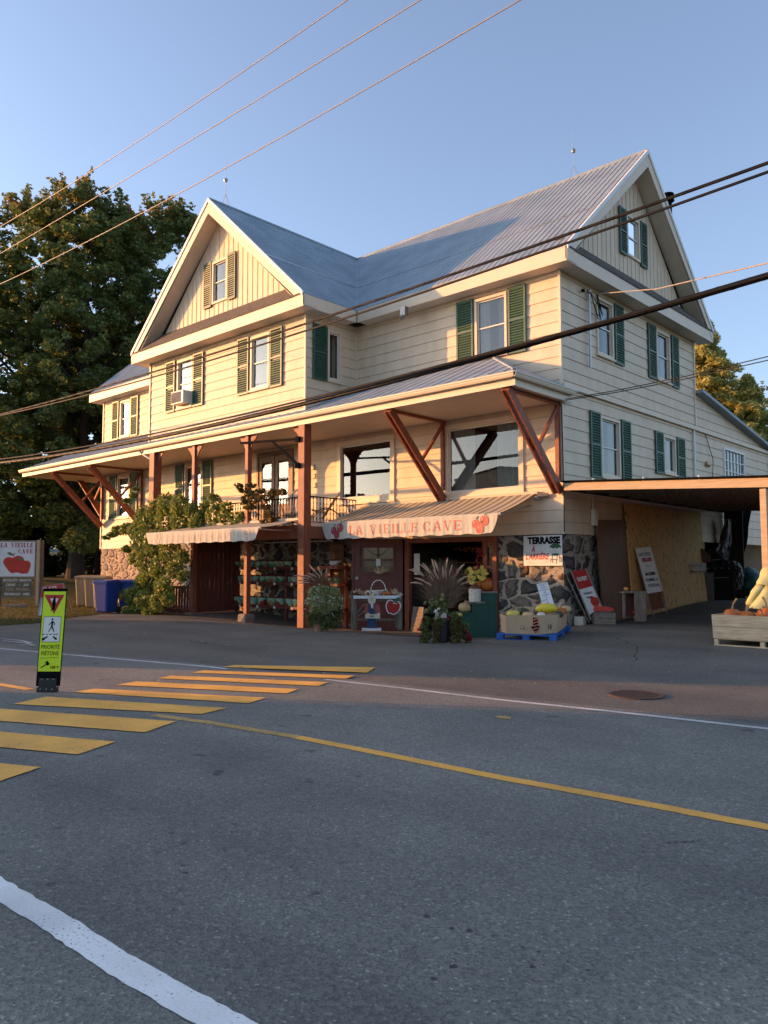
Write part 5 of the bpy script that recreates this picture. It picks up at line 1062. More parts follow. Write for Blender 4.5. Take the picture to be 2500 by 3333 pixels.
# HOT DOG board
g0 = at(*Q5(425, 1355), .18); d0 = (g0-CAM).dot(F2)
T = thing('menu_board', g0, 'tall sandwich board reading HOT DOG DELUXE in front of the plywood', 'sandwich board')
face = [(*Q5(225, 613), d0+.30), (*Q5(390, 596), d0+.42), (*Q5(525, 1075), d0+.22), (*Q5(358, 1103), d0+.08)]
o, pts, n_ = qpanel(T, 'panel', face, .02, 'white_paint')
for tx, u, v, sz, m__, bo in (('HOT DOG', .49, .845, .125, 'black', .003), ('DELUXE', .52, .725, .125, 'red_paint', .010), ('SAUCISSES', .50, .415, .105, 'black', .005), ('POMMES &', .50, .285, .118, 'black', .001), ('CHEDDAR', .52, .16, .118, 'black', .001)): qtext(T, tx, pts, u, v, sz, m__, sx=.62, bold=bo)
m_ = MB()
for a in (.38, .56): m_.poly([pts[3].lerp(pts[2], a+du).lerp(pts[0].lerp(pts[1], a+du), .58+dv)+n_*.003 for du, dv in ((0, 0), (.12, 0), (.12, .012), (0, .012))])
m_.build('print', 'black', T)
low = [(*Q5(358, 1103), d0+.08), (*Q5(525, 1075), d0+.22), (*Q5(560, 1250), d0+.16), (*Q5(402, 1283), d0+.02)]; qpanel(T, 'lower_panel', low, .02, 'brown_wood', -.004)
MB().bar(pts[0]-n_*.03, dep(*Q5(425, 1355), d0), .05, .03).build('leg', 'gray_wood', T); MB().bar(pts[1]-n_*.03, dep(*Q5(570, 1322), d0+.12), .05, .03).build('leg', 'gray_wood', T)
qpanel(T, 'back_panel', [(*Q5(163, 632), d0+.55), (*Q5(222, 615), d0+.34), (*Q5(350, 1100), d0+.12), (*Q5(290, 1085), d0+.75)], .02, 'brown_wood', -.01)
# price sheet on the wall
T = thing('price_sheet', dep(*Q4(950, 900), 16.6), 'handwritten white price sheet tilted against the stone above the cardboard bin', 'price list')
o, pts, n_ = qpanel(T, 'sheet', [(*Q4(818, 668), 17.3), (*Q4(935, 645), 17.3), (*Q4(1022, 930), 16.9), (*Q4(900, 960), 16.9)], .004, 'white_paint')
for k, tx in enumerate(('SPAGHETTI', '4$ 5LB', 'BUTTERNUT', '4$5', 'POIVRÉE', '3$', 'BUTTERCUP', '4$', 'DELICATA', '3$')): qtext(T, tx, pts, .5, .93-.095*k, .058, 'cable', sx=.62, bold=-.0003, shear=.1)
# ================================================================ carport and what stands under it
T = thing('carport', (2.4, 3.5, .2), 'open timber carport with pale front beam built against the side of the inn', 'carport')
def tbox(nm, m, pts8): MB().hexa(pts8).build(nm, m, T)
m_ = MB(); m_.hexa([(.16, -.24, 3.28), (4.85, -.24, 3.03), (4.85, -.18, 3.03), (.16, -.18, 3.28), (.16, -.24, 3.46), (4.85, -.24, 3.22), (4.85, -.18, 3.22), (.16, -.18, 3.46)]); m_.build('front_beam', 'pine', T, bevel=.006)
MB().box(4.47, -.22, 0, 4.59, -.08, 3.02).build('carport_post', 'pine', T, bevel=.006); MB().box(4.46, 7.8, .4, 4.62, 7.96, 3.3).build('carport_post', 'old_wood', T)
m_ = MB(); m_.hexa([(.1, -.30, 3.475), (4.95, -.30, 3.225), (4.95, 10.7, 3.25), (.1, 10.7, 3.62), (.1, -.30, 3.51), (4.95, -.30, 3.26), (4.95, 10.7, 3.29), (.1, 10.7, 3.66)]); m_.build('carport_roof', 'black', T)
for k in range(8): y = .9+k*1.2; MB().hexa([(.12, y, 3.30), (4.8, y, 3.05), (4.8, y+.05, 3.05), (.12, y+.05, 3.30), (.12, y, 3.46), (4.8, y, 3.22), (4.8, y+.05, 3.22), (.12, y+.05, 3.46)]).build('rafter', 'old_wood', T)
m_ = MB(); xb_ = PYf(*C6(1500, 700), 10.5).x; m_.box(.05, 10.5, .3, xb_, 10.55, 3.6); m_.box(.05, 0.2, 3.30, .10, 10.5, 3.42); m_.build('back_wall', 'interior', T); MB().box(5.35, .6, 0, 5.4, 10.5, 3.3).build('shade_wall', 'old_wood', T)  # wall on the right is out of view, added to darken the carport
for x in (.9, 2.1, 3.3): MB().tube([(x, -.21, 3.46-.0515*x), (x, -.21, 3.56-.0515*x)], .03, 8).build('clamp', 'galv', T)
# slanting dark tarp at the back right
m_ = MB(); n = 12; A = [dep(*C6(1225, 540), 27.2), dep(*C6(1552, 470), 27.6)]; Bt = [dep(*C6(1290, 1105), 26.2), dep(*C6(1460, 1090), 26.2)]
for k in range(n+1):
    for j in range(n+1): p = A[0].lerp(A[1], j/n).lerp(Bt[0].lerp(Bt[1], j/n), k/n)+VN*(.10*math.sin(j*2.1+k*.4)+.05*math.sin(k*1.7)); m_.v.append(tuple(p))
for k in range(n):
    for j in range(n): a = k*(n+1)+j; m_.f.append((a, a+1, a+n+2, a+n+1))
tag(m_.build('hanging_tarp', 'black'), 'black tarp hanging at the back right of the carport', 'tarp')
m_ = MB(); n = 26; LFT = [(1385, 560), (1345, 720), (1310, 800), (1400, 830), (1440, 900), (1425, 960), (1450, 1010)]; RGT = [(1425, 560), (1430, 700), (1400, 830), (1480, 840), (1510, 900), (1500, 980), (1490, 1015)]
def along(L_, t): t *= len(L_)-1; i = min(int(t), len(L_)-2); return (L_[i][0]+(L_[i+1][0]-L_[i][0])*(t-i), L_[i][1]+(L_[i+1][1]-L_[i][1])*(t-i))
random.seed(2)
for k in range(n+1):
    a, c = along(LFT, k/n), along(RGT, k/n)
    for j in range(13): q = j/12; m_.v.append(tuple(dep(*C6(a[0]+(c[0]-a[0])*q+random.uniform(-6, 6), a[1]+(c[1]-a[1])*q+random.uniform(-5, 5)), 25.7-.25*math.sin(q*3.14)+random.uniform(-.07, .07))))
for k in range(n):
    for j in range(12): a = k*13+j; m_.f.append((a, a+1, a+14, a+13))
tag(m_.build('plastic_sheeting', 'tarp'), 'crumpled grey plastic sheeting bunched against the black tarp', 'plastic sheeting')
# plywood and brown door
m_ = MB(); m_.hexa([(.30, 3.02, .15), (.30, 8.25, .42), (.26, 8.25, .42), (.26, 3.02, .15), (.12, 3.02, 3.17), (.12, 8.25, 3.17), (.08, 8.25, 3.17), (.08, 3.02, 3.17)]); o = tag(m_.build('plywood_sheet', 'plywood'), 'large knotty plywood sheets leaning on the side wall under the carport', 'plywood')
tag(MB().hexa([(.26, 1.42, .10), (.26, 3.0, .16), (.22, 3.0, .16), (.22, 1.42, .10), (.12, 1.42, 2.66), (.12, 3.0, 2.72), (.08, 3.0, 2.72), (.08, 1.42, 2.66)]).build('brown_panel', 'brown_wood'), 'dark brown door panel leaning between the stone corner and the plywood', 'panel')
# table, oven, barbecue
bx = FB(*C6(1070, 1110), d=23.6)
def bbox(nm, m, T, b, x0, y0, x1, y1, d0, d1, bevel=0): (u0, z1), (u1, z0) = b.uz(*C6(x0, y0)), b.uz(*C6(x1, y1)); return MB().pb(b, u0, u1, z0, z1, d0, d1).build(nm, m, T, bevel=bevel)
T = thing('pedestal_table', bx.foot, 'dark round-cornered cafe table on one pedestal in front of the plywood', 'table')
(u0, z1), (u1, z0) = bx.uz(*C6(955, 895)), bx.uz(*C6(1190, 915)); uc = (u0+u1)/2; zt_ = z1
MB().prism([bx(uc+(u1-u0)/2*math.cos(a*.3927)*1.0, zt_-.03, .35*math.sin(a*.3927)) for a in range(16)], (0, 0, .035)).build('tabletop', 'brown_wood', T)
MB().tube([bx(uc, zt_-.03, 0), bx(uc, .33, 0)], .035, 10).build('leg', 'black', T); MB().pb(bx, uc-.28, uc+.28, .29, .33, -.04, .04).build('base', 'black', T)
T = thing('tabletop_oven', bx(uc+.5, zt_, 0), 'small pale grey oven standing on the end of the cafe table', 'oven')
bbox('body', 'white_paint', T, bx, 1105, 845, 1255, 895, -.18, .15, .012); m_ = MB(); (u0, z1), (u1, z0) = bx.uz(*C6(1115, 862)), bx.uz(*C6(1228, 885)); m_.bar(bx(u0, z1, .165), bx(u1, z1, .165), .012, .012); m_.build('handle', 'black', T)
b = FB(*C6(1240, 1100), d=24.2); T = thing('gas_barbecue', b.foot, 'big dark gas barbecue with open brown lid at the back of the carport', 'barbecue')
bbox('cabinet', 'steel', T, b, 1165, 905, 1312, 1085, -.4, .05, .01); bbox('cabinet', 'bbq', T, b, 1314, 905, 1450, 1095, -.6, .0, .01); m_ = MB(); (u0, z1), (u1, z0) = b.uz(*C6(1180, 860)), b.uz(*C6(1465, 895)); m_.pb(b, u0, u1, z0, z1, -.55, .10); m_.build('control_panel', 'bbq', T, bevel=.01)
for k in range(6): u = u0+.2+(u1-u0-.3)*k/5; MB().tube([b(u, (z0+z1)/2, .10), b(u, (z0+z1)/2, .14)], .022, 10).build('knob', 'galv', T)
m_ = MB(); m_.prism([b.p(*C6(x, y), .12) for x, y in ((1155, 755), (1235, 752), (1285, 800), (1285, 842), (1230, 830), (1150, 798))], VN*-.5); m_.build('lid', 'brown_wood', T, bevel=.02)
m_ = MB(); m_.prism([b.p(*C6(x, y), .0) for x, y in ((1250, 755), (1330, 760), (1390, 825), (1290, 845))], VN*-.5); m_.build('lid', 'bbq', T, bevel=.02)
for y, a, c in ((825, 1290, 1350), (940, 1300, 1395)): m_ = MB(); m_.bar(b.p(*C6(a, y), .17), b.p(*C6(c, y-6), .17), .018, .018); m_.build('handle', 'galv', T)
m_ = MB()
for k in range(3):
    for j in range(3): x = 1170+j*45; y = 1050+k*9; m_.bar(b.p(*C6(x, y), .056), b.p(*C6(x+32, y), .056), .01, .006)
m_.build('vent', 'black', T)
# greenery, fence and bag seen through the gap
# ---------------------------------------------------------------- leaves
def leafmesh(name, cl, size, m, parent=None, flat=.5, aspect=1.5, ext=None, drop=0, keep=None):
    """cl: list of (center, (rx,ry,rz) or r, n)"""
    P = []; 
    for c, r, n in cl:
        r = np.array(r if hasattr(r, '__len__') else (r, r, r)); v = RNG.normal(size=(n, 3)); v /= np.linalg.norm(v, axis=1)[:, None]; rad = RNG.uniform(.35, 1, n)**.6
        P.append(np.array(c)+v*rad[:, None]*r)
    P = np.concatenate(P)
    if keep is not None: P = P[keep(P)]
    n = len(P); a = RNG.normal(size=(n, 3)); a[:, 2] = a[:, 2]*flat-drop; a /= np.linalg.norm(a, axis=1)[:, None]; b_ = RNG.normal(size=(n, 3)); b_ -= a*np.sum(a*b_, axis=1)[:, None]; b_ /= np.linalg.norm(b_, axis=1)[:, None]
    s = size*RNG.uniform(.6, 1.3, n)[:, None]; nr = np.cross(a, b_)
    V = np.stack([P-a*s*.5*aspect, P+b_*s*.45+nr*s*.08, P+a*s*.55*aspect-nr*s*.12, P-b_*s*.45+nr*s*.08], axis=1).reshape(-1, 3)
    if parent is not None:
        off = Vector((0, 0, 0)); r = parent
        while r: off += r.location; r = r.parent
        V = V-np.array(off)
    me = bpy.data.meshes.new(name); me.vertices.add(4*n); me.vertices.foreach_set('co', V.astype(np.float32).ravel()); me.loops.add(4*n); me.loops.foreach_set('vertex_index', np.arange(4*n, dtype=np.int32)); me.polygons.add(n); me.polygons.foreach_set('loop_start', np.arange(0, 4*n, 4, dtype=np.int32)); me.polygons.foreach_set('loop_total', np.full(n, 4, dtype=np.int32)); me.update(calc_edges=True)
    me.materials.append(M[m]); o = bpy.data.objects.new(name, me); col.objects.link(o)
    if parent is not None: o.parent = parent
    return o
# ================================================================ big trees at the left
def crown_clusters(base, H_, R_, z0, n, per, rcl, cone=0):
    out = []
    for k in range(n):
        t = random.random(); z = z0+(H_-z0)*(t**.8 if not cone else t); f = (z-z0)/(H_-z0)
        w_ = R_*(math.sin(math.pi*min(1, .22+.70*f))**.7 if not cone else (1-f)**.8*.95+.05); a = random.uniform(0, 6.283); q = w_*math.sqrt(random.uniform(.15, 1)); rc = rcl*random.uniform(.6, 1.25)*(1-.45*f)
        out.append(((base[0]+q*math.cos(a), base[1]+q*math.sin(a), z), (rc, rc, rc*.75), int(per*(rc/rcl)**2)+20))
    return out
def maple(px, py, d, top, R_, lab, n=130, seed=1, per=400, m='leaf_maple', size=.15, z0=2.6, trunk=.42, name='maple_tree', spikes=16):
    random.seed(seed); g = dep(px, py, d); g = Vector((g.x, g.y, gh(g.x, g.y))); T = thing(name, g, lab, 'tree'); cl = crown_clusters(g, top-.8, R_, z0, n, per, .82)
    for k in range(spikes):
        a = random.uniform(0, 6.283); q = R_*random.uniform(0, .62); h = top-.9-q*.5
        a2 = random.uniform(-.25, .25)
        for j in range(6): cl.append(((g.x+q*math.cos(a)+a2*j*.5+random.uniform(-.12, .12), g.y+q*math.sin(a)+random.uniform(-.12, .12), h+j*.30*random.uniform(.8, 1.1)), (.44-.07*j, .44-.07*j, .22), 44-7*j))
    for k in range(spikes*14):
        f = random.uniform(.15, 1); a = random.uniform(0, 6.283); q = R_*(math.sin(math.pi*min(1, .22+.70*f))**.7)*random.uniform(.95, 1.16)+.2; cl.append(((g.x+q*math.cos(a), g.y+q*math.sin(a), z0+(top-.6-z0)*f), (.30, .30, .2), 26))
    leafmesh('crown', cl, size, m, T)
    m_ = MB(); top_ = top*.72; pts = [g+Vector((0, 0, -.3)), g+Vector((.05, 0, 1)), g+Vector((.1, .1, 3)), g+Vector((0, .3, 6)), g+Vector((.2, .2, top_))]; m_.tube(pts, [trunk*1.35, trunk, trunk*.85, trunk*.6, .08], 12)
    for k in range(22):
        z = random.uniform(2.6, top*.7); a = random.uniform(0, 6.283); L_ = R_*random.uniform(.5, .9); b0 = g+Vector((0, 0, z)); e = b0+Vector((math.cos(a)*L_, math.sin(a)*L_, L_*random.uniform(.5, 1.2))); m_.tube([b0, b0.lerp(e, .5)+Vector((0, 0, -.2)), e], [.13*(1-z/top)+.04, .07, .02], 6)
    m_.build('trunk', 'bark', T); return T
maple(245, 1868, 43, 23.3, 4.6, 'great maple with dark green crown reddening at the top, its thick trunk behind the bins', seed=3, n=330)
maple(60, 1868, 45, 23.4, 4.8, 'tall maple with orange-tipped crown at the left edge of the view', seed=5, n=330)
maple(505, 1868, 47, 24.0, 5.6, 'maple rising close behind the left gable of the inn', seed=8, n=470)
maple(330, 1868, 50, 24.6, 4.6, 'tall maple between the great maple and the left gable', seed=17, n=260)
maple(-160, 1868, 42, 19, 5.0, 'maple partly outside the left edge of the view', seed=12, n=200)
# hedge / understorey under the maples
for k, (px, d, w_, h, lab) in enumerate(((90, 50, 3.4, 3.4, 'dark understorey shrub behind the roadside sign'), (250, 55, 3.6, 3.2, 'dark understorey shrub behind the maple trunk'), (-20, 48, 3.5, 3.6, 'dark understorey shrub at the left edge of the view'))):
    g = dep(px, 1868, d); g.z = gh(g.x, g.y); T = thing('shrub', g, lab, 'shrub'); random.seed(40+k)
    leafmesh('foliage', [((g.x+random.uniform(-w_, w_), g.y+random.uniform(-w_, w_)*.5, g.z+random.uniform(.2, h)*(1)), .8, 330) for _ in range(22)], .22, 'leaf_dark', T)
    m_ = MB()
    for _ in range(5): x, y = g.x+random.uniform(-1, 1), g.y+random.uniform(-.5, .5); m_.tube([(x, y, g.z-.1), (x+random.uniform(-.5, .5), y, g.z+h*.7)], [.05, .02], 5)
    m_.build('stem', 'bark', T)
# trees at the right, behind the annex
def larch(px, d, top, R_, lab, seed, m='leaf_larch', n=150, name='larch_tree'):
    random.seed(seed); g = dep(px, 1868, d); g.z = gh(g.x, g.y)-.2; T = thing(name, g, lab, 'tree'); cl = []
    for k in range(n):
        f = random.random()**1.1; z = g.z+1+(top-g.z-1)*f; q = R_*(1-f)**.85*random.uniform(.3, 1.05); a = random.uniform(0, 6.283)
        for j in range(4): t = (j+1)/4; cl.append(((g.x+q*t*math.cos(a), g.y+q*t*math.sin(a), z+.25*t*t*(1 if j == 2 else .2)-.15*j), (.34+.14*(1-f), .34+.14*(1-f), .20), 34))
    for j in range(5): cl.append(((g.x+random.uniform(-.1, .1), g.y, top-1.2+.3*j), (.16, .16, .25), 26))
    leafmesh('crown', cl, .14, m, T, aspect=3.0, drop=.6); m_ = MB(); m_.tube([g, (g.x, g.y, top-.3)], [.28, .03], 8)
    for k in range(40):
        f = random.random(); z = g.z+1+(top-g.z-2)*f; a = random.uniform(0, 6.283); q = R_*(1-f)*.95; m_.tube([(g.x, g.y, z), (g.x+q*math.cos(a), g.y+q*math.sin(a), z+.3)], [.04, .012], 4)
    m_.build('trunk', 'bark', T)
larch(2325, 56, 19.4, 8.0, 'feathery golden-green larch standing just behind the annex roof', 21, n=620); larch(2455, 54, 14.8, 7.0, 'lower larch with yellowing branches right of the taller one', 22, n=460)
maple(2580, 1868, 60, 16.5, 4.2, 'dark green broadleaf tree at the right edge of the view', n=80, seed=31, m='leaf_mid', name='broadleaf_tree', trunk=.25, z0=1.5, spikes=4)
maple(2420, 1868, 70, 12.5, 4.8, 'broadleaf tree behind the two larches', n=50, seed=33, m='leaf_mid', name='broadleaf_tree', trunk=.25, z0=1.0, spikes=3)
g = dep(2420, 1868, 33); T = thing('shrub', (g.x, g.y, gh(g.x, g.y)), 'green shrub seen through the gap behind the carport', 'shrub'); random.seed(5)
leafmesh('foliage', [((g.x+random.uniform(-1.2, 1.5), g.y+random.uniform(-.5, .5), .3+random.uniform(.3, 2.0)), .5, 300) for _ in range(14)], .12, 'leaf_mid', T); MB().tube([(g.x, g.y, 0), (g.x, g.y, 1.6)], [.06, .02], 6).build('stem', 'bark', T)
b = FB(*C6(1570, 1000), d=27.5); m_ = MB(); (u0, z1), (u1, z0) = b.uz(*C6(1500, 865)), b.uz(*C6(1680, 1010)); k = u0
while k < u1: m_.bar(b(k, z0, 0), b(k, z1, 0), .012, .012); k += .09
tag(m_.build('wire_fence', 'galv'), 'pale wire fence glimpsed behind the carport', 'fence')
c = dep(*C6(1540, 960), 26.0); m_ = MB(); m_.lathe([(0, -.52), (.38, -.45), (.46, -.1), (.34, .25), (.14, .42), (0, .5)], c, 16, lobes=7, la=.22); tag(m_.build('rubbish_bag', 'teal_bag', smooth=True), 'teal plastic bag slumped at the back of the carport', 'bag')
# ================================================================ vine
V3 = lambda x, y, yy: PYf(*C3(x, y), yy)
vine = [(1000, 720, 70), (1080, 735, 75), (930, 760, 70), (860, 790, 60), (1150, 760, 50), (1000, 820, 90), (900, 850, 80), (830, 880, 70), (760, 870, 40), (705, 880, 32), (670, 905, 18), (1080, 830, 70), (850, 960, 80), (930, 960, 90), (1020, 1000, 80), (1090, 1040, 50), (880, 1060, 80), (815, 1050, 50), (960, 1100, 80), (1045, 1110, 60), (1100, 1150, 35), (900, 1160, 80), (850, 1200, 55), (980, 1215, 65), (800, 1270, 60), (735, 1260, 40), (700, 1205, 24), (690, 1190, 15), (870, 1300, 75), (950, 1310, 60), (820, 1350, 55), (770, 1370, 45), (900, 1370, 50), (1010, 1290, 45), (760, 700, 14), (820, 630, 12), (800, 670, 15), (640, 920, 12), (760, 990, 25), (1180, 830, 60)]
T = thing('climbing_vine', (-13.2, -2.9, 0), 'big leafy vine climbing the porch left of the faded awning', 'vine'); random.seed(9)
cl = []
for x, y, r in vine:
    yy = -2.35-(.55 if y > 900 else 0)-(.4 if y > 1200 else 0); p = V3(x, y, yy); rr = r*.5425*((p-CAM).dot(F2))/FPX; cl.append((p, (rr, rr*.55+.12, rr), int(70+rr*rr*1100)))
leafmesh('foliage', [(c, r, int(n*2.4)) for c, r, n in cl], .088, 'leaf_vine', T, flat=.8, aspect=1.1)
m_ = MB()
for k in range(7):
    p = V3(880+random.uniform(-60, 60), 1380, -3.1); q = V3(920+random.uniform(-90, 90), 1000, -2.7); r = V3(950+random.uniform(-120, 140), 760, -2.35); p.z = gh(p.x, p.y)-.03; m_.tube([p, p.lerp(q, .5)+Vector((random.uniform(-.1, .1), 0, 0)), q, r], [.025, .02, .015, .008], 5)
for a, c in (((850, 780), (640, 925)), ((900, 1250), (690, 1185)), ((860, 700), (790, 560))): m_.tube([V3(*a, -2.6), V3((a[0]+c[0])/2, (a[1]+c[1])/2-12, -2.6), V3(*c, -2.6)], [.01, .008, .005], 4)
m_.build('stem', 'bark', T)
T = thing('balcony_vine', (-10.8, -2.2, 2.6), 'reddening creeper tangled along the balcony railing above the faded awning', 'vine'); cl = []
for x, y, r in ((1210, 800, 60), (1280, 790, 70), (1350, 800, 60), (1410, 810, 50), (1230, 740, 40), (1300, 720, 40), (1280, 680, 22), (1180, 800, 50), (1450, 800, 35), (1360, 740, 35)):
    p = V3(x, y, -2.2); rr = r*.5425*((p-CAM).dot(F2))/FPX; cl.append((p, (rr, .22, rr), int(60+rr*rr*900)))
leafmesh('foliage', cl, .11, 'leaf_vine', T, flat=.8, aspect=1.1); cl = []
for x, y, r in ((1430, 612, 14), (1460, 640, 22), (1500, 660, 30), (1470, 700, 26), (1530, 690, 32), (1580, 680, 22), (1620, 660, 28), (1650, 650, 22), (1590, 730, 24), (1610, 780, 28), (1640, 810, 24), (1560, 640, 16), (1510, 610, 12), (1690, 650, 20), (1500, 740, 22), (1600, 830, 18)):
    p = V3(x, y, -2.3); rr = r*.5425*((p-CAM).dot(F2))/FPX; cl.append((p, (rr, .2, rr), int(26+rr*rr*700)))
leafmesh('foliage', cl, .115, 'leaf_vine_autumn', T, flat=.8, aspect=1.3)
m_ = MB()
for pts in (((1300, 830), (1480, 760), (1560, 690), (1700, 650)), ((1480, 800), (1500, 700), (1460, 640), (1410, 612)), ((1600, 850), (1590, 740), (1640, 660))): m_.tube([V3(x, y, -2.2) for x, y in pts], [.012]*(len(pts)-1)+[.005], 5)
m_.build('stem', 'bark', T)
# ================================================================ display by the shop door
r6b = Q6
b = FB(0, 0, d=21.0)
def fbox(nm, m, T, b, Q, x0, y0, x1, y1, d0, d1, bevel=0): (u0, z1), (u1, z0) = b.uz(*Q(x0, y0)), b.uz(*Q(x1, y1)); return MB().pb(b, u0, u1, z0, z1, d0, d1).build(nm, m, T, bevel=bevel)
def fpoly(nm, m, T, b, Q, pts, off, th=.0): 
    P = [b.p(*Q(*q), off) for q in pts]
    mb = MB(); (mb.prism(P, b.n*(-th)) if th else mb.poly(P)); return mb.build(nm, m, T)
T = thing('display_table', b.p(*Q6(820, 1890)), 'rough wooden table with lace runner in front of the shop door', 'table')
fbox('tabletop', 'old_wood', T, b, Q6, 415, 1355, 1215, 1378, -.30, .20)
for x0, x1, d in ((440, 520, .17), (1155, 1225, .17), (470, 530, -.25), (1120, 1170, -.25)): fbox('leg', 'old_wood', T, b, Q6, x0, 1378, x1, 1885, d-.07, d)
fbox('apron', 'old_wood', T, b, Q6, 520, 1395, 1155, 1450, .10, .13); fbox('low_rail', 'old_wood', T, b, Q6, 520, 1725, 1155, 1750, -.1, .1)
MB().bar(b.p(*Q6(525, 1640), .1), b.p(*Q6(660, 1480), .1), .03, .03).build('brace', 'gray_wood', T); MB().bar(b.p(*Q6(525, 1700), .1), b.p(*Q6(690, 1560), .1), .03, .03).build('brace', 'gray_wood', T)
m_ = MB(); (u0, z1), (u1, z0) = b.uz(*Q6(480, 1372)), b.uz(*Q6(1200, 1415)); n = 60
for k in range(n+1):
    u = u0+(u1-u0)*k/n; m_.v += [tuple(b(u, z1+.012, .0)), tuple(b(u, z1+.012, .215)), tuple(b(u, z0+.012*abs(math.sin(k*.8)), .222))]
for k in range(n):
    for j in (0, 1): a = 3*k+j; m_.f.append((a, a+1, a+4, a+3))
tag(m_.build('table_runner', 'white_paint'), 'white lace runner over the front edge of the display table', 'table runner')
zt = z1+.012
for k, (x, s_, lab) in enumerate(((560, 1, 'bundle of dried corn at the left end of the display table'), (1060, -1, 'bundle of pale corn husks standing at the right of the display table'))):
    m_ = spray(b.p(*Q6(x, 1360), .02), (1.6*s_ if s_ > 0 else 1.5, .6, .55), .26, 60, 'corn', '', .016); tag(m_.build('corn_bundle', 'corn' if k else 'plume'), lab, 'dried corn')
m_ = spray(b.p(*Q6(1140, 1365), .1), (1.4, .5, .35), .22, 34, 'corn', '', .014); tag(m_.build('corn_bundle', 'paper'), 'small bundle of white husks at the far right end of the display table', 'dried corn')
m_ = spray(b.p(*Q6(500, 1362), .1), (1.5, .5, .3), .22, 40, 'corn', '', .014); tag(m_.build('indian_corn', 'rust'), 'dark dried cobs and husks on the left corner of the display table', 'dried corn')
m_ = MB(); c = b.p(*Q6(860, 1355), -.05); m_.lathe([(.10, 0), (.20, .11), (.185, .11), (.09, .02)], c, 18); m_.tube([c+b.u*(.19*math.cos(a))+Vector((0, 0, .1+.27*math.sin(a))) for a in [math.pi*k/12 for k in range(13)]], .010, 6); tag(m_.build('wicker_basket', 'white_paint'), 'white wicker basket with a tall hoop handle on the display table', 'basket')
def gourd(c, r, h, m, name, lab, cat, lobes=9, stem=True, group=None, la=.13, rz=0, sq=1):
    T = thing(name, c, lab, cat, group, rz); prof = [(0, .06*h), (r*.45, 0), (r*.85, h*.16), (r, h*.45), (r*.88, h*.78), (r*.45, h*.96), (r*.12, h*.93), (0, h*.91)]
    mb = MB(); n = 36; i0 = 0
    for rr, z in prof:
        for j in range(n): a = 6.2832*j/n; q = rr*(1-la*(1-abs(math.sin(a*lobes/2)))**2); mb.v.append((q*math.cos(a), q*math.sin(a)*sq, z))
    for k in range(len(prof)-1):
        for j in range(n): a = k*n+j; c_ = k*n+(j+1) % n; mb.f.append((a, c_, c_+n, a+n))
    o = mb.build('body', m, T, smooth=True, world=False)
    s = o.modifiers.new('s', 'SUBSURF'); s.levels = 1; s.render_levels = 1
    if stem: l = stem if stem is not True else .35*h; MB().tube([(0, 0, h*.88), (l*.1, 0, h*.9+l*.5), (l*.45, 0, h*.9+l)], [r*.16, r*.10, r*.13], 7).build('stem', 'stem', T, world=False)
    return T
gourd(b.p(*Q6(950, 1362), .08), .075, .09, 'pumpkin', 'pumpkin', 'small orange pumpkin left of its twin on the display table', 'pumpkin'); gourd(b.p(*Q6(1025, 1362), .08), .08, .09, 'pumpkin', 'pumpkin', 'small orange pumpkin right of its twin on the display table', 'pumpkin')
# painted bunny cut-out
b = FB(0, 0, d=20.4); T = thing('rabbit_cutout', b.p(*Q6(755, 1900)), 'painted plywood rabbit in rose sleeves and denim standing before the display table', 'garden figure')
E2 = lambda cx, cy, rx, ry, n=20, rot=0: [(cx+rx*math.cos(6.2832*k/n)*math.cos(rot)-ry*math.sin(6.2832*k/n)*math.sin(rot), cy+rx*math.cos(6.2832*k/n)*math.sin(rot)+ry*math.sin(6.2832*k/n)*math.cos(rot)) for k in range(n)]
fpoly('coat', 'rose', T, b, Q6, smooth([(665, 1500), (720, 1480), (820, 1490), (875, 1530), (893, 1600), (885, 1650), (660, 1650), (648, 1600)], 3), .0, .02)
fpoly('trousers', 'denim', T, b, Q6, [(695, 1640), (825, 1640), (832, 1860), (690, 1860)], .012, .02); fpoly('overall', 'denim', T, b, Q6, [(715, 1510), (800, 1510), (805, 1645), (712, 1645)], .025, .01)
fpoly('shoes', 'denim', T, b, Q6, [(683, 1820), (834, 1820), (834, 1868), (683, 1868)], .028, .012)
fpoly('head', 'bunny', T, b, Q6, smooth([(700, 1430), (712, 1385), (735, 1362), (722, 1330), (700, 1312), (680, 1330), (664, 1365), (662, 1320), (680, 1290), (715, 1285), (745, 1310), (760, 1355), (775, 1305), (805, 1285), (840, 1300), (857, 1345), (855, 1370), (840, 1350), (815, 1322), (795, 1345), (790, 1365), (815, 1395), (822, 1430), (810, 1475), (760, 1500), (712, 1475)], 3), .034, .012)
for x in (748, 768): fpoly('eye', 'black', T, b, Q6, E2(x, 1412, 5, 8, 10), .037)
fpoly('nose', 'black', T, b, Q6, E2(759, 1436, 8, 6, 10), .038)
fpoly('bow', 'white_paint', T, b, Q6, [(745, 1490), (778, 1495), (790, 1585), (770, 1540), (752, 1570)], .040, .004)
fpoly('held_board', 'bunny', T, b, Q6, [(655, 1655), (885, 1650), (888, 1720), (660, 1718)], .045, .012)
for x in (705, 865): fpoly('paw', 'bunny', T, b, Q6, E2(x, 1655, 24, 24, 12), .05, .01)
fbox('foot_plate', 'white_paint', T, b, Q6, 607, 1872, 905, 1905, -.10, .12)
fpoly('drawn_mark', 'gray_wood', T, b, Q6, E2(765, 1685, 36, 14, 14), .0465)
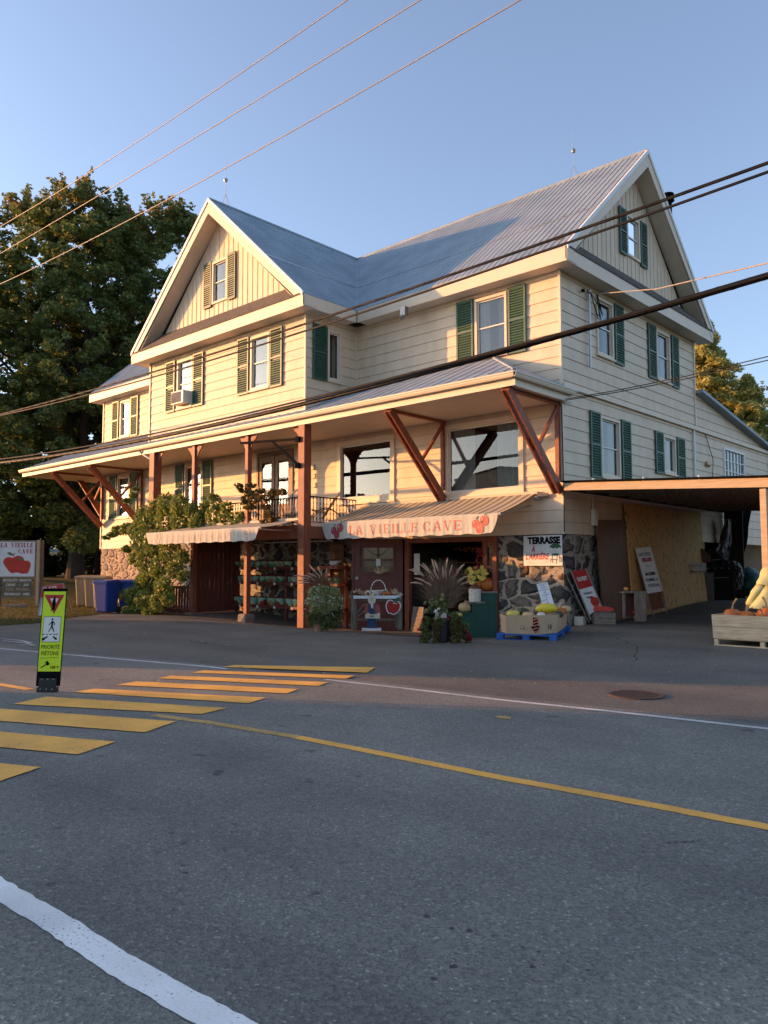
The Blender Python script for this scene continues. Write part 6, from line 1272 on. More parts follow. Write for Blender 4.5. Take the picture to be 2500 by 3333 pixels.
# apple sign on the table leg
b = FB(0, 0, d=20.65); T = thing('apple_plaque', b.p(*Q6(1090, 1660)), 'flat red apple plaque with white outline and green leaf on the table leg', 'sign')
out = smooth([(1090, 1450), (1050, 1430), (1005, 1445), (975, 1500), (978, 1570), (1010, 1640), (1050, 1645), (1085, 1665), (1130, 1650), (1180, 1610), (1210, 1540), (1200, 1480), (1160, 1455), (1115, 1465)], 3)
fpoly('outline_board', 'white_paint', T, b, Q6, out, .0, .012); c_ = (1092, 1550); fpoly('apple_print', mat('gloss_red', (.36, .008, .008), .25, .1, 5), T, b, Q6, [(c_[0]+(x-c_[0])*.86, c_[1]+(y-c_[1])*.88) for x, y in out], .003)
fpoly('leaf_print', 'green_paint', T, b, Q6, smooth([(1115, 1470), (1112, 1430), (1150, 1400), (1200, 1390), (1180, 1440), (1145, 1465)], 3), .006, .004); fpoly('stem_print', 'green_paint', T, b, Q6, [(1098, 1470), (1088, 1428), (1098, 1424), (1108, 1465)], .006, .002)
fpoly('highlight_print', 'white_paint', T, b, Q6, smooth([(1075, 1498), (1105, 1483), (1140, 1490), (1152, 1502), (1110, 1490)], 3), .0055)
# ================================================================ green stepped stand with jug, pumpkins
b = FB(*C5(1225, 1720)); dz = b.d; T = thing('stepped_stand', b.foot, 'dark green plank display stand with three steps beside the shop bay', 'display stand')
m_ = MB(); prof = [(1062, 1722), (1348, 1718), (1346, 1372), (1232, 1372), (1232, 1452), (1152, 1452), (1152, 1535), (1062, 1535)]
m_.prism([b.p(*C5(*q), .0) for q in prof], b.n*-.55); m_.build('body', 'green_panel', T)
for x0, x1, y in ((1228, 1352, 1368), (1120, 1254, 1448), (1050, 1154, 1530)): fbox('step_edge', 'gray_wood' if y != 1530 else 'green_panel', T, b, C5, x0, y-5, x1, y+7, -.55, .03)
zst = lambda y: b.uz(*C5(1200, y))[1]
c = b.p(*C5(1275, 1362), -.28); gourd(c, .245, .36, 'pumpkin', 'pumpkin', 'warty orange pumpkin on the top step of the green stand', 'pumpkin', lobes=11, la=.2)
c = b.p(*C5(1332, 1362), -.42); gourd(c, .18, .36, 'pumpkin', 'pumpkin', 'shaded orange pumpkin at the right edge of the green stand', 'pumpkin', lobes=8)
c = b.p(*C5(1182, 1442), -.12); T = thing('stoneware_jug', c, 'cream stoneware jug with brown shoulder, holding yellow daisies on the green stand', 'jug')
MB().lathe([(.155, 0), (.162, .02), (.162, .30), (.158, .32)], (0, 0, 0), 28).build('body', 'stoneware', T, world=False, smooth=False); MB().lathe([(.156, .322), (.14, .355), (.08, .40), (.045, .43), (.045, .48), (.055, .49), (.04, .495)], (0, 0, 0), 28).build('shoulder', 'stone_brown', T, world=False, smooth=True)
def bouquet(c, pts, b, m_list, lab):
    T = thing('daisy_bouquet', c, lab, 'flowers'); st = MB()
    for k, p in enumerate(pts):
        r = .078; n_ = (b.n+Vector((random.uniform(-.6, .6), random.uniform(-.6, .6), random.uniform(-.1, .7)))).normalized(); x = n_.cross(Vector((0, 0, 1))).normalized(); y = n_.cross(x); mb = MB()
        for ly in range(2):
            for j in range(13):
                a = 6.283*j/13+ly*.24; d = x*math.cos(a)+y*math.sin(a); e = n_.cross(d)*.011; rr = r*(1-.25*ly); q = p+n_*(.006*ly)
                mb.poly([q+d*.008, q+d*rr*.6+e+n_*.004, q+d*rr-n_*.006, q+d*rr*.6-e+n_*.004])
        o = mb.build('bloom', m_list[k % len(m_list)] if k else 'pink_flower', T); MB().lathe([(0, -.006), (.014, 0), (0, .008)], p+n_*.006, 8).build('bloom_centre', 'squash_tan', o); st.tube([c+Vector((0, 0, .46)), c.lerp(p, .5)+Vector((0, 0, .25)), p], .005, 4)
    st.build('stem', 'leaf_dark', T); leafmesh('leaf', [(c+Vector((0, 0, .62)), (.14, .12, .12), 130)], .055, 'leaf_mid', T)
pts = [b.p(*C5(x, y), -.05+random.uniform(-.08, .12)) for x, y in ((1180, 1180), (1135, 1190), (1228, 1180), (1150, 1215), (1190, 1218), (1135, 1245), (1165, 1258), (1205, 1250), (1240, 1230), (1262, 1225), (1130, 1272), (1215, 1205), (1250, 1205), (1180, 1285), (1150, 1295), (1225, 1265), (1245, 1255))]
bouquet(c, pts, b, ['yellow_flower'], 'bunch of yellow daisies with one pink bloom in the stoneware jug')
gourd(b.p(*C5(1100, 1524), -.1), .17, .25, 'squash_tan', 'squash', 'knobbly beige squash on the lowest step of the green stand', 'squash', lobes=12, la=.25)
gourd(b.p(*C5(1050, 1560), .15), .09, .12, 'squash', 'squash', 'small mottled gourd beside the grass planter', 'squash', lobes=8)
# ================================================================ planters
def plume(mb, ml, b, base, tip, up, w_=.012):
    """arching stem with a bottlebrush head"""
    mid = base.lerp(tip, .55)+Vector((0, 0, up)); pts = []
    for k in range(9): t = k/8; pts.append((1-t)**2*base+2*t*(1-t)*mid+t*t*tip)
    ml.tube(pts[:6], [.0035]*6, 3, cap=False)
    hd = [(lambda t: (1-t)**2*base+2*t*(1-t)*mid+t*t*tip)(.60+.40*j/6) for j in range(7)]; mb.tube(hd, [w_*.35, w_*.7, w_*.85, w_*.85, w_*.75, w_*.5, w_*.15], 7)
b = FB(*C5(925, 1755)); T = thing('grass_planter', b.foot, 'dark pot of tall purple-brown fountain grass with trailing greenery, before the shop bay', 'planter')
MB().lathe([(.16, 0), (.17, .03), (.23, .42), (.25, .42), (.25, .47), (.21, .47)], b.foot, 24).build('pot', 'pot_dark', T)
P5 = lambda x, y, o=0: b.p(*C5(x, y), o)
pl = MB(); st = MB(); c0 = P5(930, 1470)
tips = [(860, 1118), (835, 1112), (745, 1150), (770, 1142), (690, 1185), (665, 1195), (800, 1185), (845, 1195), (975, 1100), (1000, 1155), (1100, 1150), (1020, 1240), (820, 1232), (1115, 1245), (1145, 1290), (705, 1262), (1060, 1205), (920, 1165), (940, 1190), (1075, 1260), (780, 1290), (680, 1300)]
for x, y in tips: plume(pl, st, b, c0+R0*random.uniform(-.12, .12), P5(x, y, random.uniform(-.3, .3)), .10+abs(x-930)*.0007, .024)
pl.build('plume', 'plume', T); st.build('plume_stem', 'grass_brown', T)
g_ = MB()
for k in range(900):
    a = random.gauss(0, .50); L_ = random.uniform(.45, 1.05); base = c0+R0*random.gauss(0, .07)+VN*random.gauss(0, .07)+Vector((0, 0, -.05)); dp = random.uniform(-.4, .4); d = (R0*math.sin(a)+VN*math.sin(dp)*.8+Vector((0, 0, math.cos(a)))).normalized(); droop = random.uniform(.05, .35)*abs(math.sin(a))*1.2; pr = None; w_ = .004
    s_ = Vector((R0.x, R0.y, 0))*w_
    for j in range(5):
        t = j/4; p = base+d*L_*t+Vector((0, 0, -droop*t*t*L_)); q = (p-s_*(1.2-t), p+s_*(1.2-t))
        if pr: g_.poly([pr[0], pr[1], q[1], q[0]])
        pr = q
g_.build('grass_blade', 'grass_brown', T)
def cs(L_, b, Q, sc, den=2000): 
    out = []
    for x, y, r, o in L_: p = b.p(*Q(x, y), o); rr = r*sc*b.d/FPX; out.append((p, (rr, rr, rr), int(30+rr*rr*den*10)))
    return out
sc = 700/1659
leafmesh('trailing_foliage', cs([(870, 1450, 45, .12), (910, 1480, 45, .18), (950, 1440, 35, .1), (840, 1500, 35, .15), (1000, 1560, 50, .2), (1040, 1590, 45, .15), (1010, 1630, 40, .2), (905, 1590, 30, .25), (800, 1590, 45, .1), (780, 1640, 45, .12), (800, 1700, 45, .15), (770, 1730, 30, .2), (1090, 1640, 45, .05), (1100, 1700, 40, .1), (1120, 1740, 28, .15), (1040, 1680, 30, .22)], b, C5, sc), .032, 'leaf_mid', T)
leafmesh('pale_foliage', cs([(random.gauss(900, 45), random.gauss(1470, 38), random.uniform(9, 20), random.uniform(.05, .3)) for _ in range(22)], b, C5, sc), .036, 'leaf_pale', T)
tr = []
for x in (880, 893, 1000, 1012, 1025, 1038, 865, 1052, 985):
    for k in range(11): tr.append((x+random.uniform(-5, 5)+(-k*1.5 if x < 900 else 0), 1560+k*19, 9, .25))
leafmesh('trailing_foliage', [(c, r, 16) for c, r, n in cs(tr, b, C5, sc)], .032, 'leaf_vine_autumn', T)
leafmesh('crimson_bloom', [(c, r, 16) for c, r, n in cs([(740, 1650, 9, .2), (757, 1702, 9, .2), (1122, 1692, 14, .2), (1130, 1715, 12, .2), (965, 1556, 9, .28), (775, 1575, 8, .2), (1095, 1660, 7, .2), (1115, 1730, 7, .2)], b, C5, sc)], .045, 'crimson_flower', T); leafmesh('white_bloom', [(c, r, 14) for c, r, n in cs([(865, 1508, 9, .3), (888, 1490, 7, .3), (880, 1540, 6, .3)], b, C5, sc)], .035, 'white_flower', T)
# left planter by the post
b = FB(*C4(935, 1950), d=18.4); T = thing('flower_planter', b.p(*C4(940, 1945)), 'clay pot overflowing with small white flowers and tan plumes beside the thick post', 'planter')
c = b.p(*C4(938, 1945)); c.z = gh(c.x, c.y); MB().lathe([(.10, 0), (.15, .22), (.165, .22), (.165, .26), (.14, .26)], c, 22).build('pot', 'terracotta', T)
sc = 600/1659
leafmesh('flowering_foliage', cs([(890, 1600, 60, .05), (970, 1600, 75, .12), (1060, 1620, 80, .05), (860, 1680, 50, .05), (940, 1690, 80, .18), (1040, 1700, 85, .12), (1110, 1660, 50, 0), (1000, 1760, 70, .15), (900, 1745, 50, .15), (1110, 1720, 40, 0)], b, C4, sc), .030, 'leaf_pale', T)
leafmesh('foliage', cs([(870, 1800, 55, .05), (930, 1830, 60, .1), (1010, 1830, 65, .12), (1080, 1800, 60, .05), (1120, 1760, 40, 0), (1000, 1890, 50, .15), (1070, 1880, 50, .1), (860, 1860, 35, .08), (1110, 1840, 35, .05)], b, C4, sc), .032, 'leaf_mid', T)
bl = MB()
for k in range(190):
    x, y = random.gauss(980, 85), random.gauss(1665, 60)
    if abs(x-980) > 190: continue
    p = b.p(*C4(x, y), .22+random.uniform(-.12, .06)); r = .014; bl.poly([p+R0*r*math.cos(a)+Vector((0, 0, r*math.sin(a)))+VN*random.uniform(-.004, .004) for a in [1.2566*j for j in range(5)]])
bl.build('white_bloom', 'white_flower', T)
pl = MB(); st = MB(); c0 = b.p(*C4(980, 1580), -.05)
for x, y in ((845, 1345), (880, 1375), (920, 1365), (960, 1395), (1010, 1380), (1025, 1420), (830, 1420), (800, 1445), (720, 1500), (750, 1520), (700, 1450), (870, 1430), (910, 1420), (990, 1440), (940, 1440), (860, 1480), (1040, 1470), (770, 1470)): plume(pl, st, b, c0+R0*random.uniform(-.1, .1), b.p(*C4(x, y), random.uniform(-.2, .15)), .05+abs(x-960)*.0006, .020)
pl.build('plume', 'plume', T); st.build('plume_stem', 'grass_brown', T); g_ = MB()
for k in range(260):
    a = random.gauss(-.1, .5); L_ = random.uniform(.25, .6); base = c0+R0*random.gauss(0, .10)+VN*random.gauss(0, .06); d = (R0*math.sin(a)+VN*random.uniform(-.4, .4)+Vector((0, 0, math.cos(a)))).normalized(); s_ = R0*.004; p1 = base+d*L_*.6; p2 = base+d*L_-Vector((0, 0, .08)); g_.poly([base-s_, base+s_, p1+s_*.8, p1-s_*.8]); g_.poly([p1-s_*.8, p1+s_*.8, p2])
g_.build('grass_blade', mat('grass_rust', (.22, .10, .05), .9, .3, 9, trans=.2), T)
# ================================================================ blue pallet and cardboard bin
up = Vector((0, 0, 1)); L = at(1616, 2083); wpal = 1.22
ux = (R0*math.cos(.45)-F0*math.sin(.45)); vy = Vector((-ux.y, ux.x, 0))
T = thing('blue_pallet', L, 'blue-painted wooden pallet under the cardboard squash bin', 'pallet'); tilt = .09; uz_ = (vy+Vector((0, 0, tilt))).normalized()
PB = lambda a, c, z: L+ux*a+uz_*c+Vector((0, 0, z)); dpal = 1.35
def pbx(nm, a0, a1, c0, c1, z0, z1, m='blue_pallet'): return MB().hexa([PB(a0, c0, z0), PB(a1, c0, z0), PB(a1, c1, z0), PB(a0, c1, z0), PB(a0, c0, z1), PB(a1, c0, z1), PB(a1, c1, z1), PB(a0, c1, z1)]).build(nm, m, T)
for a in (0, wpal/2-.07, wpal-.14):
    for c_ in (0, dpal/2-.07, dpal-.14): pbx('block', a, a+.14, c_, c_+.14, .02, .11)
for c_ in (0, dpal/2-.07, dpal-.14): pbx('bottom_board', 0, wpal, c_, c_+.12, .0, .02)
for k in range(7): c_ = k*(dpal-.12)/6; pbx('deck_board', 0, wpal, c_, c_+.12, .11, .13)
T = thing('cardboard_bin', PB(wpal/2, dpal/2, .13), 'low octagonal brown cardboard bin of squash with a striped arrow and 14', 'cardboard bin')
def octo(k, z): 
    e = .16; a0, a1, c0, c1 = .05+k, wpal-.05-k, .03+k, dpal-.05-k; return [PB(a, c_, z) for a, c_ in ((a0+e, c0), (a1-e*1.8, c0), (a1, c0+e*1.8), (a1, c1-e), (a1-e, c1), (a0+e, c1), (a0, c1-e), (a0, c0+e))]
lo, hi, hi2, lo2 = octo(0, .135), octo(-.02, .50), octo(-.008, .495), octo(.012, .135); m_ = MB()
hi[1] = hi[1]+Vector((0, 0, .02)); hi[3] = hi[3]+Vector((0, 0, .03))
for k in range(8): j = (k+1) % 8; m_.hexa([lo[k], lo[j], lo2[j], lo2[k], hi[k], hi[j], hi2[j], hi2[k]])
m_.poly([p+Vector((0, 0, .02)) for p in lo2]); CB = m_.build('wall', 'cardboard', T)
bf = B((lo[0].x, lo[0].y, lo[0].z), (lo[1]-lo[0]).normalized(), (lo[1]-lo[0]).cross(up).normalized())
if bf.n.dot(CAM-bf.o) < 0: bf.n = -bf.n
wf = (lo[1]-lo[0]).length; mm = lambda pts, d, m, nm: MB().poly([bf(u, z, d+.020) for u, z in pts]).build(nm, m, T)
bs = B(lo[1], (lo[2]-lo[1]).normalized(), (lo[2]-lo[1]).cross(up).normalized())
if bs.n.dot(CAM-bs.o) < 0: bs.n = -bs.n
ax = wf*.90
def arrow(bq, ax, s):
    ar = [(ax-.055*s, .335), (ax+.045*s, .335), (ax+.05*s, .17), (ax+.095*s, .175), (ax, .02), (ax-.10*s, .15), (ax-.05*s, .165)]
    MB().poly([bq(u, z, .024) for u, z in ar]).build('arrow_print', 'black', T)
    for k in range(5):
        z = .30-.06*k; h_ = .045*s if z > .17 else max(.012, .08*s*(z-.02)/.15); MB().poly([bq(u, z_, .026) for u, z_ in ((ax-h_, z+.0), (ax+h_, z+.028), (ax+h_, z+.004), (ax-h_, z-.024))]).build('arrow_stripe', 'faded_red', T)
arrow(bf, ax, 1.0)
text('14', .17, bs, .22, .13, .022, 'black', T, sx=.6)
mm([(wf*.42, .10), (wf*.56, .10), (wf*.545, .16), (wf*.52, .175), (wf*.46, .175), (wf*.435, .16)], 0, 'pot_dark', 'hand_hole'); mm([(wf*.43, .108), (wf*.55, .108), (wf*.54, .158), (wf*.52, .17), (wf*.46, .17), (wf*.44, .158)], .002, 'cardboard', 'hand_flap')
sq = [(.22, .35, .15, .13, 'squash', 'pale yellow round squash at the left front of the cardboard bin'), (.50, .30, .13, .11, 'squash_tan', 'beige round squash near the middle of the cardboard bin'), (.72, .36, .10, .10, 'stoneware', 'small cream squash beside the beige one in the cardboard bin'), (.30, .75, .15, .12, 'squash_green', 'dark green squash at the back left of the cardboard bin'), (.62, .75, .15, .14, 'squash_green', 'dark green squash under the yellow spaghetti squash'), (.95, .95, .13, .12, 'pumpkin', 'orange squash poking up right of the price sheet'), (.98, .55, .12, .10, 'squash_green', 'dark green squash at the right of the cardboard bin'), (.98, 1.2, .14, .13, 'squash_tan', 'tan squash at the far right corner of the cardboard bin')]
for a, c_, r, h_, m__, lab in sq: gourd(PB(a*wpal/1.05, c_, .40), r, h_+.04, m__, 'squash', lab, 'squash', lobes=10, la=.08)
T = thing('spaghetti_squash', PB(wpal*.72, .62, .56), 'long bright yellow squash lying on top of the cardboard bin', 'squash', rz=.5); MB().tube([(-.22, 0, 0), (-.19, 0, 0), (-.10, 0, .01), (.05, 0, .02), (.16, 0, .01), (.21, 0, 0), (.23, 0, 0)], [.01, .05, .095, .105, .08, .04, .01], 14).build('body', mat('bright_squash', (.68, .52, .03), .4, .12, 6), T, world=False, smooth=True)
# ================================================================ crates on the side lot
def crate(T, b, Q, corners, slats, m, post=.02): pass
gC = at(*C6(690, 1232), .15); 
def wcrate(name, c, rz, w_, d_, h_, m, lab, nsl, open_top=True, gap=.008, handle=False, thick=.014, cat='crate'):
    T = thing(name, c, lab, cat, rz=rz)
    for k in range(nsl):
        z0 = h_*k/nsl+gap/2; z1 = h_*(k+1)/nsl-gap/2
        MB().box(0, 0, z0, w_, thick, z1).build('slat', m, T, world=False, bevel=.003); MB().box(0, d_-thick, z0, w_, d_, z1).build('slat', m, T, world=False); MB().box(0, thick, z0, thick, d_-thick, z1).build('slat', m, T, world=False); MB().box(w_-thick, thick, z0, w_, d_-thick, z1).build('slat', m, T, world=False)
    MB().box(thick, thick, .005, w_-thick, d_-thick, .02).build('base', m, T, world=False)
    for x in (thick, w_-thick-.03): MB().box(x, thick, .02, x+.03, thick+.02, h_).build('corner_post', m, T, world=False); MB().box(x, d_-thick-.02, .02, x+.03, d_-thick, h_).build('corner_post', m, T, world=False)
    return T
# crate with red sign
A = at(*C6(558, 1222), .15); Bp = at(*C6(690, 1233), .15); Cc = at(*C6(757, 1195), .15)
dq = (Bp-CAM).dot(F2); wq = (C6(688, 0)[0]-C6(556, 0)[0])*dq/FPX
T = wcrate('apple_crate', Bp-R0*wq, YAW-.06, wq, .42, .27, 'gray_wood', 'grey slatted crate with handle hole, red cut-out lying inside, by the OUVERT board', 2, handle=True)
b = FB(0, 0, d=dq-.02); fpoly('hand_hole', 'apple_red', T, b, C6, smooth([(603, 1155), (610, 1151), (635, 1151), (641, 1155), (636, 1161), (608, 1161)], 2), .04)
b = FB(0, 0, d=dq+.16); o = MB().prism([b.p(*C6(*q), 0) for q in smooth([(556, 1120), (575, 1112), (600, 1118), (640, 1122), (672, 1132), (670, 1150), (560, 1150)], 3)], b.n*-.03); tag(o.build('apple_cutout', 'apple_red'), 'red apple-shaped cut-out lying in the grey crate', 'cut-out')
# upright box with an apple on top
g = at(*C6(822, 1216), .17); dq = (g-CAM).dot(F2); b = FB(0, 0, d=dq); T = thing('wooden_box', b.p(*C6(820, 1210)), 'upright open weathered wooden box with an apple on top', 'box')
fbox('side_board', 'old_wood', T, b, C6, 808, 1032, 885, 1215, -.02, .0, .004); fbox('side_board', 'old_wood', T, b, C6, 738, 1032, 762, 1195, -.10, -.08, .004); fbox('top', 'old_wood', T, b, C6, 736, 1024, 888, 1036, -.36, .01, .004); fbox('back_board', 'red_dark', T, b, C6, 752, 1036, 880, 1190, -.36, -.34); fbox('side_board', 'old_wood', T, b, C6, 878, 1036, 890, 1212, -.36, -.02)
T = thing('apple', b.p(*C6(765, 1022), -.1), 'single red and yellow apple on top of the upright wooden box', 'apple'); MB().lathe([(0, .006), (.03, .0), (.055, .03), (.058, .055), (.045, .085), (.012, .088), (0, .078)], (0, 0, 0), 16).build('fruit', mat('apple_mixed', (.50, .05, .02), .4, .1, 12, c2=(.62, .40, .12)), T, world=False, smooth=True); MB().tube([(0, 0, .078), (.005, 0, .105)], .003, 5).build('stem', 'stem', T, world=False)
# bucket and debris by the wall
g = at(*Q4(1290, 1085), .15); g = dep(*Q4(1290, 1085), 18.6); T = thing('stone_block', g, 'small pale block against the stone corner behind the pallet', 'block'); MB().box(g.x-.12, g.y-.1, gh(g.x, g.y), g.x+.12, g.y+.1, gh(g.x, g.y)+.22).build('block', 'soffit', T, bevel=.02)
# big wooden pumpkin crate at the right
A = at(*C6(1325, 1368), .1); b = FB(0, 0, d=(A-CAM).dot(F2)); dq = b.d
T = thing('pumpkin_crate', A, 'large low pale wooden bin crate full of pumpkins at the right edge', 'crate'); W3 = 1.7
o2 = b.p(*C6(1310, 1190)); oz = o2.z; ub = Vector((math.cos(-.03), math.sin(-.03), 0)); vb = Vector((-ub.y, ub.x, 0))
KB = lambda a, c_, z: Vector((A.x, A.y, A.z))-ub*.03+ub*a+vb*c_+Vector((0, 0, z)); hz = oz-A.z
def kb(nm, a0, a1, c0, c1, z0, z1, m='crate_wood', fl=.02):
    q = lambda a, c_, z: KB(a-(fl*z/hz if a < .1 else 0), c_-(fl*z/hz if c_ < .1 else 0), z)
    return MB().hexa([q(a0, c0, z0), q(a1, c0, z0), q(a1, c1, z0), q(a0, c1, z0), q(a0, c0, z1), q(a1, c0, z1), q(a1, c1, z1), q(a0, c1, z1)]).build(nm, m, T, bevel=.004)
D3 = 1.1; hb = .13
for z0, z1 in ((hb, hb+(hz-hb)*.50), (hb+(hz-hb)*.515, hz)):
    kb('side_board', 0, W3, 0, .02, z0, z1); kb('side_board', 0, W3, D3, D3+.02, z0, z1); kb('side_board', 0, .02, .021, D3-.001, z0, z1); kb('side_board', W3-.02, W3, .021, D3-.001, z0, z1)
kb('bottom_rail', 0, W3, 0, .08, 0, .022); kb('bottom_rail', 0, W3, D3-.08, D3, 0, .022); kb('deck', .021, W3-.021, .021, D3-.001, hb-.015, hb+.01)
for a in (0.01, W3*.47, W3-.09): 
    for c_ in (.005, D3-.09): kb('block', a, a+.075, c_, c_+.08, .024, hb-.017)
for a, c_ in ((.03, .03), (.03, D3-.05)): kb('corner_post', a, a+.06, c_, c_+.02, hb, hz+.0)
pk = [(.24, .28, .16, .24, 'large-stemmed orange pumpkin at the left front of the big crate'), (.52, .22, .13, .18, 'orange pumpkin second from the left in the big crate'), (.78, .45, .18, .27, 'big orange pumpkin near the middle of the big crate'), (.80, .17, .13, .17, 'small orange pumpkin at the front middle of the big crate'), (1.1, .7, .17, .30, 'orange pumpkin at the back right of the big crate'), (1.12, .22, .14, .18, 'orange pumpkin at the right front of the big crate'), (.3, .8, .17, .18, 'orange pumpkin at the back left of the big crate'), (.62, .85, .17, .18, 'orange pumpkin at the back middle of the big crate')]
for k, (a, c_, r, h_, lab) in enumerate(pk): gourd(KB(a, c_, hz-.13), r, h_, 'pumpkin', 'pumpkin', lab, 'pumpkin', lobes=10, stem=.20 if k in (0, 2) else .1, rz=k*1.3)
MB()
# ================================================================ person behind the crate
def skin_person(T, joints, edges, radii, m, name, levels=2, parent=None):
    me = bpy.data.meshes.new(name); me.from_pydata([tuple(j) for j in joints], edges, []); me.update(); o = bpy.data.objects.new(name, me); col.objects.link(o); o.parent = T
    sk = o.modifiers.new('skin', 'SKIN'); sk.use_smooth_shade = True
    for k, r in enumerate(radii): v = me.skin_vertices[0].data[k]; v.radius = r if isinstance(r, tuple) else (r, r); v.use_root = (k == 0)
    s = o.modifiers.new('sub', 'SUBSURF'); s.levels = levels; s.render_levels = levels; me.materials.append(M[m]); return o
dP = dq+1.15; foot = PYf(2534, 2050, -.74); foot.z = gh(foot.x, foot.y)
T = thing('person', foot, 'person in a pale green hooded jacket and grey jeans behind the pumpkin crate', 'person'); T.scale = (1.12, 1.12, .88)
r_, n2 = R0, -VN; J = lambda a, c_, z: r_*a+n2*c_+Vector((0, 0, z))
body = [J(0, 0, .78), J(0, .02, .98), J(-.03, .04, 1.14), J(-.05, .07, 1.24), J(-.06, .10, 1.33), J(-.06, .13, 1.45), J(-.09, -.01, .45), J(-.10, -.02, .08), J(-.10, .10, .04), J(.12, -.01, .45), J(.12, -.02, .08), J(.12, .10, .04), J(-.24, .07, 1.14), J(-.31, .10, .90), J(-.27, .24, .74), J(.16, .07, 1.14), J(.24, .10, .90), J(.20, .24, .74), J(-.255, .29, .69), J(.19, .29, .69)]
ed = [(0, 1), (1, 2), (2, 3), (3, 4), (4, 5), (0, 6), (6, 7), (7, 8), (0, 9), (9, 10), (10, 11), (2, 12), (12, 13), (13, 14), (2, 15), (15, 16), (16, 17), (14, 18), (17, 19)]
rd = [(.15, .12), (.15, .11), (.17, .11), (.07, .07), (.075, .085), (.09, .10), .075, .05, .045, .075, .05, .045, .06, .045, .032, .06, .045, .032, .03, .03]
for pi, sg in ((18, 1), (19, -1)):
    P_ = body[pi]
    for f_, (a, L_) in enumerate(((-.036, .062), (-.012, .075), (.012, .080), (.034, .072), (.050*sg, .045))):
        th = f_ == 4; b1 = P_+r_*(a*(1 if not th else 1))+n2*(.035 if not th else .005)+Vector((0, 0, -.02)); b2 = b1+n2*L_*.55+Vector((0, 0, -L_*.35))+(r_*.012*sg if th else Vector((0, 0, 0))); b3 = b2+n2*L_*.25+Vector((0, 0, -L_*.45)); i0 = len(body)
        body += [b1, b2, b3]; rd += [.010, .009, .0075]; ed += [(pi, i0), (i0, i0+1), (i0+1, i0+2)]
skin_person(T, body, ed, rd, 'skin', 'body')
leg = [J(0, 0, .80), J(-.09, -.01, .62), J(-.09, -.01, .45), J(-.10, -.02, .09), J(.10, -.01, .62), J(.12, -.01, .45), J(.12, -.02, .09)]
skin_person(T, leg, [(0, 1), (1, 2), (2, 3), (0, 4), (4, 5), (5, 6)], [(.17, .14), .11, .09, .075, .11, .09, .075], 'jeans', 'jeans')
def cloth_tube(rings, n, m, nm, seed=0, amp=.02):
    random.seed(seed); ph = [random.uniform(0, 6) for _ in range(4)]; mb = MB()
    for k, (a, c_, z, rx, ry) in enumerate(rings):
        for j in range(n):
            t = 6.2832*j/n; q = 1+amp*(math.sin(5*t+ph[0]+k*.5)+.7*math.sin(9*t+ph[1]-k*.7)+.5*math.sin(3*t+ph[2]+k)); mb.v.append(tuple(J(a+rx*q*math.cos(t), c_+ry*q*math.sin(t), z+.012*math.sin(4*t+ph[3])*(1 if k == 0 else .3))))
    for k in range(len(rings)-1):
        for j in range(n): a = k*n+j; c2 = k*n+(j+1) % n; mb.f.append((a, c2, c2+n, a+n))
    mb.f.append(tuple((len(rings)-1)*n+j for j in range(n))); o = mb.build(nm, m, T, smooth=True, world=False); s = o.modifiers.new('s', 'SUBSURF'); s.levels = 1; s.render_levels = 1; return o
cloth_tube([(-.05, .02, .66, .42, .26), (-.04, .02, .74, .38, .24), (-.02, .02, .86, .31, .21), (-.02, .03, 1.0, .26, .19), (-.03, .04, 1.08, .23, .16), (-.03, .05, 1.13, .25, .16), (-.04, .05, 1.19, .22, .15), (-.05, .06, 1.25, .13, .12)], 44, 'hoodie', 'hoodie', 4, .028)
cloth_tube([(-.06, .03, 1.16, .25, .17), (-.06, .03, 1.21, .265, .18), (-.06, .04, 1.27, .22, .17), (-.06, .06, 1.33, .18, .17), (-.06, .08, 1.42, .165, .165), (-.06, .09, 1.50, .13, .135), (-.06, .09, 1.55, .07, .08)], 36, 'hoodie', 'hood', 7, .02)
# sleeves
for sx_, pts in ((-1, [J(-.22, .05, 1.15), J(-.32, .08, .98), J(-.36, .12, .82), J(-.34, .2, .74)]), (1, [J(.15, .05, 1.15), J(.25, .08, .98), J(.28, .12, .82), J(.24, .2, .74)])):
    mb = MB(); mb.tube(pts, [.095, .085, .085, .095], 16); mb.v = mb.v; o = mb.build('sleeve', 'hoodie', T, smooth=True, world=False)
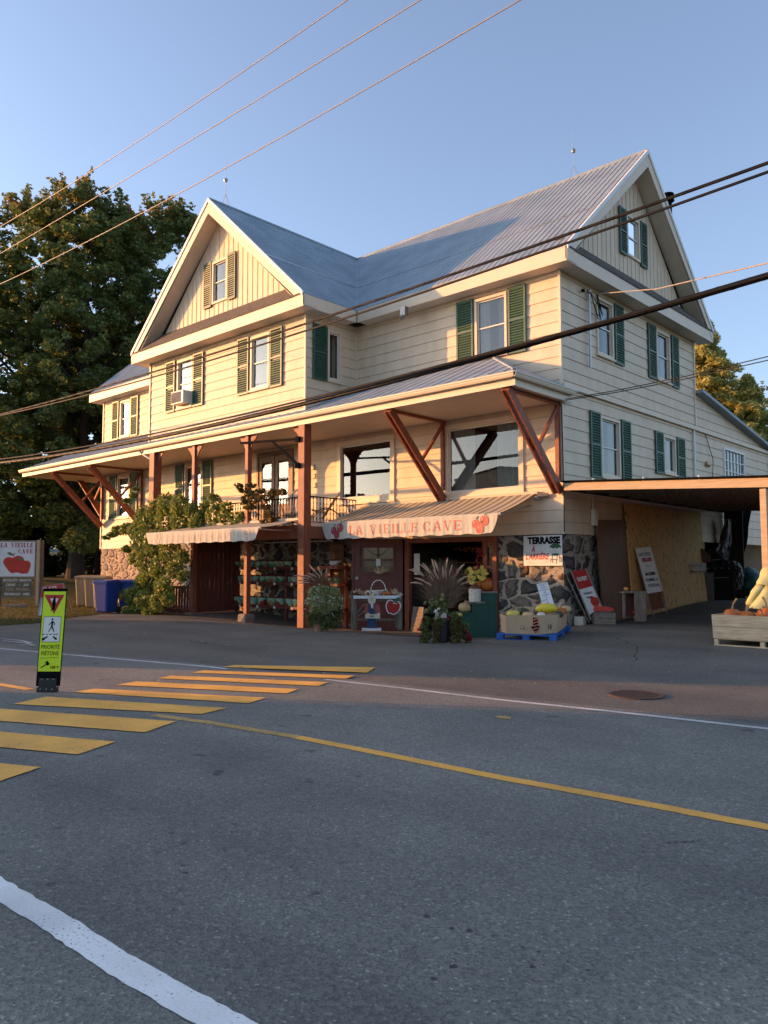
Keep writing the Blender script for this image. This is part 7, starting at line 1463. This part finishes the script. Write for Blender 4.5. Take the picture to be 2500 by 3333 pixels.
# ================================================================ wheelie bins
def bin_(px, py, d, m, lab, rz=0, h=1.08, w=.58, mark=False, grp='wheelie bins beside the inn'):
    g = dep(px, py, d); g.z = gh(g.x, g.y); T = thing('wheelie_bin', g, lab, 'bin', grp, rz=rz); w0 = w*.78; dd = w*1.1; d0 = dd*.78
    MB().hexa([(-w0/2, -d0/2, .05), (w0/2, -d0/2, .05), (w0/2, d0/2, .05), (-w0/2, d0/2, .05), (-w/2, -dd/2, h-.1), (w/2, -dd/2, h-.1), (w/2, dd/2, h-.1), (-w/2, dd/2, h-.1)]).build('body', m, T, world=False, bevel=.05)
    MB().box(-w/2-.02, -dd/2-.02, h-.14, w/2+.02, dd/2+.02, h-.09).build('rim', m, T, world=False, bevel=.015)
    MB().hexa([(-w/2-.03, -dd/2-.05, h-.09), (w/2+.03, -dd/2-.05, h-.09), (w/2+.03, dd/2+.02, h-.09), (-w/2-.03, dd/2+.02, h-.09), (-w/2+.03, -dd/2+.02, h-.03), (w/2-.03, -dd/2+.02, h-.03), (w/2-.03, dd/2-.03, h), (-w/2+.03, dd/2-.03, h)]).build('lid', m, T, world=False, bevel=.015)
    MB().tube([(-w/2, dd/2+.06, h-.12), (w/2, dd/2+.06, h-.12)], .016, 8).build('handle', m, T, world=False)
    for x in (-w/2+.02, w/2-.02): MB().tube([(x-.025, dd/2-.08, .11), (x+.025, dd/2-.08, .11)], .11, 14).build('wheel', 'black_rubber', T, world=False)
    MB().box(-w*.2, -dd/2-.012+.10, .38, w*.2, -dd/2+.16, .42).build('grab_bar', m, T, world=False)
    if mark:
        mk = B((0, -dd/2-.0, 0), (1, 0, 0), (0, -1, 0)); m_ = MB(); z = .74; off = dd/2-(d0/2+(dd/2-d0/2)*(z-.05)/(h-.15))
        for k in range(3):
            a = math.radians(90+120*k); c_ = (.0+.045*math.cos(a), z+.045*math.sin(a)); t = a+math.pi/2; m_.poly([mk(c_[0]+.032*math.cos(t+q)*s_, c_[1]+.032*math.sin(t+q)*s_, -off+.02) for q, s_ in ((.25, 1), (math.pi-.25, 1), (math.pi+.25, 1), (-.25, 1), (0, 1.6))])
        m_.build('recycling_mark', 'white', T, world=False)
    return T
bin_(346, 1999, 25.2, 'blue_bin', 'front blue wheelie bin with worn sunlit side, nearest the lawn', YAW-.40, mark=False, h=1.10); bin_(418, 1999, 26.0, 'blue_bin', 'blue wheelie bin with white recycling mark, partly behind the vine', YAW+.12, mark=True, h=1.10, w=.62)
bin_(272, 1970, 29.4, 'tan_bin', 'leftmost tan wheelie bin of the three', YAW-.1, h=1.2, w=.48); bin_(302, 1972, 28.4, 'tan_bin', 'middle tan wheelie bin of the three', YAW-.1, h=1.2, w=.48); bin_(330, 1980, 27.4, 'tan_bin', 'tan wheelie bin directly behind the front blue bin', YAW-.1, h=1.2, w=.48)
# ================================================================ things fixed to the house
T = thing('air_conditioner', (-12.93, YW-.1, 6.9), 'white window air conditioner below the left window of the front gable', 'air conditioner')
MB().box(-13.30, YW-.34, 6.90, -12.58, YW-.02, 7.32).build('case', 'vinyl', T, bevel=.01); m_ = MB()
for k in range(11): m_.box(-13.27+k*.055, YW-.35, 6.93, -13.245+k*.055, YW-.342, 7.29)
m_.build('grille', 'gray_wood', T)
T = thing('service_mast', (.14, 1.28, 6.5), 'grey electrical service mast with cable loops on the side wall', 'mast')
MB().tube([(.10, 1.30, 6.5), (.10, 1.30, 8.42)], .03, 8).build('conduit', 'galv', T); MB().lathe([(.03, 0), (.06, .04), (.06, .10), (0, .13)], (.10, 1.30, 8.40), 10).build('weatherhead', 'steel', T)
m_ = MB()
for k, (a, s_) in enumerate(((.25, .5), (.4, .3), (.3, .62))): m_.tube([(.12, 1.33, 8.45), (.16, 1.33+a, 8.45-s_), (.15, 1.5+a, 8.1-s_*.4), (.2, 1.42+a*.3, 8.44)], .012, 5)
m_.build('cable_loop', 'cable', T)
MB().lathe([(0, 0), (.05, .02), (.05, .08), (0, .1)], (.10, .98, 8.36), 8).build('insulator', 'black', T)
m_ = MB(); m_.tube([(.05, 1.37, 2.9), (.05, 1.37, 3.28)], .02, 6); m_.box(.03, 1.30, 2.52, .13, 1.46, 2.92); tag(m_.build('junction_box', 'vinyl'), 'small pale electrical box on the siding under the carport roof', 'electrical box')
m_ = MB(); m_.tube([(.04, 9.0, 5.9), (.08, 9.6, 5.0), (.06, 9.5, 4.1), (.05, 9.2, 3.5)], .012, 5); m_.tube([(-.06, -.05, 5.45), (.035, -.05, 5.3), (.05, -.05, 3.2), (.05, -.06, 2.32)], .013, 5); m_.tube([(.06, -.06, 3.2), (.065, -.09, 2.4)], .01, 5); tag(m_.build('wall_cable', 'cable'), 'thin black cables running down the siding at the corner', 'cable')
m_ = MB(); m_.hexa([(.03, 9.08, 4.72), (.03, 9.30, 4.72), (.12, 9.36, 4.78), (.12, 9.02, 4.78), (.03, 9.12, 4.92), (.03, 9.26, 4.92), (.10, 9.26, 4.86), (.10, 9.12, 4.86)]); tag(m_.build('wall_horn', 'squash_tan'), 'small tan wall horn on the side wall', 'lamp')
m_ = MB(); m_.lathe([(0, -.07), (.05, -.06), (.07, 0), (.05, .05), (0, .06)], (-.62, -.16, 3.15), 12); m_.tube([(-.62, -.12, 3.2), (-.35, -.08, 3.22)], .05, 10); tag(m_.build('wall_floodlight', 'steel'), 'unlit round floodlight at the right end of the shop awning', 'lamp')
m_ = MB(); m_.box(-4.62, -.62, 8.42, -4.44, -.47, 8.68); m_.tube([(-4.53, -.60, 8.40), (-4.53, -.68, 8.33)], .06, 10); tag(m_.build('eave_floodlight', 'steel'), 'small floodlight hanging from the main eave fascia', 'lamp')
# wicker chairs on the balcony
def wicker(x, y, rz, m, lab, s=1):
    T = thing('wicker_chair', (x, y, 2.58), lab, 'chair', rz=rz); m_ = MB(); n = 18
    MB().lathe([(0, .38*s), (.27*s, .38*s), (.29*s, .42*s), (0, .43*s)], (0, 0, 0), n).build('seat', m, T, world=False)
    for k in range(-7, 8):
        a = math.pi/2+k*.16; b0 = Vector((.27*s*math.cos(a), .27*s*math.sin(a), .42*s)); h_ = .78*s*math.cos(k*.15); e = Vector((.33*s*math.cos(a), .33*s*math.sin(a)+.12*s, .42*s+h_*.85)); m_.bar(b0, e, .02*s, .012)
    m_.build('backrest', m, T, world=False); t = MB(); t.tube([Vector((.34*s*math.cos(math.pi/2+k*.16), .34*s*math.sin(math.pi/2+k*.16)+.12*s, .42*s+.78*s*.85*math.cos(k*.15)+.01)) for k in range(-7, 8)], .022*s, 7); t.build('back_frame', m, T, world=False)
    for sx_ in (-1, 1):
        MB().tube([(sx_*.27*s, .1, .42*s), (sx_*.31*s, -.05, .64*s), (sx_*.27*s, -.25*s, .60*s), (sx_*.24*s, -.26*s, .42*s)], .022*s, 7).build('armrest', m, T, world=False)
        for sy in (-1, 1): MB().tube([(sx_*.2*s, sy*.2*s, .40*s), (sx_*.24*s, sy*.24*s, 0)], .018*s, 6).build('leg', m, T, world=False)
wcx = PYf(*C4(700, 900), -1.2).x; wicker(wcx, -1.2, YAW-.3, 'vinyl', 'white wicker chair with round back left of the thick post', 1.18)
T = thing('rattan_lounger', (-7.0, -1.0, 2.58), 'brown rattan rocker with long slanting hoop back, right of the thick post', 'chair'); m_ = MB(); h0_, h1_ = PYf(*C4(965, 935), -1.0), PYf(*C4(1118, 705), -1.0); O = h0_+Vector((0, 0, -.05))
hoop = [h0_.lerp(h1_, t)+VN*(.17*math.cos(math.pi*k/12)) for k, t in enumerate((0, .2, .4, .6, .8, .95, 1.0, .95, .8, .6, .4, .2, 0))]; m_.tube(hoop, .024, 7); m_.build('back_frame', 'squash_tan', T)
m_ = MB()
for k in range(1, 7): m_.bar(hoop[k*1].lerp(hoop[12-k], .1), hoop[k].lerp(hoop[12-k], .9), .014, .014)
for j in range(7): m_.bar(hoop[1].lerp(hoop[11], (j+.5)/7), hoop[5].lerp(hoop[7], (j+.5)/7), .010, .010)
m_.build('backrest', 'squash_tan', T)
for off in (-.22, .22): MB().tube([O+VN*off+R0*(-.35+.95*t)+Vector((0, 0, .30*math.sin(math.pi*t)+.05)) for t in [q/8 for q in range(9)]], .016, 6).build('rocker_arch', 'brown_wood', T)
MB().prism([O+VN*-.22+R0*-.3+Vector((0, 0, .28)), O+VN*.22+R0*-.3+Vector((0, 0, .28)), O+VN*.22+R0*.12+Vector((0, 0, .2)), O+VN*-.22+R0*.12+Vector((0, 0, .2))], (0, 0, .04)).build('seat', 'squash_tan', T)
# pots behind the left picture window
for k, (x, m__, r, h_, lab) in enumerate(((-6.55, 'white', .09, .18, 'white pot on the shelf behind the left picture window'), (-6.15, 'terracotta', .11, .28, 'terracotta vase behind the left picture window'), (-5.75, 'white', .07, .2, 'narrow white pot at the right behind the left picture window'))):
    T = thing('window_pot', (x, .38, 3.46), lab, 'pot'); MB().lathe([(r*.6, 0), (r, h_*.6), (r*.8, h_*.95), (r*.85, h_)], (0, 0, 0), 16).build('pot', m__, T, world=False, smooth=True)
    if k != 1: leafmesh('foliage', [((x, .38, 3.46+h_+.08), (.12, .08, .14), 60)], .05, 'leaf_mid', T)
# table, chairs and barrel behind the right picture window
T = thing('wall_barrel', (-2.7, 1.5, 3.2), 'dark round barrel end seen through the right picture window', 'barrel'); MB().lathe([(0, -.02), (.34, -.02), (.38, .1), (.34, .2), (0, .2)], (0, 0, 0), 24).build('barrel', 'brown_wood', T, world=False); T.rotation_euler = (math.pi/2, 0, 0); T.location = (-2.75, 1.5, 4.1)
for x, lab in ((-2.3, 'wooden dining chair seen at the left behind the right picture window'), (-1.6, 'wooden dining chair seen at the right behind the right picture window')):
    T = thing('dining_chair', (x, .9, 2.57), lab, 'chair'); m_ = MB()
    for sx_ in (-.2, .2): m_.box(sx_-.02, .0, 0, sx_+.02, .04, 1.12)
    m_.box(-.2, .0, .98, .2, .03, 1.12); m_.box(-.18, .005, .7, .18, .025, .8); m_.build('backrest', 'pine', T, world=False); MB().box(-.22, 0.03, .44, .22, .44, .48).build('seat', 'pine', T, world=False)
    for sx_ in (-.2, .2): MB().box(sx_-.02, .4, 0, sx_+.02, .44, .44).build('leg', 'pine', T, world=False)
# ================================================================ wires
def wire(pix, yy, rad, m, lab, name='power_line', pts=None, twist=0, n=6):
    P = pts or [PYf(px*2500/1659, py*2500/1659, yy) for px, py in pix]
    A_ = np.array([[p.x, p.y, p.z] for p in P]); 
    if len(P) > 2 and not pts:
        c_ = np.polyfit(A_[:, 0], A_[:, 2], 2); dx = P[0].x-P[-1].x; x0, x1 = min(A_[:, 0]), max(A_[:, 0]); xs = np.linspace(x0-18, x1+14, 70); Q = []
        for x in xs:
            xx = min(max(x, x0), x1); z = np.polyval(c_, xx)+(x-xx)*(2*c_[0]*xx+c_[1])*1.0; Q.append(Vector((x, yy, z)))
        P = Q
    m_ = MB(); m_.tube(P, rad, n); 
    if twist:
        for s_ in (0, 2.1, 4.2): m_.tube([p+Vector((0, 1, 0))*rad*.75*math.cos(k*twist+s_)+Vector((0, 0, 1))*rad*.75*math.sin(k*twist+s_) for k, p in enumerate([P[i].lerp(P[i+1], j/4) for i in range(len(P)-1) for j in range(4)])], rad*.35, 4)
    return tag(m_.build(name, m), lab, 'cable')
mat('wire_pale', (.34, .30, .27), .6, .1, 10)
wire([(0, 490), (375, 255), (750, 0)], -9, .009, 'wire_pale', 'highest of the three thin overhead wires at the top left')
wire([(0, 548), (450, 280), (908, 0)], -9, .009, 'wire_pale', 'middle one of the three thin overhead wires at the top left')
wire([(0, 615), (280, 468), (560, 332), (1117, 0)], -9, .009, 'wire_pale', 'lowest of the three thin overhead wires at the top left')
wire([(1659, 592), (1350, 686), (1040, 775), (660, 872), (300, 950), (0, 1000)], -5, .052, 'cable', 'thickest black cable bundle sagging across the porch roof', twist=.9, n=8)
wire([(1659, 592), (1350, 682), (1040, 770), (660, 862), (300, 942), (0, 992)], -5.12, .022, 'cable', 'secondary cable lashed along the thick bundle')
wire([(1659, 348), (1430, 425), (1100, 560), (650, 712), (300, 803), (0, 897)], -5, .026, 'cable', 'upper black cable of the pair crossing the main roof', twist=.7)
wire([(1659, 372), (1430, 445), (1100, 571), (650, 728), (300, 815), (0, 899)], -5.15, .022, 'cable', 'lower black cable of the pair crossing the main roof')
e = PYf(*(q*2500/1659 for q in (1659, 568)), -5); wire(None, 0, .012, 'cable_gray', 'pale twisted service wire running to the mast', pts=[Vector((.2, 1.45, 8.42)), Vector((.2, 1.45, 8.42)).lerp(e, .5)+Vector((0, 0, -.12)), e, e+(e-Vector((.2, 1.45, 8.42)))*1.2], name='service_wire')
for dz_, yy, lab in ((0, 770, 'upper thin black wire reaching the porch corner'), (0, 778, 'lower thin black wire reaching the porch corner')):
    s_ = Vector((.05, -.06, 5.48-(.03 if yy == 778 else 0))); e = PYf(1659*2500/1659, yy*2500/1659, -2.0); e = dep(2500, yy*2500/1659, 14.0); wire(None, 0, .010, 'cable', lab, pts=[s_, s_.lerp(e, .33)+Vector((0, 0, -.05)), s_.lerp(e, .66)+Vector((0, 0, -.05)), e, e+(e-s_)], name='service_wire')
